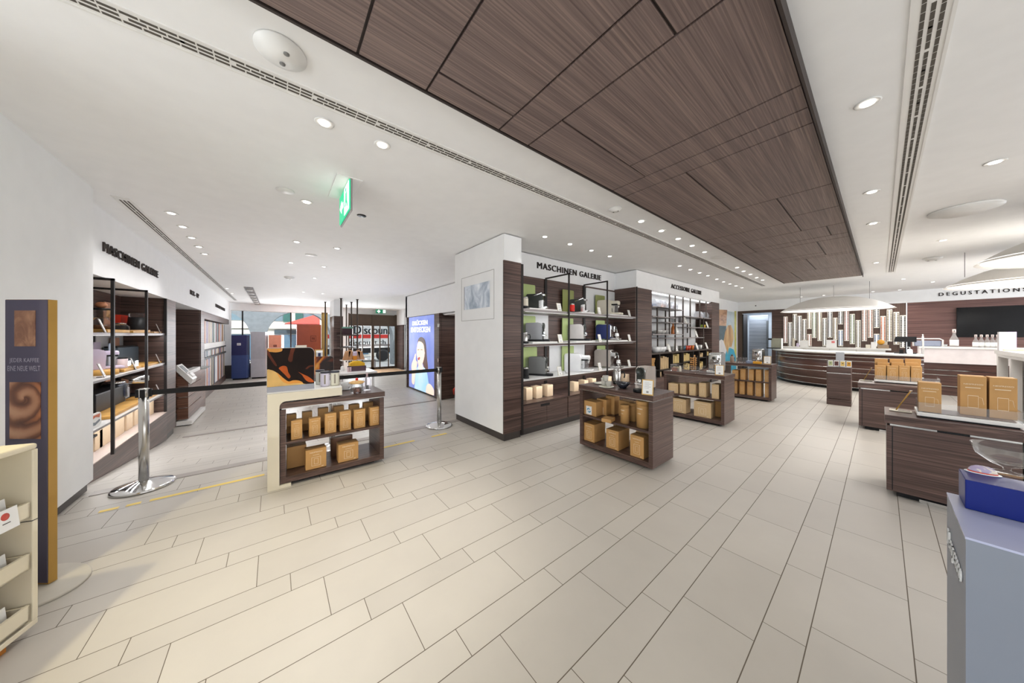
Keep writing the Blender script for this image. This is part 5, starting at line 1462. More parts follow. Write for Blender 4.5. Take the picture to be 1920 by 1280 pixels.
# white-topped counter at the right edge
lc = thing('counter', 'white-topped dark wood counter at the right edge under the pendant lamps', 'counter', (1.34, 6.2, 0))
G().box(0, 2.2, 0, 4.4, 1.1, 1.17).build('top', M_WHITE, lc, 0.004)
G().box(0.02, 2.18, 0.02, 4.38, 1.05, 1.1).build('apron', M_WHITE, lc)
for y in (4.26, 3.4, 1.0):
    G().box(0.02, 0.12, y, y + 0.1, 0, 1.05).build('leg', M_WHITE, lc)
G().box(0.14, 2.1, 0.05, 4.3, 0.08, 1.05).build('body', M_WALLWOOD, lc)
G().box(0.2, 2.0, 0.1, 4.25, 0.0, 0.08).build('plinth', M_CAPSHADE, lc)
p = PY(1900, 648, 10.2)
t = thing('coffee_box', 'tall lilac and white printed box at the end of the white-topped counter', 'box', (p.x - 0.13, 10.2, 1.17))
bh_ = PY(1900, 622, 10.2).z - 1.17
G().box(0, 0.16, 0, 0.14, 0, bh_).build('body', plain('lilac print', srgb(196, 172, 220), 0.4), t)
G().box(-0.001, 0.07, -0.001, 0.0, 0.0, bh_).box(-0.001, 0, 0, 0.14, 0, bh_).build('white_panel', plain('silver white', srgb(226, 222, 226), 0.4), t)
t = thing('serving_board', 'light wooden board lying on the white-topped counter', 'board', (1.45, 10.1, 1.17))
G().box(-0.08, 0.22, 0, 0.28, 0, 0.02).build('plank', plain('light wood', srgb(222, 180, 136), 0.5), t, 0.004)

# ================================================================ curved tasting counter
def arcpts(off=0.0):
    pts = [(-2.26, 13.45), (-2.18, 13.05), (-2.02, 12.66), (-1.75, 12.26), (-1.42, 11.98), (-0.95, 11.78), (-0.4, 11.68), (0.1, 11.65), (0.62, 11.65)]
    out = []
    for i, p in enumerate(pts):
        a = Vector(pts[max(i - 1, 0)]); b = Vector(pts[min(i + 1, len(pts) - 1)])
        d = (b - a).normalized(); nrm = Vector((d.y, -d.x))
        out.append((p[0] - nrm.x * -off, p[1] - nrm.y * -off))
    return out
def strip(off0, off1, z0, z1):
    A = arcpts(off0); B = arcpts(off1)
    g = G(); v = []; f = []
    n = len(A)
    for q, z in ((A, z0), (A, z1), (B, z0), (B, z1)):
        v += [(p[0], p[1], z) for p in q]
    for i in range(n - 1):
        f += [(i, i + 1, n + i + 1, n + i), (n + i, n + i + 1, 3 * n + i + 1, 3 * n + i), (2 * n + i, 3 * n + i, 3 * n + i + 1, 2 * n + i + 1), (i, 2 * n + i, 2 * n + i + 1, i + 1)]
    f += [(0, n, 3 * n, 2 * n), (n - 1, 3 * n - 1, 4 * n - 1, 2 * n - 1)]
    return g.add(v, f, True)
cc = thing('tasting_counter', 'long curved dark wood counter with white inlay lines and a white top', 'counter', (0, 0, 0))
strip(0.0, -0.4, 0.09, 0.95).build('body', wood('counter veneer', (1.0, 1.0, 70), srgb(60, 42, 38), srgb(86, 62, 56), srgb(116, 86, 76), 0.22), cc)
strip(0.09, -0.6, 0.95, 1.0).build('top', M_WHITE, cc)
strip(-0.03, -0.36, 0.0, 0.075).build('plinth', M_CAPSHADE, cc)
for z in (0.875, 0.776, 0.583, 0.46, 0.25, 0.085):
    strip(0.004, -0.02, z - 0.007, z + 0.007).build('metal_inlay', M_CHROME, cc)
# white bar on its right
wb = thing('bar_counter', 'white-fronted tasting bar under the black screen', 'bar', (0.6, 12.6, 0))
G().box(0, 2.6, -0.03, 0.6, 1.12, 1.165).build('top', M_WHITE, wb, 0.004)
G().box(0, 2.6, 0, 0.55, 0.77, 1.12).build('front', plain('pinkish white front', srgb(232, 222, 220), 0.4), wb)
G().box(0.03, 2.6, 0.03, 0.5, 0.0, 0.77).build('body', wood('counter veneer', None, None, None, None), wb)
for z in (0.6, 0.48, 0.22):
    G().box(0.03, 2.6, 0.018, 0.03, z - 0.007, z + 0.007).build('metal_inlay', M_CHROME, wb)
zb_ = 1.1665
def bottle(px, py, Y, h, label):
    p = PY(px, py, Y)
    t = thing('syrup_bottle', label, 'bottle', (p.x, Y, zb_), 0, 'white-labelled bottles on the bar')
    k = h / 0.3
    G().lathe([(0.042 * k, 0), (0.044 * k, 0.01 * k), (0.044 * k, 0.13 * k), (0.018 * k, 0.2 * k), (0.016 * k, 0.26 * k)], (0, 0, 0), 16).build('glass', glass('smoky bottle', (0.85, 0.82, 0.8), 0.03, 0.3), t)
    G().lathe([(0.0452 * k, 0.02 * k), (0.0452 * k, 0.12 * k)], (0, 0, 0), 16).build('label_band', M_WHITEST, t)
    G().lathe([(0.019 * k, 0.24 * k), (0.019 * k, 0.3 * k), (0.01, 0.302 * k)], (0, 0, 0), 14).build('cap', plain('pinkish cap', srgb(232, 214, 208), 0.4), t)
    G().box(-0.008, 0.008, -0.022 * k, -0.018 * k, 0.262 * k, 0.28 * k).build('cap_mark', M_PRINTD, t)
bottle(1789, 650, 12.75, 0.42, 'tallest white-labelled bottle standing alone on the white bar')
for k, px in enumerate((1829.5, 1840, 1851, 1861, 1870.5)):
    bottle(px, 650, 12.7, 0.29, '%s small white-labelled bottle from the left in the row of five on the bar' % ORD[k])
p = PY(1739, 650, 12.8)
t = thing('glass_rack', 'grey-blue cup basket with white rim at the left end of the bar', 'basket', (p.x, 12.75, zb_))
G().box(-0.2, 0.2, 0, 0.22, 0, 0.14).build('body', plain('grey-blue basket', srgb(140, 146, 164), 0.5), t, 0.02)
g = G().tube([(-0.215, -0.005, 0), (-0.215, -0.005, 0.16), (-0.17, -0.005, 0.19), (0.17, -0.005, 0.19), (0.215, -0.005, 0.16), (0.215, -0.005, 0)], 0.014, 8)
g.build('rim', M_WHITE, t)
for k, px in enumerate((1755, 1761, 1765, 1769, 1773)):
    p = PY(px, 650, 12.85)
    o = G().lathe([(0.02, 0), (0.028, 0.05), (0.025, 0.05), (0.001, 0.008)], (p.x, 12.85, zb_), 12).build('espresso_cup', M_MWHITE)
    tag(o, '%s tiny white cup from the left beside the cup basket on the bar' % ORD[k], 'cup', 'tiny white cups on the bar')
# register at the joint of the counters
p = PY(1697, 660, 12.0)
t = thing('cash_register', 'black till screen on a stand at the right end of the curved counter', 'till', (p.x, 11.95, 1.0015))
sA, sB = PY(1678, 640, 11.95), PY(1720, 640, 11.95)
zA, zB2 = PY(1700, 641, 11.95).z - 1.0, PY(1700, 631, 11.95).z - 1.0
Ws = sB.x - sA.x
G().prism([(-Ws / 2 - 0.01, zA), (Ws / 2, zA), (Ws / 2, zB2), (-Ws / 2 + 0.02, zB2)], 'y', -0.03, 0.02).build('screen', M_CAPSHADE, t)
G().box(0.03, 0.08, 0.0, 0.05, 0.02, zA + .02).box(-0.0, 0.02, 0.0, 0.04, 0.02, zA + .02).build('stand', M_CAPSHADE, t)
G().box(-0.17, 0.16, -0.1, 0.12, 0.0, 0.022).build('base', M_CAPSHADE, t, 0.004)
p = PY(1706, 660, 11.7)
t = thing('soap_bottle', 'white pump bottle beside the black till', 'bottle', (p.x, 11.7, 1.0015))
G().lathe([(0.04, 0), (0.042, 0.01), (0.04, 0.1), (0.015, 0.12)], (0, 0, 0), 16).build('body', M_MWHITE, t)
G().tube([(0, 0, 0.12), (0, 0, 0.16), (-0.04, 0, 0.16)], 0.007, 8).build('pump', M_MWHITE, t)
p = PY(1690, 660, 11.72)
t = thing('card_reader', 'small black card reader in front of the till stand', 'card reader', (p.x, 11.72, 1.0015))
G().box(-0.035, 0.035, -0.03, 0.03, 0, 0.02).box(-0.03, 0.03, -0.01, 0.02, 0.02, 0.1).build('body', M_CAPSHADE, t)
sx_ = PY(1722, 650, 11.9)
t = thing('glass_screen', 'clear hygiene screen with white edge between the till and the bar', 'screen', (0.615, 11.75, 1.0015))
G().box(0, 0.012, 0, 0.5, 0.0, 0.42).build('pane', M_ACRYL, t)
G().tube([(0, 0, 0), (0, 0, 0.4), (0, 0.1, 0.46)], 0.012, 8).build('edge', M_WHITE, t)
# laptop-like green-grey screen at the left tip of the counter
q0, q1 = PY(1446, 652, 12.9), PY(1465, 652, 12.9)
t = thing('counter_screen', 'grey-green screen standing at the left tip of the curved counter', 'screen', (q0.x, 12.9, 1.0015))
G().box(0.0, q1.x - q0.x, 0, 0.03, 0.03, 0.34).build('panel', plain('grey-green panel', srgb(120, 120, 106), 0.4), t)
G().box(q1.x - q0.x, q1.x - q0.x + 0.03, -0.02, 0.05, 0.0, 0.34).build('side_post', M_WHITE, t)
G().box(-0.1, q1.x - q0.x, -0.1, 0.16, 0.0, 0.03).box(-0.08, 0.02, 0.0, 0.04, 0.28, 0.34).build('base', M_CAPSHADE, t)

# back counter with white drawers
bk = thing('back_counter', 'white drawer counter along the wall of capsule columns', 'counter', (-2.35, 14.86, 0))
G().box(-0.02, 2.55, -0.04, 0.6, 0.97, 1.02).build('top', M_WHITE, bk)
for k in range(4):
    d_ = G().box(0.05 + 0.6 * k, 0.05 + 0.6 * k + 0.59, 0.0, 0.4, 0.72, 0.965).build('drawer', M_WHITE, bk)
    G().box(0.3 + 0.6 * k, 0.4 + 0.6 * k, -0.01, 0.0, 0.84, 0.86).build('handle', M_GREYMETAL, d_)
G().box(0.05, 2.5, 0.02, 0.6, 0.0, 0.72).build('body', M_WHITE, bk)
zk = 1.0215
def on_back(px0, px1, yt, nm, label, mat, cat, d=0.12, Y=15.1):
    A, B = PY(px0, yt, Y), PY(px1, yt, Y)
    return tag(G().box(A.x, B.x, Y, Y + d, zk, max(A.z, zk + .03)).build(nm, mat, None, 0.006), label, cat)
on_back(1500, 1515, 638, 'gift_box', 'white gift box with gold foot at the left of the back counter', M_WHITE, 'box')
on_back(1549, 1569, 637, 'menu_board', 'white menu board with a red patch on the back counter', M_WHITEST, 'board', 0.02)
A, B = PY(1559, 643, 15.07), PY(1565, 639, 15.07)
tag(G().box(A.x, B.x, 15.085, 15.095, A.z, B.z).build('menu_sticker', plain('soft red', srgb(226, 130, 128), 0.5)), 'soft red patch on the white menu board', 'sticker')
on_back(1486, 1490, 634, 'coffee_pack', 'small cream pack at the left end of the back counter', M_CREAM, 'pack', 0.05)
on_back(1493, 1498, 643, 'coffee_pack', 'small lilac pack beside the white gift box', M_MLILAC, 'pack', 0.05)
on_back(1645, 1667, 646, 'wooden_crate', 'low brown crate at the right of the back counter', plain('crate wood', srgb(150, 128, 104), 0.6), 'crate')
on_back(1633, 1643, 641, 'gift_box', 'small white box beside the brown crate', M_WHITE, 'box')
on_back(1623, 1632, 646, 'cream_tin', 'low cream tin left of the small white box', M_CREAM, 'tin')
p = PY(1651.5, 642, 15.1)
tag(G().ball((p.x, 15.16, PY(1651, 646, 15.1).z + 0.08), 0.08, 16).build('orange_ball', plain('amber ball', srgb(226, 160, 50), 0.4)), 'amber ball on the brown crate of the back counter', 'ball')
on_back(1655, 1664, 640, 'gift_box', 'pale box behind the brown crate', M_CREAM, 'box', 0.05, 15.25)

# ================================================================ capsule columns on the back wall
cols = [(1469.5, 1477, 593.5, 643, 0), (1478, 1485.5, 604, 650, 1), (1487, 1494.5, 588.5, 638, 2), (1496, 1503.5, 592, 648, 1), (1505, 1512.5, 598, 638, 2), (1514, 1522, 584, 616.5, 3), (1514, 1522, 626, 649, 4), (1523, 1531, 580, 633.5, 5), (1533, 1541, 580, 639, 3), (1542.5, 1550.5, 596, 649, 2),
        (1552, 1561, 578, 633, 1), (1562.5, 1570.5, 595.5, 637, 3), (1572, 1581, 578, 608, 1), (1572, 1581, 618, 649, 6), (1583, 1592, 576, 639, 0), (1593.5, 1603, 588.5, 645, 5), (1604.5, 1614, 600, 652, 7), (1616, 1625.5, 576, 639.5, 4), (1627, 1637, 574, 633, 4), (1638.5, 1649, 572, 614.5, 1), (1638.5, 1649, 625.5, 650, 6), (1650.5, 1661, 592.5, 640, 8), (1662.5, 1673, 580, 640, 3), (1675, 1686, 585, 646, 3), (1687, 1699, 591, 652, 2)]
CC = [srgb(190, 120, 130), srgb(60, 70, 96), srgb(50, 52, 60), srgb(150, 130, 100), srgb(170, 100, 84), srgb(110, 140, 106), srgb(70, 130, 190), srgb(112, 104, 88), srgb(214, 104, 48)]
CN = ['rose', 'navy', 'black', 'bronze', 'copper', 'green', 'blue', 'olive', 'orange']
M_LED = plain('white light strip', (1, 1, 1, 1), 0.5, emit=0.55, ecol=(1, 0.99, 0.97, 1))
M_CCREAM = plain('cream column', srgb(232, 226, 214), 0.5)
seen = {}
for i, (l, r_, yt, yb, ci) in enumerate(cols):
    A, B = PY(l, yt, YB), PY(r_, yb, YB)
    n = seen.get(ci, 0); seen[ci] = n + 1
    t = thing('capsule_column', 'lit column of %s capsules on the back wall, %s of that colour from the left' % (CN[ci], ORD[n]), 'capsule column', ((A.x + B.x) / 2, YB - 0.06, B.z), 0, 'lit capsule columns on the back wall')
    W = B.x - A.x; hh = A.z - B.z
    G().box(-W / 2, W / 2, 0, 0.06, 0, hh).build('frame', M_CCREAM, t)
    G().box(-W * .09, W * .09, -0.004, 0, 0.03, hh - 0.03).build('light_strip', M_LED, t)
    g = G()
    nn = max(3, int(hh / 0.055))
    for k in range(nn):
        z = 0.03 + (hh - 0.06) * (k + 0.5) / nn
        for sx2 in (-0.29, 0.29):
            g.lathe([(W * .15, 0), (W * .12, 0.012), (W * .06, 0.02)], (0, 0, 0), 8, Matrix.Translation((sx2 * W, -0.0, z)) @ Matrix.Rotation(PI / 2, 4, 'X'))
    g.build('capsules', plain('capsule ' + CN[ci], CC[ci], 0.4, 0.2), t)
# black screen
tA, tB = PY(1793, 577, YB), PY(1920, 632, YB)
t = thing('television', 'wide black wall screen under the tasting sign', 'television', (tA.x, YB - 0.07, tB.z))
G().box(0, 1.75, 0.0, 0.06, 0, tA.z - tB.z).build('housing', M_CAPSHADE, t)
G().box(0.01, 1.74, -0.004, 0.0, 0.01, tA.z - tB.z - 0.01).build('screen', M_SCREEN, t)

# ================================================================ mural of a blond walker from behind
mu = thing('mural_print', 'printed wall mural of a blond person in a turquoise jacket seen from behind', 'mural', (-3.83, 11.3, 0), PI / 2)
ML = 3.75
G().box(0, ML, -0.004, 0, 0, 2.4).build('sky_print', picture_mat('pale sky print', [(0.35, srgb(176, 198, 206)), (0.5, srgb(206, 216, 216)), (0.65, srgb(226, 230, 226))], (1.2, 1.2, 1.2), 1.0), mu)
def mp(pts, y, mat, nm):
    out = []
    for px, py in pts:
        p = PX(px, py, -3.836)
        out.append((p.y - 11.3, p.z))
    G().prism(out, 'y', y, -0.004).build(nm, mat, mu)
mp([(1346, 580), (1363, 581), (1361, 612), (1346, 610)], -0.005, picture_mat('brick print', [(0.35, srgb(150, 100, 70)), (0.5, srgb(206, 160, 118)), (0.65, srgb(226, 190, 150))], (2, 2, 9), 0.2, 1), 'brick_print')
mp([(1346, 610), (1361, 611), (1360, 640), (1346, 640)], -0.0055, plain('dark shopfront print', srgb(96, 112, 120), 0.5, var=0.1), 'shopfront_print')
mp([(1376.5, 583), (1380, 583), (1380, 690), (1376.5, 690)], -0.0055, plain('meadow print', srgb(206, 200, 110), 0.5, var=0.1), 'meadow_print')
mp([(1346, 640), (1352, 636), (1358, 640), (1362, 662), (1360, 700), (1346, 700)], -0.006, plain('white coat print', srgb(228, 226, 226), 0.5), 'coat_print')
mp([(1357, 672), (1362, 656), (1368, 652), (1375, 655), (1379, 668), (1380, 700), (1366, 702), (1356, 690)], -0.0065, plain('turquoise print', srgb(76, 172, 200), 0.5, var=0.1), 'jacket_print')
mp([(1356, 640), (1359, 622), (1364, 610), (1370, 609), (1374, 620), (1375, 634), (1371, 650), (1366, 650), (1364, 664), (1361, 654)], -0.007, picture_mat('blond hair print', [(0.35, srgb(180, 128, 84)), (0.5, srgb(222, 182, 126)), (0.65, srgb(238, 212, 160))], (5, 5, 1.5), 0.6, 2), 'hair_print')

# wall intercom dot above the door
tag(G().lathe([(0.02, 0), (0.02, 0.02)], (0, 0, 0), 12, Matrix.Translation((PY(1417, 573, YB).x, YB, PY(1417, 573, YB).z)) @ Matrix.Rotation(PI / 2, 4, 'X')).build('sensor_dot', M_CAPSHADE), 'tiny dark sensor on the white band above the far door', 'sensor')
# ================================================================ machine gallery beside the pillar
mg = thing('display_shelving', 'dark wood machine shelving with black frames and three shelves beside the pillar', 'shelving', (0, 0, 0))
SZ = (1.83, 1.32, 0.79)
XS = -3.21
M_SHELFW = plain('pale shelf', srgb(222, 220, 218), 0.35, var=0.01)
for i, z in enumerate(SZ):
    sh = G().box(XM, XS, 2.78, 5.92, z - 0.035, z - 0.004).build('shelf', M_GREYMETAL if i == 0 else M_WOOD, mg)
    G().box(XM, XS + .004, 2.78, 5.92, z - 0.006, z).build('shelf_top', M_GREYMETAL if i == 0 else M_SHELFW, sh)
for y0, y1 in ((2.78, 3.755), (3.765, 4.84), (4.85, 5.92)):
    cb = G().box(XM, -3.235, y0, y1, 0.1, 0.44).build('base_cabinet', M_WOOD, mg, 0.002)
    ym = (y0 + y1) / 2
    for a, b in ((y0 + .004, ym - .002), (ym + .002, y1 - .004)):
        G().box(-3.235, -3.215, a, b, 0.1, 0.43).build('door', M_WOOD, cb, 0.001)
    G().box(-3.216, -3.212, ym - .13, ym + .06, 0.37, 0.405).build('handle_slot', M_CAPSHADE, cb)
    G().box(XM, -3.2, y0, y1, 0.44, 0.455).build('base_top', M_WOODTOPY, mg)
G().box(XM, -3.25, 2.78, 5.92, 0.0, 0.1).build('plinth', M_BASEB, mg)
for y in (3.76, 4.845):
    G().box(-3.205, -3.185, y - 0.012, y + 0.012, 0.455, 2.46).box(XM, -3.185, y - 0.012, y + 0.012, 2.44, 2.462).build('post', M_BLACK, mg)
    G().box(XM, XM + 0.012, y - 0.03, y + 0.03, 0.46, 2.44).build('back_rail', M_BLACK, mg)
G().box(-3.205, -3.185, 5.9, 5.925, 0.455, 2.46).build('post', M_BLACK, mg)
for i, z in enumerate(SZ):
    G().box(-3.255, -3.24, 2.85, 5.85, z - 0.039, z - 0.035).build('light_strip', M_LED, mg)
    area(-3.27, 4.35, z - 0.045, 0.03, 2.9, 5, (0, R(18), 0), (0.97, 0.98, 1))
def panel(l, r_, yt, yb, mat, label, grp, X=XM + 0.03, zb=None):
    A, B = PX(l, yt, X), PX(r_, yt, X)
    z0 = PX((l + r_) / 2, yb, X).z if zb is None else zb
    return board(X, (A.y + B.y) / 2, z0, PI / 2, B.y - A.y, (A.z + B.z) / 2 - z0, mat, label, grp)
M_GREEN = plain('leaf green board', srgb(168, 184, 120), 0.5, var=0.02)
M_OLIVE = plain('olive green board', srgb(136, 142, 80), 0.5, var=0.02)
M_PALE = plain('white back board', srgb(226, 226, 226), 0.5, var=0.01)
GB = 'green backdrop boards in the machine shelving'
zt = [z + 0.0015 for z in SZ]
panel(979, 1003.5, 533, 0, M_GREEN, 'green board at the left of the top machine shelf', GB, XM + .06, zt[0])
panel(1055, 1076, 543.5, 0, M_OLIVE, 'green board in the middle bay of the top machine shelf', GB, XM + .06, zt[0])
panel(1117, 1134, 553.5, 0, M_OLIVE, 'darker olive board in the right bay of the top machine shelf', GB, XM + .06, zt[0])
panel(979, 1004, 592, 0, M_GREEN, 'green board at the left of the middle machine shelf', GB, XM + .06, zt[1])
panel(1054.5, 1075, 596.5, 0, M_GREEN, 'green board in the middle bay of the middle machine shelf', GB, XM + .06, zt[1])
panel(1117.5, 1134, 600.5, 0, M_GREEN, 'green board behind the navy machine', GB, XM + .06, zt[1])
panel(979, 1007, 650.5, 0, M_GREEN, 'green board at the left of the lowest machine shelf', GB, XM + .06, zt[2])
panel(1054, 1076, 648.5, 0, M_GREEN, 'green board behind the white machine', GB, XM + .06, zt[2])
panel(1120, 1135, 647.5, 0, M_GREEN, 'green board behind the silver espresso machine of the lowest shelf', GB, XM + .06, zt[2])
WB = 'white back panels in the machine shelving'
panel(980, 1028, 586.5, 0, M_PALE, 'white panel behind the grey machine at the left of the middle shelf', WB, XM + .015, zt[1])
panel(1099, 1152.5, 543.5, 0, M_PALE, 'white panel behind the cream machine on the top shelf', WB, XM + .015, zt[0])
panel(1030, 1096, 645.5, 0, M_PALE, 'white panel across the middle bay of the lowest machine shelf', WB, XM + .015, zt[2])
# white risers and machines, facing along the wall
RS = 'white riser plates under the machines'
def riser(l, r_, s, label, X=-3.43):
    A, B = PX(l, 600, X), PX(r_, 600, X)
    tag(G().box(X - .17, X + 0.17, A.y, B.y, zt[s], zt[s] + 0.025).build('riser_plate', M_WHITE, None, 0.003), label, 'riser', RS)
riser(979, 1031, 0, 'white riser plate under the black machine at the left of the top shelf')
riser(1076, 1101, 0, 'white riser plate under the black machine beside the red frother')
riser(1129, 1164, 0, 'white riser plate under the cream machine')
riser(985, 1031, 1, 'white riser plate under the grey machine of the middle shelf')
riser(1066, 1102, 1, 'white riser plate under the black-topped machine')
riser(1124, 1163, 1, 'white riser plate under the navy machine')
def at_mg(px, s, X=-3.4, up=0.026):
    p = PX(px, 600, X)
    return (X, p.y, zt[s] + up)
FRL, FRM, FRR = R(122), R(113), R(102)
MGp = 'capsule coffee machines in the machine shelving'
pixie(at_mg(1019, 0), FRL, 'small black machine with chrome lever at the left of the top shelf', M_MBLACK, 1.08, MGp)
pixie(at_mg(1097, 0), FRM, 'small black machine beside the red frother on the top shelf', M_MBLACK, 1.08, MGp)
lattissima(at_mg(1156, 0, -3.33), FRR, 'cream machine at the right of the top shelf', M_MCREAM, 1.15, MGp)
citiz(at_mg(1018, 1), FRL, 'grey capsule machine with black front at the left of the middle shelf', M_MGREY, None, 1.08, MGp)
citiz(at_mg(1096, 1), FRM, 'silver capsule machine with black hood in the middle of the middle shelf', M_MSILVER, M_CAPSHADE, 1.08, MGp)
creatista(at_mg(1151, 1, -3.34), FRR, 'navy espresso machine with polished front on the middle shelf', M_MNAVY, 1.0, MGp)
citiz(at_mg(1024, 2, up=0.0), FRL, 'dark grey capsule machine at the left of the lowest shelf', M_MDGREY, None, 1.1, MGp)
lattissima(at_mg(1100, 2, -3.34, 0.0), FRM, 'white machine with a milk carafe on the lowest shelf', M_MWHITE, 1.2, MGp)
creatista(at_mg(1153, 2, -3.33, 0.0), FRR, 'silver espresso machine with polished front on the lowest shelf', M_MTITAN, 1.15, MGp)
FG = 'milk frothers at the left of the machine shelving'
def fat(px, s, X=-3.38, up=0.0):
    p = PX(px, 600, X); return (X, p.y, zt[s] + up)
frother(fat(985.5, 0, -3.36, 0.025), 'cream milk frother at the left end of the top shelf', M_MCREAM, M_STEEL, 0.17, 0.042, False, FG)
frother(fat(1073, 0), 'bright red milk frother in the middle of the top shelf', plain('red gloss', srgb(214, 40, 30), 0.3), M_STEEL, 0.17, 0.042, False, FG)
frother(fat(985, 1), 'steel and white milk frother jug at the left end of the middle shelf', M_STEEL, M_CHROME, 0.17, 0.04, True, FG)
frother(fat(986, 2), 'black milk frother at the left end of the lowest shelf', M_CAPSHADE, M_STEEL, 0.17, 0.045, False, FG)
MC = 'price cards in the machine shelving'
for s, lst in ((0, [(1052, 'left'), (1127, 'middle'), (1183, 'right')]), (1, [(1054, 'left'), (1128, 'middle'), (1183.5, 'right')]), (2, [(1053, 'left'), (1128, 'middle'), (1183, 'right')])):
    for px, w_ in lst:
        p = PX(px, 600, -3.25)
        card(-3.27, p.y, zt[s], PI / 2, '%s price card on the %s machine shelf' % (w_, ['top', 'middle', 'lowest'][s]), 0.1 if px < 1100 else 0.085, 0.145, M_CREAM, 0.25, MC)
tag(G().lathe([(0.03, 0), (0.034, 0.05), (0.03, 0.05), (0.001, 0.01)], PX(1064, 690, -3.4) * 1.0, 16).build('coffee_cup', M_MWHITE, None), 'small white cup beside the left card of the lowest machine shelf', 'cup').location = (0, 0, zt[2] - PX(1064, 690, -3.4).z)
# pale wooden boxes along the base
PB = 'pale boxes along the base of the machine shelving'
for i, (l, r_, yt) in enumerate([(987, 998.5, 728), (1006, 1017, 725.5), (1026.5, 1037, 722.5), (1076.5, 1085, 717), (1096, 1103, 713.5), (1111, 1118, 710.5), (1140.5, 1147, 706.5), (1174, 1180, 702)]):
    p0, p1 = PX(l, yt, -3.36), PX(r_, yt, -3.36)
    kbox(-3.36, (p0.y + p1.y) / 2, 0.4565, (p1.y - p0.y) * 1.0, 0.14, max(.12, p0.z - .455), PI / 2, '%s pale box from the pillar along the base of the machine shelving' % ORD[i], PB, M_BEIGEBOX, False, 'wooden_box', False)

# ================================================================ accessory gallery
ag = thing('display_shelving', 'lit accessory shelving with a staggered black frame and carton cubbies below', 'shelving', (0, 0, 0))
AY0, AY1 = 6.63, 10.42
M_LITBACK = plain('lit white back wall', srgb(236, 236, 236), 0.6, var=0.01)
M_LITBACK2 = plain('cream fabric back', srgb(226, 220, 208), 0.7, var=0.03)
XBk = -3.62
G().box(XBk - 0.03, XBk, AY0, PX(1304, 600, XBk).y, 1.05, 2.46).build('back_panel', M_LITBACK, ag)
G().box(XBk - 0.03, XBk, PX(1304, 600, XBk).y, AY1, 0.3, 2.46).build('back_panel', M_WALLWOOD, ag)
G().box(XBk - 0.03, XBk, AY0, PX(1304, 600, XBk).y, 0.3, 1.05).build('back_panel', M_WOOD, ag)
G().box(XBk, XC - 0.03, AY0, AY1, 2.44, 2.46).build('ceiling_panel', M_WALL, ag)
G().box(-3.36, -3.3, AY0 + .02, AY1 - .02, 2.425, 2.44).build('light_strip', plain('cool light strip', (1, 1, 1, 1), 0.5, emit=2, ecol=(0.95, 0.98, 1, 1)), ag)
area(-3.34, (AY0 + AY1) / 2, 2.42, 0.06, AY1 - AY0 - 0.2, 8, (0, 0, 0), (0.95, 0.98, 1))
XA_ = -3.26
def ay(px): return PX(px, 600, XA_).y
def az(px, y): return PX(px, y, XA_).z
g_posts = [(1232.3, 575, 625), (1247.8, 565, 660), (1255.3, 550, 627), (1266, 552, 660), (1280.6, 556, 659), (1288.8, 606, 624), (1294.2, 559, 632), (1312, 562, 614), (1318.8, 595, 658), (1324, 565, 594), (1288.8, 632, 659), (1233, 627, 652)]
for px, yt, yb in g_posts:
    y = ay(px)
    x = XA_ if px not in (1247.8, 1288.8, 1233) else -3.5
    y = PX(px, 600, x).y
    zt_, zb_2 = min(2.44, PX(px, yt, x).z), max(1.04, PX(px, yb, x).z)
    G().box(x - 0.012, x + 0.012, y - 0.016, y + 0.016, zb_2, zt_).build('post', M_DARKMETAL, ag)
ash = [(1222.5, 1256, 575.5), (1233, 1281, 578), (1223, 1266.5, 593.5), (1249, 1295, 604.5), (1283, 1335, 594.5), (1290, 1335, 613.5), (1223, 1281, 626), (1249, 1320, 632.5)]
shz = []
for l, r_, y in ash:
    z = az((l + r_) / 2, y); shz.append(z)
    G().box(XBk, XA_ + .01, max(AY0, ay(l)), min(AY1, ay(r_)), z - 0.022, z).build('shelf', M_GREYMETAL, ag)
zl = 1.03
G().box(XBk, XC - .01, AY0, AY1, zl - 0.03, zl).build('long_shelf', M_DARKMETAL, ag)
G().box(XBk, XC - .01, AY0, AY1, 0.43, 0.455).build('cubby_floor', M_WOODTOPY, ag)
cub = [1235.8, 1260, 1279.8, 1299, 1310, 1323.5]
for px in cub:
    y = ay(px); G().box(XBk, XC - .01, y - 0.018, y + 0.018, 0.455, zl - .03).build('divider', M_BLACK, ag)
G().box(XBk, XC - .01, AY0, ay(1235.8), 0.62, 0.64).build('cubby_shelf', M_BLACK, ag)
for l, r_, z in ((1235.8, 1260, 0.62), (1260, 1279.8, 0.72), (1279.8, 1299, 0.74), (1310, 1323.5, 0.8)):
    G().box(XBk, XC - .01, ay(l), ay(r_), z - .02, z).build('cubby_shelf', M_BLACK, ag)
for a, b in ((AY0, (AY0 + AY1) / 2), ((AY0 + AY1) / 2, AY1)):
    c_ = G().box(XBk, XC - 0.02, a + .003, b - .003, 0.09, 0.43).build('base_cabinet', M_WOOD, ag, 0.002)
    G().box(XC - .021, XC - .017, (a + b) / 2 - .3, (a + b) / 2 - .1, 0.37, 0.405).build('handle_slot', M_CAPSHADE, c_)
G().box(XBk, XC - .04, AY0, AY1, 0, 0.09).build('plinth', M_BASEB, ag)
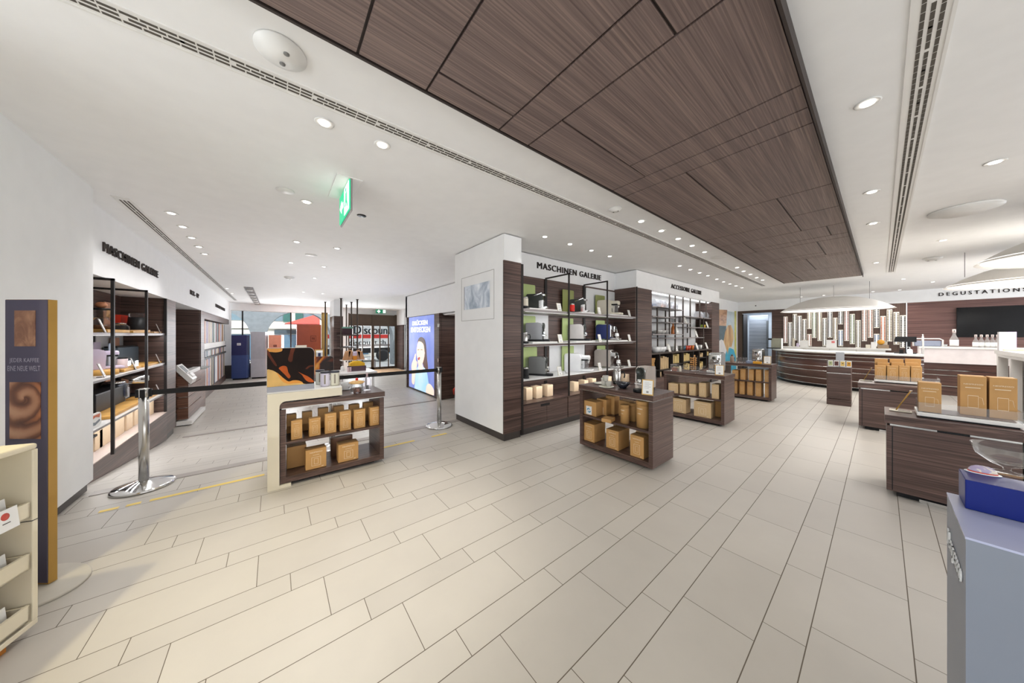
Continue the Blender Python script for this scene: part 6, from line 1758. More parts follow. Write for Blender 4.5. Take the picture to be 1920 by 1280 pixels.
# cartons in the cubbies
AGK = 'upright kraft cartons in the accessory cubbies'
M_KY = plain('yellow kraft', srgb(216, 190, 126), 0.7, var=0.03)
def cubrow(l, r_, zb, zt, n, mat, what, dep=0.16, x=-3.32):
    y0, y1 = ay(l) + 0.03, ay(r_) - 0.03
    for k in range(n):
        a = y0 + (y1 - y0) * k / n; b = y0 + (y1 - y0) * (k + 0.78) / n
        hh = zt - 0.02 * (k % 3)
        o = G().box(x - dep, x, a, b, zb + .0015, hh).build('carton', mat, None, 0.002)
        tag(o, '%s kraft carton from the left in %s of the accessory shelving' % (ORD[k], what), 'box', AGK)
cubrow(1222.5, 1235.8, 0.64, 0.76, 1, M_KRAFT, 'the first upper cubby')
cubrow(1222.5, 1235.8, 0.455, 0.6, 2, M_KRAFTL, 'the first lower cubby')
for k in range(3):
    y0, y1 = ay(1222.5) + .03, ay(1235.8) - .03
    tag(G().box(-3.5, -3.34 + .01 * k, y0, y1 - .03, 0.762 + 0.05 * k, 0.808 + 0.05 * k).build('carton', M_KRAFT, None, .002), 'flat kraft carton lying %s on the stack in the first cubby' % ['lowest', 'between two others', 'topmost'][k], 'box', AGK)
cubrow(1235.8, 1260, 0.62, 0.93, 6, M_KRAFTL, 'the second upper cubby', 0.2)
cubrow(1235.8, 1247, 0.455, 0.58, 2, M_KRAFTL, 'the second lower cubby')
cubrow(1260, 1279.8, 0.72, 0.95, 4, M_KY, 'the third upper cubby')
cubrow(1260, 1279.8, 0.455, 0.66, 3, M_KY, 'the third lower cubby')
cubrow(1279.8, 1299, 0.74, 0.95, 5, M_KY, 'the fourth upper cubby')
cubrow(1279.8, 1299, 0.455, 0.68, 5, M_KY, 'the fourth lower cubby')
cubrow(1299, 1310, 0.455, 0.9, 2, M_KRAFT, 'the fifth cubby')
cubrow(1310, 1323.5, 0.8, 0.92, 4, M_KRAFTL, 'the sixth upper cubby')
cubrow(1310, 1323.5, 0.455, 0.66, 4, M_KY, 'the sixth lower cubby')
cubrow(1323.5, 1334, 0.82, 0.98, 3, M_KY, 'the last cubby')
# accessories on the shelves
def on_ag(px, si, X=-3.4):
    p = PX(px, 600, X); z = (shz[si] if si >= 0 else zl) + .0015
    return Vector((X, p.y, z))
def dispenser(px, si, label, col):
    p = on_ag(px, si)
    t = thing('capsule_dispenser', label, 'dispenser', p, 0, 'clear capsule dispensers')
    G().prism([(-.09, 0), (.09, 0), (.1, .1), (.05, .19), (-.05, .19), (-.1, .1)], 'y', -0.1, 0.1).build('shell', glass('frosty acrylic', (0.96, 0.97, 1.0), 0.1, 0.35), t)
    g = G(); rr = random.Random(int(px))
    for k in range(9):
        g.ball((rr.uniform(-.06, .06), rr.uniform(-.07, .07), 0.025 + 0.03 * (k % 3)), 0.02, 8)
    g.build('capsules', plain('capsule mix %s' % str(col[:2]), col, 0.3, 0.4), t)
dispenser(1228, 0, 'clear capsule dispenser with blue capsules at the top left of the accessory shelving', srgb(60, 90, 140))
dispenser(1240, 0, 'clear capsule dispenser with orange capsules at the top left of the accessory shelving', srgb(210, 130, 60))
dispenser(1261, 1, 'clear capsule dispenser with dark capsules on the second shelf', srgb(110, 70, 80))
dispenser(1310, 4, 'clear capsule dispenser with copper capsules at the right of the accessory shelving', srgb(190, 120, 80))
dispenser(1322, 4, 'clear capsule dispenser with slate capsules at the right end of the accessory shelving', srgb(110, 120, 150))
p = on_ag(1262, 6)
t = thing('bottle', 'orange syrup bottle with black cap on the accessory shelving', 'bottle', p)
G().lathe([(0.05, 0), (0.052, 0.01), (0.05, 0.16), (0.018, 0.22), (0.016, 0.28)], (0, 0, 0), 16).build('body', plain('orange glass', srgb(206, 120, 60), 0.2), t)
G().lathe([(0.02, 0.28), (0.02, 0.31)], (0, 0, 0), 12).build('cap', M_CAPSHADE, t)
G().box(0.03, 0.055, -0.03, 0.03, 0.04, 0.12).build('paper_label', M_WHITEST, t)
for px, si, lb in ((1287, 3, 'white price card leaning on the fourth accessory shelf'), (1272, 6, 'white price card beside the orange bottle'), (1308, 7, 'white price card in the middle right of the accessory shelving'), (1328, 5, 'white price card beside the green cups'), (1257, -1, 'leftmost white price card on the long accessory shelf'), (1270, -1, 'second white price card on the long accessory shelf'), (1309, -1, 'third white price card on the long accessory shelf'), (1327, -1, 'rightmost white price card on the long accessory shelf')):
    p = on_ag(px, si, -3.3)
    card(p.x, p.y, p.z, PI / 2, lb, 0.13, 0.2, M_CREAM, 0.3, 'price cards in the accessory shelving')
p = on_ag(1276, 3)
tag(G().lathe([(0.055, 0), (0.055, 0.17), (0.05, 0.18)], p, 18).build('canister', M_GREYMETAL), 'grey canister on the fourth accessory shelf', 'canister')
for k, px in enumerate((1234, 1241, 1248)):
    p = on_ag(px, 6)
    tag(G().lathe([(0.05, 0), (0.09, 0.05), (0.1, 0.09), (0.095, 0.09), (0.05, 0.01), (0.001, 0.01)], p, 18).build('bowl', plain('pale grey bowl', srgb(196, 194, 190), 0.4)), '%s pale bowl from the left on the seventh accessory shelf' % ORD[k], 'bowl', 'pale bowls')
for k, (px, c, lb) in enumerate(((1316, srgb(150, 180, 70), 'light green cup'), (1319.5, srgb(226, 190, 60), 'yellow cup'), (1323, srgb(60, 50, 50), 'dark cup'))):
    p = on_ag(px, 5)
    tag(G().lathe([(0.045, 0), (0.055, 0.09), (0.05, 0.09), (0.001, 0.01)], p, 16).build('coffee_cup', plain('cup %d' % k, c, 0.4)), lb + ' at the right of the accessory shelving', 'cup', 'coloured cups')
for k, px in enumerate((1229, 1235, 1241)):
    p = on_ag(px, -1)
    tag(G().lathe([(0.06, 0), (0.1, 0.07), (0.1, 0.13), (0.09, 0.13), (0.05, 0.02), (0.001, 0.02)], p, 18).build('bowl', M_MWHITE), '%s white bowl from the left on the long accessory shelf' % ORD[k], 'bowl', 'white bowls on the long shelf')
for k, (px, c, lb) in enumerate(((1262, srgb(232, 230, 226), 'white cup left of the grey one'), (1276, srgb(150, 148, 140), 'grey cup'), (1281.5, srgb(50, 100, 120), 'teal cup'), (1286.5, srgb(196, 70, 44), 'red cup left of its twin'), (1291, srgb(196, 70, 44), 'red cup right of its twin'), (1297.5, srgb(206, 112, 40), 'orange cup'), (1304.5, srgb(170, 190, 216), 'pale blue cup'), (1312.5, srgb(236, 232, 226), 'white cup at the right end'))):
    p = on_ag(px, -1)
    tag(G().lathe([(0.045, 0), (0.06, 0.12), (0.055, 0.12), (0.001, 0.01)], p, 16).build('coffee_cup', plain('long shelf cup %d' % k, c, 0.35)), lb + ' on the long accessory shelf', 'cup', 'cups on the long shelf')

# ================================================================ left gallery shelving
lg = thing('display_shelving', 'dark wood shelving with black frames and three shelves under the left gallery sign', 'shelving', (0, 0, 0))
LZ = (1.476, 0.96, 0.435)
YL = -1.985
for i, z in enumerate(LZ):
    sh = G().box(-7.88, -4.75, YL, YF - 0.02, z - 0.03, z - 0.004).build('shelf', M_GREYMETAL, lg)
    G().box(-7.88, -4.75, YL, YF - 0.016, z - 0.005, z).build('shelf_top', M_GREYMETAL if i == 0 else M_SHELFW, sh)
    G().box(-7.8, -4.8, -1.54, -1.525, z - 0.035, z - 0.03).build('light_strip', M_LED, lg)
    area(-6.4, -1.55, z - 0.04, 2.9, 0.03, 5, (R(18), 0, 0), (0.97, 0.98, 1))
g = G()
g.add([(-4.7, YL, -0.03), (-7.9, YL, -0.4), (-7.9, YF, -0.4), (-4.7, YF, -0.03), (-4.7, YL, 0.09), (-7.9, YL, 0.09), (-7.9, YF, 0.09), (-4.7, YF, 0.09)], [(0, 1, 2, 3), (4, 7, 6, 5), (3, 2, 6, 7), (0, 4, 5, 1), (0, 3, 7, 4), (1, 5, 6, 2)])
g.build('base_cabinet', M_WOOD, lg)
G().box(-7.9, -4.7, YL, YF + 0.001, 0.09, 0.1).build('base_top', plain('pale base board', srgb(196, 178, 168), 0.5), lg)
for x in (-5.45, -6.58):
    G().box(x - .014, x + .014, YF + 0.04, YF + 0.065, 0.1, 2.09).box(x - .014, x + .014, YL, YF + 0.065, 2.065, 2.09).build('post', M_BLACK, lg)
    G().box(x - .03, x + .03, YL, YL + .012, 0.1, 2.09).build('back_rail', M_BLACK, lg)
G().box(-7.895, -7.865, YF - 0.03, YF + .005, 0.1, 2.09).build('post', M_BLACK, lg)
G().box(-4.99, -4.96, YF - 0.03, YF + .005, 0.1, 2.09).build('post', M_BLACK, lg)
def LP(px, s, Y=-1.7):
    p = PY(px, 640, Y); z = (LZ + (0.1,))[s] + .0015
    return Vector((p.x, Y, z))
M_PEACH = plain('peach board', srgb(222, 168, 136), 0.5)
M_OAK = plain('honey wood board', srgb(206, 156, 78), 0.5, var=0.06)
M_OAKL = plain('light wood board', srgb(222, 178, 130), 0.5, var=0.05)
def lboard(l, r_, yt, s, mat, label, Y=-1.93):
    A, B = PY(l, yt, Y), PY(r_, yt, Y)
    z0 = (LZ + (0.1,))[s] + .001
    board((A.x + B.x) / 2, Y, z0, PI, abs(A.x - B.x), max(.1, (A.z + B.z) / 2 - z0), mat, label, 'backdrop boards in the left shelving')
lboard(196, 214, 567, 0, M_PEACH, 'peach board behind the glass coffee maker on the top left shelf')
lboard(180, 231, 628, 1, M_PALE, 'white board at the back of the middle left shelf', -1.96)
lboard(209, 224, 633, 1, M_PEACH, 'peach board at the back of the middle left shelf')
lboard(176, 189, 641, 1, M_MLILAC, 'lilac board at the left of the middle left shelf', -1.85)
lboard(205.5, 216, 643, 1, plain('pale blue poster', srgb(190, 206, 226), 0.5), 'pale blue printed board on the middle left shelf', -1.75)
lboard(198, 216, 708, 2, M_PEACH, 'peach board behind the black machine')
lboard(222, 250, 710, 2, plain('taupe board', srgb(188, 176, 172), 0.5), 'taupe board behind the black machine')
def disc(px, s, r_, h, mat, label, Y=-1.66):
    p = LP(px, s, Y)
    tag(G().lathe([(r_, 0.001), (r_, h)], p, 28).build('wooden_disc', mat), label, 'serving board', 'wooden boards in the left shelving')
def plank(l, r_, s, h, mat, label, Y=-1.66, d=0.24):
    A, B = LP(l, s, Y), LP(r_, s, Y)
    tag(G().box(B.x, A.x, Y - d / 2, Y + d / 2, A.z + .001, A.z + h).build('wooden_board', mat, None, 0.004), label, 'serving board', 'wooden boards in the left shelving')
plank(170, 217, 0, 0.04, M_OAK, 'honey wood board under the glass coffee maker')
plank(224, 247, 0, 0.03, M_OAK, 'honey wood board left of the black carafe')
disc(257, 0, 0.13, 0.05, M_OAKL, 'round light wood disc under the black carafe')
plank(268, 291, 0, 0.03, M_OAKL, 'light wood board with the small grey block')
disc(188, 1, 0.14, 0.06, M_OAK, 'round honey wood disc under the lilac machine')
plank(205, 240, 1, 0.035, M_OAK, 'honey wood board before the lilac machine')
plank(246, 292, 1, 0.03, M_OAK, 'honey wood board under the slate machine')
plank(176, 247, 2, 0.035, M_OAK, 'honey wood board under the black machine')
plank(258, 292, 2, 0.03, M_OAK, 'honey wood board under the steel machine')
# glass coffee maker with wooden ball
p = LP(190, 0) + Vector((0, 0, 0.04))
t = thing('coffee_maker', 'two-tier glass coffee maker with a wooden ball lid on the top left shelf', 'coffee maker', p)
G().lathe([(0.07, 0), (0.1, 0.03), (0.1, 0.09), (0.06, 0.14), (0.05, 0.15)], (0, 0, 0), 24).build('carafe', M_GLASS, t)
G().lathe([(0.065, 0.004), (0.09, 0.03), (0.092, 0.06), (0.001, 0.06)], (0, 0, 0), 24).build('coffee', plain('brewed coffee', srgb(86, 52, 30), 0.2), t)
G().lathe([(0.06, 0.15), (0.09, 0.22), (0.1, 0.25), (0.095, 0.25), (0.055, 0.155)], (0, 0, 0), 24).build('funnel', M_GLASS, t)
G().lathe([(0.1, 0.245), (0.102, 0.262), (0.09, 0.268)], (0, 0, 0), 24).build('rim', M_CAPSHADE, t)
G().ball((0, 0, 0.31), 0.05, 16, 0.8).build('lid_ball', plain('cork wood', srgb(196, 130, 92), 0.5), t)
p = LP(209, 0, -1.74) + Vector((-0.3, 0, 0.0))
t = thing('teapot', 'small glass teapot with steel rim beside the coffee maker', 'teapot', (p.x, p.y, LZ[0] + .0015))
G().lathe([(0.06, 0.0), (0.09, 0.04), (0.085, 0.1), (0.05, 0.13)], (0, 0, 0), 20).build('body', M_GLASS, t)
G().lathe([(0.05, 0.13), (0.055, 0.14), (0.02, 0.15)], (0, 0, 0), 20).build('lid', M_STEEL, t)
p = LP(257, 0) + Vector((0, 0, 0.05))
t = thing('carafe', 'black carafe with clear top on the round wooden disc', 'carafe', p)
G().lathe([(0.11, 0), (0.11, 0.02), (0.09, 0.2), (0.085, 0.2)], (0, 0, 0), 28).build('body', M_CAPSHADE, t)
G().lathe([(0.09, 0.2), (0.085, 0.27), (0.08, 0.27)], (0, 0, 0), 28).build('glass_top', M_GLASS, t)
for l, r_, lb in ((226, 240.5, 'red and black gift box left of the carafe'), (265.5, 275, 'red and black gift box right of the carafe')):
    A, B = PY(l, 590, -1.85), PY(r_, 590, -1.85)
    t = thing('gift_box', lb, 'box', ((A.x + B.x) / 2, -1.85, LZ[0] + .0015), PI, 'red and black boxes')
    wd = abs(A.x - B.x); hh = A.z - LZ[0]
    G().box(-wd / 2, wd / 2, 0, 0.1, 0, hh * .55).build('body', M_CAPSHADE, t)
    G().box(-wd / 2 - .002, wd / 2 + .002, -0.002, 0.1, hh * .55, hh).build('lid', plain('red lid', srgb(212, 56, 34), 0.4), t)
p = LP(286, 0)
tag(G().box(p.x - .04, p.x + .04, -1.66, -1.6, p.z + .031, p.z + .07).build('milk_pod', M_MGREY), 'small grey block on the light wood board', 'pod')
lattissima(LP(192, 1) + Vector((0, 0.08, 0.06)), PI + 0.4, 'lilac machine with white top on the middle left shelf', M_MLILAC, 0.95, 'machines in the left shelving')
canister(LP(226.5, 1, -1.62) + Vector((0, 0, 0.036)), 'pink canister with dark lid on the middle left shelf', plain('pink enamel', srgb(226, 206, 206), 0.4), 0.06, 0.15, M_CAPSHADE, False)
A, B = LP(222, 1, -1.8), LP(273, 1, -1.8)
t = thing('coffee_machine', 'long slate-grey machine on the middle left shelf', 'coffee machine', ((A.x + B.x) / 2, -1.8, LZ[1] + .031), PI, 'machines in the left shelving')
wd = abs(A.x - B.x)
G().box(-wd / 2, wd / 2, 0, 0.14, 0, 0.27).build('body', M_MSLATE, t, 0.008)
G().box(-wd / 2, wd / 2 + .12, 0.01, 0.13, 0.27, 0.29).build('hood', M_CAPSHADE, t, 0.006)
G().box(wd / 2 - .01, wd / 2 + .1, 0.02, 0.12, 0.2, 0.27).build('head', M_CAPSHADE, t, 0.008)
p = LP(284, 1)
tag(G().box(p.x - .08, p.x + .08, -1.72, -1.6, p.z + 0.031, p.z + .13).build('drip_tray', M_MGREY, None, 0.01), 'grey cup tray beside the slate machine', 'tray')
p = LP(255, 1, -1.56)
tag(G().box(p.x - .06, p.x + .08, -1.62, -1.55, p.z + 0.031, p.z + .12).build('acrylic_block', M_ACRYL), 'clear acrylic block in front of the slate machine', 'block')
p = LP(181, 1, -1.52)
# big black machine
A, B = LP(172, 2, -1.75), LP(236, 2, -1.75)
t = thing('coffee_machine', 'large black machine with steel head and clear milk tank on the lowest left shelf', 'coffee machine', ((A.x + B.x) / 2, -1.72, LZ[2] + .036), PI, 'machines in the left shelving')
wd = abs(A.x - B.x)
G().box(-wd / 2, wd / 2 - .14, 0, 0.2, 0, 0.24).build('body', M_CAPSHADE, t, 0.012)
G().lathe([(0.12, 0.0), (0.12, 0.02), (0.12, 0.19), (0.1, 0.2)], (wd / 2 - .15, 0.1, 0.07), 24).build('head', plain('dark steel', srgb(70, 72, 78), 0.25, 0.8), t)
G().lathe([(0.11, 0.27), (0.1, 0.3), (0.02, 0.31)], (wd / 2 - .15, 0.1, 0), 24).build('lid', M_CHROME, t)
G().box(wd / 2 - 0.02, wd / 2 + .12, 0.02, 0.16, 0.02, 0.18).build('milk_tank', glass('frosted tank', (0.95, 0.95, 0.98), 0.1, 0.45), t, 0.012)
p = LP(262, 2, -1.72)
t = thing('coffee_machine', 'polished steel round-headed machine behind the left belt post', 'coffee machine', (p.x, -1.72, LZ[2] + .031), PI, 'machines in the left shelving')
G().lathe([(0.13, 0), (0.13, 0.02), (0.1, 0.03)], (0, 0.06, 0), 24).build('base', M_CAPSHADE, t)
G().box(-0.06, 0.06, 0.1, 0.2, 0.02, 0.24).build('column', M_STEEL, t, 0.01)
G().lathe([(0.15, 0.2), (0.17, 0.24), (0.17, 0.31), (0.13, 0.34), (0.02, 0.35)], (0, 0.06, 0), 28).build('head', M_CHROME, t)
p = LP(184, 2, -1.5)
t = thing('round_card', 'round-cornered card with orange and grey waves at the left edge of the lowest shelf', 'card', (p.x, -1.52, LZ[2] + .0015), PI)
G().prism(rounded(0.3, 0.16, 0.06), 'y', 0, 0.01).build('panel', M_WHITEST, t)
G().prism([(-.1, .09), (0, .12), (.1, .1), (.12, .14), (-.1, .14)], 'y', -0.002, 0).build('orange_wave', plain('orange wave', srgb(206, 108, 70), 0.5), t)
G().prism([(-.12, .04), (0, .03), (.12, .06), (.1, .08), (0, .06), (-.1, .08)], 'y', -0.002, 0).build('grey_wave', plain('grey wave', srgb(130, 136, 142), 0.5), t)
A, B = LP(178, 2, -1.5), LP(209, 2, -1.5)
t = thing('serving_tray', 'flat black tray on a riser among the pale boxes of the left shelving', 'tray', ((A.x + B.x) / 2, -1.7, 0.1015))
G().cbox((0, 0, 0.19), abs(A.x - B.x), 0.2, 0.025).cbox((0, -0.0, 0.09), 0.1, 0.1, 0.18).build('body', M_CAPSHADE, t)
LC = 'price cards in the left shelving'
for px, s, lb in ((199, 0, 'left price card on the top left shelf'), (301.5, 0, 'right price card on the top left shelf'), (198, 1, 'left price card on the middle left shelf'), (256, 1, 'middle price card on the middle left shelf'), (301, 1, 'right price card on the middle left shelf'), (301.5, 2, 'price card at the right end of the lowest left shelf')):
    p = LP(px, s, -1.53)
    card(p.x, -1.53, p.z, PI + R(10), lb, 0.13, 0.17, M_GREYMETAL, 0.3, LC)
for i, (l, r_, yt) in enumerate([(181, 200, 812), (187, 217, 797), (218, 240, 788), (240, 255, 779), (255, 266.5, 771), (284, 308, 755)]):
    Y = -1.6
    A, B = PY(l, yt, Y), PY(r_, yt, Y)
    kbox(max(-7.7, (A.x + B.x) / 2), -1.62, 0.1015, min(0.3, abs(A.x - B.x) * .75), 0.2, max(0.12, min(0.25, A.z - .1)), PI, '%s pale box from the partition along the base of the left shelving' % ORD[i], 'pale boxes along the left shelving', M_BEIGEBOX, False, 'wooden_box', False)

# ================================================================ pick-up bay: terminal and drawers
XTm = -9.0
M_DRW = wood('terminal veneer', (1.1, 1.1, 60), srgb(70, 46, 38), srgb(110, 76, 60), srgb(150, 110, 90), 0.35)
tA, tB = PX(331, 684, XTm), PX(362, 711, XTm)
bA, bB = PX(331.5, 790, XTm), PX(353, 790, XTm)
t = thing('terminal', 'white slanted order terminal on a dark wood drawer block in the pick-up bay', 'terminal', (XTm, bB.y, LOW))
yA = max(-2.66, tA.y) - bB.y
yb = max(-2.66, bA.y) - bB.y
xe = PY(378, 760, bB.y).x - XTm
zz = [0.12, 0.36, 0.58, 0.8, 1.02]
for k in range(4):
    G().box(xe, 0.0, yb, 0.0, zz[k] + .012, zz[k + 1]).build('drawer', M_DRW, t)
G().box(xe + .02, -0.02, yb + .02, -0.02, 0.12, 1.1).build('body', M_WHITE, t)
G().box(xe - .05, 0.05, yb, 0.06, 0.02, 0.1).build('plinth', M_WHITE, t)
G().box(xe, 0.0, yb, 0.0, 0.0, 0.02).build('foot', M_CAPSHADE, t)
z0_, z1_ = tA.z - LOW, tB.z - LOW
y1_ = tB.y - bB.y
G().prism([(yA, z0_), (y1_, z1_), (y1_ - .03, z1_ - .1), (yb, z0_ - .14)], 'x', -0.42, 0.02).build('console', M_WHITE, t, 0.012)
def onc(u, du, x0, x1, h, nm, m):
    ya, za = yA + (y1_ - yA) * u, z0_ + (z1_ - z0_) * u
    yb_, zb_ = yA + (y1_ - yA) * (u + du), z0_ + (z1_ - z0_) * (u + du)
    G().prism([(ya, za), (yb_, zb_), (yb_, zb_ + h), (ya, za + h)], 'x', x0, x1).build(nm, m, t)
onc(0.12, 0.5, -0.3, -0.06, 0.006, 'display', plain('grey green display', srgb(112, 118, 112), 0.3))
onc(0.7, 0.2, -0.38, -0.14, 0.03, 'button_pad', M_WHITE)
G().prism([(yb, 1.0), (0, 1.0), (y1_ - .05, z1_ - .1), (yb, z0_ - .14)], 'x', -0.4, -0.02).build('console_support', M_DRW, t)
lA = PY(352, 725, bB.y + .02)
sh = thing('glass_shelf', 'clear glass ledge beside the order terminal of the pick-up bay', 'shelf', (XTm + xe - .06, bB.y, LOW + 1.02))
G().box(-0.75, 0.0, -0.6, 0.05, 0, 0.03).build('pane', glass('greenish ledge', (0.93, 0.97, 0.95), 0.03, 0.35), sh)
G().box(-0.7, -.02, -0.6, -0.03, -1.02, -.001).build('support', M_DRW, sh)
tag(G().lathe([(0.09, -0.12), (0.09, 0.12)], (0, 0, 0), 18, Matrix.Translation((-8.75, -2.55, 1.2)) @ Matrix.Rotation(PI / 2, 4, 'Y')).build('cylinder_lamp', M_GREYMETAL), 'grey cylinder lamp on the side wall of the pick-up bay', 'lamp')

# ================================================================ wall of coloured sleeves
sw = thing('sleeve_rack', 'tall rack with upper and lower tiers for coloured coffee sleeves by the street', 'rack', (0, 0, 0))
SX0, SX1 = -11.55, -17.1
ys = -1.6
G().box(SX1, SX0, ys - 0.25, ys - 0.2, -0.2, 1.9).build('back_panel', M_BLACK, sw)
G().box(SX0, SX0 + 0.12, ys - 0.2, ys + 0.02, -0.2, 1.9).build('side_post', M_BLACK, sw)
G().box(SX1, SX0, ys - 0.2, ys + 0.03, 1.03, 1.2).build('white_band', M_WHITE, sw)
G().box(SX1, SX0, ys - 0.2, ys + 0.03, 0.72, 0.78).build('rail', M_BLACK, sw)
G().box(SX1, SX0, ys - 0.2, ys + 0.03, 0.98, 1.02).build('rail', M_BLACK, sw)
G().box(SX1, SX0, ys - 0.2, ys + 0.02, -0.42, -0.2).build('plinth', M_WOOD, sw)
SC_ = [srgb(236, 236, 238), srgb(110, 116, 128), srgb(236, 236, 238), srgb(146, 120, 160), srgb(236, 236, 238), srgb(170, 110, 96), srgb(90, 130, 146), srgb(214, 190, 150), srgb(236, 236, 238), srgb(212, 132, 90), srgb(120, 150, 130), srgb(236, 236, 238), srgb(84, 92, 108), srgb(200, 160, 120), srgb(160, 110, 80), srgb(180, 176, 170)]
SN = ['white', 'slate', 'white', 'mauve', 'white', 'russet', 'teal', 'sand', 'white', 'orange', 'sage', 'white', 'charcoal', 'tan', 'brown', 'stone']
ns = 30
for tier, (z0, z1, nm) in enumerate(((1.2, 1.88, 'upper'), (0.78, 0.98, 'middle'), (-0.2, 0.72, 'lower'))):
    for k in range(ns):
        ci = (k * 5 + tier * 3) % 16 if k % 2 else (0 if k < 12 else (k * 3 + tier) % 16)
        x = SX0 - 0.02 - (SX0 - SX1 - .1) * k / ns
        o = G().box(x - 0.12, x, ys - 0.15, ys, z0 + 0.005, z1 - 0.01).build('coffee_sleeve', plain('sleeve %d' % ci, SC_[ci], 0.4))
        tag(o, '%s %s sleeve column from the pick-up bay in the %s tier' % (ORD[k], SN[ci], nm), 'coffee sleeve', 'coloured sleeves in the %s tier' % nm)

# ================================================================ stands by the street window
def stand(px0, px1, yt, yb, col1, col2, split, label, mark=None):
    base = PX((px0 + px1) / 2, yb, -16.75); base.z = LOW
    dpt = -_s * base.x + _c * base.y
    W = (px1 - px0) / FPX * dpt * 1.0
    zt = EYE + (CY - yt) / FPX * dpt - LOW
    t = thing('display_stand', label, 'display stand', (base.x, base.y, LOW), R(75))
    G().box(-W / 2, W / 2, 0, 0.35, 0.06, split * zt).build('lower_panel', plain('stand ' + str(col2[:2]), col2, 0.4), t)
    G().box(-W / 2, W / 2, 0, 0.35, split * zt, zt).build('upper_panel', plain('stand ' + str(col1[:2]), col1, 0.4), t)
    G().box(-W / 2 + .03, W / 2 - .03, 0.03, 0.32, 0, 0.06).build('plinth', M_CAPSHADE, t)
    if mark:
        G().box(-W * .13, W * .13, -0.006, 0, zt * mark[0], zt * mark[0] + W * .2).build('mark', plain('mark ' + str(mark[1][:2]), mark[1], 0.5), t)
        letters(G(), 'N', (-W * .07, -0.0065, zt * mark[0] + W * .05), (1, 0, 0), W * .14, W * .1, (0, -1, 0), 0, 0.0).build('lettering', plain('mark ' + str(mark[2][:2]), mark[2], 0.5), t)
    return t
stand(437, 459, 628, 707.5, srgb(44, 48, 98), srgb(62, 82, 138), 0.55, 'navy and blue display stand by the street window', (0.77, srgb(236, 236, 240), srgb(60, 60, 90)))
stand(473, 494.5, 622, 705.5, srgb(178, 178, 186), srgb(190, 190, 198), 0.42, 'pale grey display stand by the street window')
stand(506, 525.5, 628, 700, srgb(222, 150, 124), srgb(220, 150, 126), 0.5, 'salmon display stand partly hidden by the picture board', (0.72, srgb(96, 40, 36), srgb(220, 150, 126)))
# big rust-coloured box and gold frame
A, B = PX(556.5, 655, -15.6), PX(602, 655, -15.6)
t = thing('advert_box', 'large rust-red box with a square outline mark in the window', 'advert box', (-15.6, A.y, LOW), PI / 2)
G().box(0, B.y - A.y, 0, 0.3, 0.9, PX(580, 608.5, -15.6).z - LOW).build('box', plain('rust red', srgb(156, 74, 52), 0.5), t)
G().box(0.1, B.y - A.y - .1, 0.05, 0.25, 0, 0.9).build('stand', M_WHITE, t)
m0 = PX(582, 640, -15.6); m1 = PX(593, 629, -15.6)
g = G(); x0, x1, z0, z1 = m0.y - A.y, m1.y - A.y, m0.z - LOW, m1.z - LOW
for q in ((x0, x1, z0, z0 + .02), (x0, x1, z1 - .02, z1), (x0, x0 + .02, z0, z1), (x1 - .02, x1, z0, z1)):
    g.box(q[0], q[1], -0.006, 0, q[2], q[3])
letters(g, 'N', (x0 + (x1 - x0) * .3, -0.005, z0 + (z1 - z0) * .3), (1, 0, 0), (x1 - x0) * .4, (z1 - z0) * .4, (0, -1, 0), 0.004, 0.02)
g.build('square_mark', plain('dark rust', srgb(110, 46, 34), 0.5), t)
A, B = PX(603, 600, -14.9), PX(614, 600, -14.9)
t = thing('gold_frame', 'tall gold frame beside the street column', 'frame', (-14.9, A.y, LOW), PI / 2)
W = B.y - A.y; hh = PX(608, 586, -14.9).z - LOW
G().box(0, W, 0, 0.06, 0, hh).build('panel', plain('pale gold', srgb(222, 186, 110), 0.4), t)
G().box(0, 0.04, -0.03, 0.0, 0, hh).box(W - .04, W, -0.03, 0, 0, hh).box(0, W, -0.03, 0, hh - .06, hh).build('rim', M_GOLD, t)
# ceiling-hung pole rack
pr = thing('pole_rack', 'rack of black ceiling-hung poles with small shelves beside the street column', 'rack', (0, 0, 0))
for (px, py, bot) in ((610, 576, LOW), (639.5, 559, 0.2), (641.5, 575, 0.2), (649.5, 571, 0.2), (659, 566, 0.2), (670, 561, 0.2)):
    p = PZ(px, py, HC)
    if px == 610: p = Vector((-14.6, PX(610, 600, -14.6).y, HC))
    if px == 641.5: p = PZ(641, 569, HC)
    G().tube([(p.x, p.y, HC), (p.x, p.y, bot if bot != LOW else LOW)], 0.028, 8).lathe([(0.05, -0.02), (0.05, 0)], (p.x, p.y, HC), 12).build('pole', M_DARKMETAL, pr)
pa, pb2 = PZ(639.5, 559, HC), PZ(670, 561, HC)
pc = PZ(659, 566, HC)
for yy, th in ((627, .05), (651, .03)):
    z = HZ(yy, pa)
    G().box(pc.x - .3, pa.x + .05, pa.y - .05, pb2.y + .05, z - th, z).build('shelf', M_DARKMETAL, pr)
z = HZ(627, pa)
t = thing('gift_box', 'dark plum box with a sage green lid on the upper shelf of the pole rack', 'box', (pa.x - .5, pa.y + .27, z + .001))
G().box(-.2, .2, -.17, .17, 0, .24).build('body', plain('plum box', srgb(70, 44, 50), 0.5), t)
G().box(-.22, .22, -.19, .19, .24, .3).build('lid', plain('sage lid', srgb(120, 170, 150), 0.5), t)
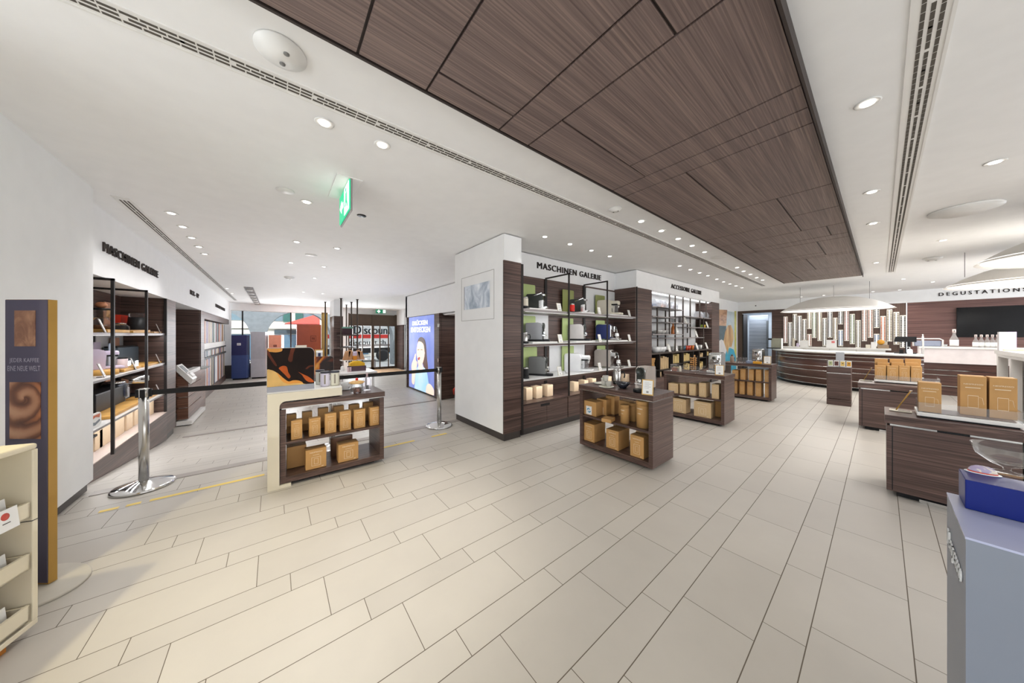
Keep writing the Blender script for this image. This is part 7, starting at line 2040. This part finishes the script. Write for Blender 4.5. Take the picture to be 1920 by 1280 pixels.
# white table under the rack with paper bags and yellow pack
tb = PZ(668, 705, LOW)
tw = thing('table', 'white low table with paper bags beneath the pole rack', 'table', (-9.6, 1.4, 0))
G().box(-1.1, 0.0, 0.0, 1.05, 0.3, 0.35).build('top', M_WHITE, tw, 0.01)
for x in (-1.0, -0.1):
    for y in (0.1, 0.95):
        G().box(x - .03, x + .03, y - .03, y + .03, LOW, 0.3).build('leg', M_WHITE, tw)
z = 0.35
A, B = PX(659, 690, -10.0), PX(686.5, 690, -10.0)
z1 = PX(670, 686, -10.0).z
t = thing('riser_box', 'plum riser box behind the jars on the white low table', 'riser box', (-10.0, A.y, z), PI / 2)
G().box(0, B.y - A.y, 0, 0.35, 0, z1 - z).build('body', plain('plum riser', srgb(92, 68, 76), 0.5), t)
z2 = PX(670, 677, -10.05).z
t = thing('gift_pack', 'yellow dotted pack with raised middle on the plum riser', 'pack', (-10.03, A.y - .03, z1), PI / 2)
W = B.y - A.y
G().prism([(0, 0), (W, 0), (W, z2 - z1 - .06), (W * .72, z2 - z1), (W * .3, z2 - z1), (0, z2 - z1 - .06)], 'y', 0, 0.25).build('body', plain('warm yellow', srgb(240, 190, 40), 0.5), t)
g = G()
for i in range(9):
    for j in range(3):
        g.box(W * (.1 + .1 * i) - .008, W * (.1 + .1 * i) + .008, -0.002, 0, (z2 - z1) * (.2 + .2 * j), (z2 - z1) * (.2 + .2 * j) + .012)
g.build('dots', plain('orange dots', srgb(206, 140, 30), 0.5), t)
zs_ = PX(660, 674.5, -10.6).z
t = thing('glass_shelf', 'white shelf board carrying the paper bags', 'shelf', (-10.6, PX(640, 675, -10.6).y, zs_ - .02), PI / 2)
G().box(0, PX(690, 675, -10.6).y - PX(640, 675, -10.6).y, -0.05, 0.3, 0, 0.02).build('plank', M_WHITE, t)
G().box(0.05, 0.08, 0.1, 0.13, .35 - zs_ + .02, 0).box(1.0, 1.03, 0.1, 0.13, .35 - zs_ + .02, 0).build('bracket', M_GREYMETAL, t)
def bag(px0, px1, yt, X, label, lean=0):
    A, B = PX(px0, 674, X), PX(px1, 674, X)
    hh = PX(px0, yt, X).z - zs_
    W = B.y - A.y
    t = thing('paper_bag', label, 'paper bag', (X, (A.y + B.y) / 2, zs_), PI / 2, 'brown paper bags on the pole rack')
    G().prism([(-W / 2, 0), (W / 2, 0), (W / 2 + lean, hh), (-W / 2 + lean, hh)], 'y', 0, 0.14).build('body', plain('brown paper', srgb(196, 150, 108), 0.7, var=0.06), t)
    G().tube([(-W * .2 + lean, 0.02, hh), (-W * .18 + lean, 0.02, hh + .06), (W * .18 + lean, 0.02, hh + .06), (W * .2 + lean, 0.02, hh)], 0.006, 6).build('handle', plain('bag cord', srgb(150, 110, 80), 0.7), t)
bag(643, 653, 658.5, -10.62, 'leftmost brown paper bag, leaning, on the pole rack', 0.08)
bag(654, 661, 657, -10.62, 'second brown paper bag on the pole rack')
bag(669.5, 675, 657, -10.62, 'third brown paper bag on the pole rack, right of the printed carton')
bag(675.5, 684, 658.5, -10.62, 'rightmost brown paper bag, leaning, on the pole rack', -0.08)
A, B = PX(662, 660, -10.55), PX(669, 660, -10.55)
t = thing('milk_carton', 'white and orange printed carton among the brown paper bags', 'carton', (-10.55, (A.y + B.y) / 2, zs_), PI / 2)
W = B.y - A.y; hh = PX(665, 659, -10.55).z - zs_
G().box(-W / 2, W / 2, -0.03, 0.1, hh * .5, hh).build('upper_print', M_MLILAC, t)
G().box(-W / 2, W / 2, -0.03, 0.1, 0, hh * .5).build('lower_print', plain('orange print', srgb(230, 150, 40), 0.5), t)
z = 0.35
p = PZ(642, 695.5, z)
t = thing('soap_bottle', 'clear pump bottle with white label on the white low table', 'bottle', (p.x, p.y, z))
G().lathe([(0.05, 0), (0.052, 0.01), (0.05, 0.12), (0.02, 0.16)], (0, 0, 0), 16).build('body', M_MWHITE, t)
G().tube([(0, 0, 0.16), (0, 0, 0.21), (-0.04, -0.03, 0.21)], 0.008, 8).build('pump', M_GREYMETAL, t)
p = PZ(655, 697, z)
canister((p.x, p.y, z), 'rose canister with black lid on the white low table', plain('rose enamel', srgb(214, 186, 190), 0.4), 0.055, 0.17, M_CAPSHADE, True)
# second picture board farther back, and small signs behind the first board
A, B = PX(588, 690, -9.2), PX(625, 690, -9.2)
t = thing('picture_board', 'smaller dark coffee picture board behind the canisters', 'picture board', (-9.2, A.y, 0.25), PI / 2)
W = B.y - A.y; hh = PX(605, 668, -9.2).z - .25
G().prism([(0, 0), (W, 0), (W, hh - .06), (W - .02, hh - .02), (W - .06, hh), (0, hh)], 'y', 0, 0.02).build('panel', picture_mat('coffee picture small', CAR, (2.4, 2.4, 2.4), 1.4, 2.2), t)
t2 = thing('display_table', 'white-topped table behind the first table, under the smaller picture board', 'table', (-9.1, A.y - .1, 0), PI / 2)
G().box(0, W + .2, -0.1, 0.5, 0.2, 0.25).build('top', M_WHITE, t2)
for x in (0.05, W + .15):
    G().box(x - .03, x + .03, 0, .06, LOW, 0.2).box(x - .03, x + .03, 0.4, .46, LOW, 0.2).build('leg', M_WHITE, t2)
A, B = PX(590.5, 660, -11.0), PX(607, 660, -11.0)
t = thing('framed_sign', 'gold-framed sign with a blue patch behind the smaller picture board', 'framed sign', (-11.0, A.y, LOW), PI / 2)
W = B.y - A.y; z0, z1 = PX(598, 668, -11.0).z - LOW, PX(598, 655, -11.0).z - LOW
G().box(0, W, 0, 0.03, z0 - .1, z1).build('frame', M_GOLD, t)
G().box(0.03, W - .03, -0.004, 0, z0 - .06, z1 - .03).build('paper', M_WHITEST, t)
G().box(W * .35, W * .65, -0.008, -0.004, z0, z0 + (z1 - z0) * .5).build('blue_patch', M_MNAVY, t)
G().box(W * .4, W * .6, 0.03, 0.08, 0, z1 - .1).build('stand', M_GREYMETAL, t)
A, B = PX(554, 650, -12.0), PX(575, 650, -12.0)
t = thing('small_sign', 'cream card sign showing above the picture board', 'sign', (-12.0, A.y, LOW), PI / 2)
W = B.y - A.y; z1 = PX(565, 647, -12.0).z - LOW
G().box(0, W, 0, 0.03, z1 - .3, z1).build('panel', M_CREAM, t)
G().box(W * .4, W * .6, 0.03, 0.08, 0, z1 - .05).build('stand', M_GREYMETAL, t)

# ================================================================ light box with the laughing woman
A, B = PY(766.5, 640, YM), PY(813.5, 640, YM)
zb1, zt1 = -0.36, 2.06
lb = thing('light_box', 'backlit blue poster of a laughing woman reading DRUECKEN ENTDECKEN', 'light box', (A.x, YM + 0.02, 0))
LW = B.x - A.x
def glow(name, c1, c2, e):
    t = NT(name)
    n = t.noise(t.coord((1.5, 1.5, 1.2)), 1.0, 3)
    c = t.ramp(n, [(0.3, c1), (0.7, c2)])
    t.color(c); t.link(c, t.b.inputs['Emission Color']); t.b.inputs['Emission Strength'].default_value = e
    t.b.inputs['Roughness'].default_value = 0.4
    return t.m
G().box(-0.06, LW + 0.06, -0.0, 0.02, zb1 - 0.03, zt1 + 0.02).build('frame', M_BLACK, lb)
pan = G().box(0, LW, -0.012, 0.0, zb1, zt1).build('panel', glow('poster blue', srgb(96, 116, 196), srgb(134, 148, 214), 0.75), lb)
def lp(pts, y, mat, nm):
    out = []
    for px, py in pts:
        p = PY(px, py, YM)
        out.append((p.x - A.x, p.z))
    # smooth
    n = len(out); res = []
    for i in range(n):
        p0, p1, p2, p3 = [Vector(out[(i + k - 1) % n]) for k in range(4)]
        for q in range(4):
            s = q / 4
            res.append(tuple(0.5 * ((2 * p1) + (p2 - p0) * s + (2 * p0 - 5 * p1 + 4 * p2 - p3) * s * s + (3 * p1 - p0 - 3 * p2 + p3) * s ** 3)))
    res = [(min(max(a, 0.003), LW - .003), min(max(b, zb1 + .003), zt1 - .003)) for a, b in res]
    return G().prism(res, 'y', y, -0.012).build(nm, mat, pan)
HAIR, SKIN, SHIRT = glow('poster hair', srgb(70, 44, 36), srgb(104, 66, 52), 0.5), glow('poster skin', srgb(244, 212, 190), srgb(250, 228, 212), 0.8), glow('poster shirt', srgb(150, 200, 226), srgb(196, 226, 240), 0.8)
lp([(783, 640), (786, 633), (791, 632), (796, 637), (798.5, 650), (800, 670), (802, 692), (797, 694), (792, 680), (788, 664), (784, 655)], -0.0135, HAIR, 'hair')
lp([(777, 742), (778, 712), (780, 692), (786, 686), (794, 688), (800, 698), (803, 716), (808, 734), (812, 741), (800, 738), (788, 735)], -0.0145, SHIRT, 'shirt')
lp([(784.5, 684), (790, 680), (793, 690), (788, 698), (785, 692)], -0.0155, SKIN, 'neck')
lp([(782, 648), (785, 639), (790, 637), (795, 644), (796, 662), (793, 678), (788, 686), (784, 683), (782.5, 672), (781, 662)], -0.0165, SKIN, 'face')
lp([(784, 639), (790, 634.5), (796, 639), (798, 656), (796, 660), (794, 646), (789, 640.5)], -0.0175, HAIR, 'hair_front')
lp([(772, 700), (771.5, 684), (775, 674), (778, 664), (779.5, 664), (779, 674), (782, 680), (780, 692), (778, 704), (776, 720), (772, 716)], -0.0165, SKIN, 'raised_hand')
lp([(800, 722), (806, 720), (813, 731), (813, 741), (806, 740), (799, 737)], -0.0165, SKIN, 'forearm')
lp([(783.3, 671), (786.5, 669), (787.5, 671.5), (785.5, 675), (783.6, 674)], -0.0175, glow('poster lips', srgb(186, 64, 60), srgb(170, 60, 56), 0.6), 'mouth')
lp([(782.6, 655.2), (786, 654.4), (786, 655.4), (782.8, 656.2)], -0.0175, HAIR, 'eye')
lp([(788.5, 654.6), (792, 655), (792, 656), (788.6, 655.6)], -0.0175, HAIR, 'eye')
g = G()
l0, l1 = PY(773, 610, YM), PY(801, 610, YM)
letters(g, 'DRÜCKEN', (l0.x - A.x, -0.013, PY(787, 609, YM).z), (1, 0, 0), l1.x - l0.x, PY(787, 599.3, YM).z - PY(787, 609, YM).z, (0, -1, 0), 0.004, 0.03)
l0, l1 = PY(770.5, 610, YM), PY(806, 610, YM)
letters(g, 'ENTDECKEN', (l0.x - A.x, -0.013, PY(788, 622.5, YM).z), (1, 0, 0), l1.x - l0.x, PY(788, 613, YM).z - PY(788, 622.5, YM).z, (0, -1, 0), 0.004, 0.03)
g.build('lettering', plain('poster white', (1, 1, 1, 1), 0.5, emit=0.9, ecol=(1, 1, 1, 1)), lb)

# red and teal rucksack on the floor in the doorway
p = PZ(846, 749, -0.4)
t = thing('rucksack', 'red and teal rucksack on the floor in the doorway beside the pillar', 'rucksack', (-7.35, 4.05, LOW + 0.01))
G().ball((0, 0, 0.13), 0.2, 18, 0.62, 0.9, 0.8).build('body', plain('teal fabric', srgb(60, 92, 92), 0.8), t)
G().ball((-0.02, 0.05, 0.32), 0.16, 16, 0.75, 0.85, 0.6).build('top_pouch', plain('black fabric', srgb(40, 42, 44), 0.8), t)
G().tube([(-0.16, -0.1, 0.2), (-0.1, -0.14, 0.34), (0.0, -0.12, 0.42), (0.1, -0.1, 0.36)], 0.035, 8).build('strap', plain('red strap', srgb(216, 62, 40), 0.6), t)
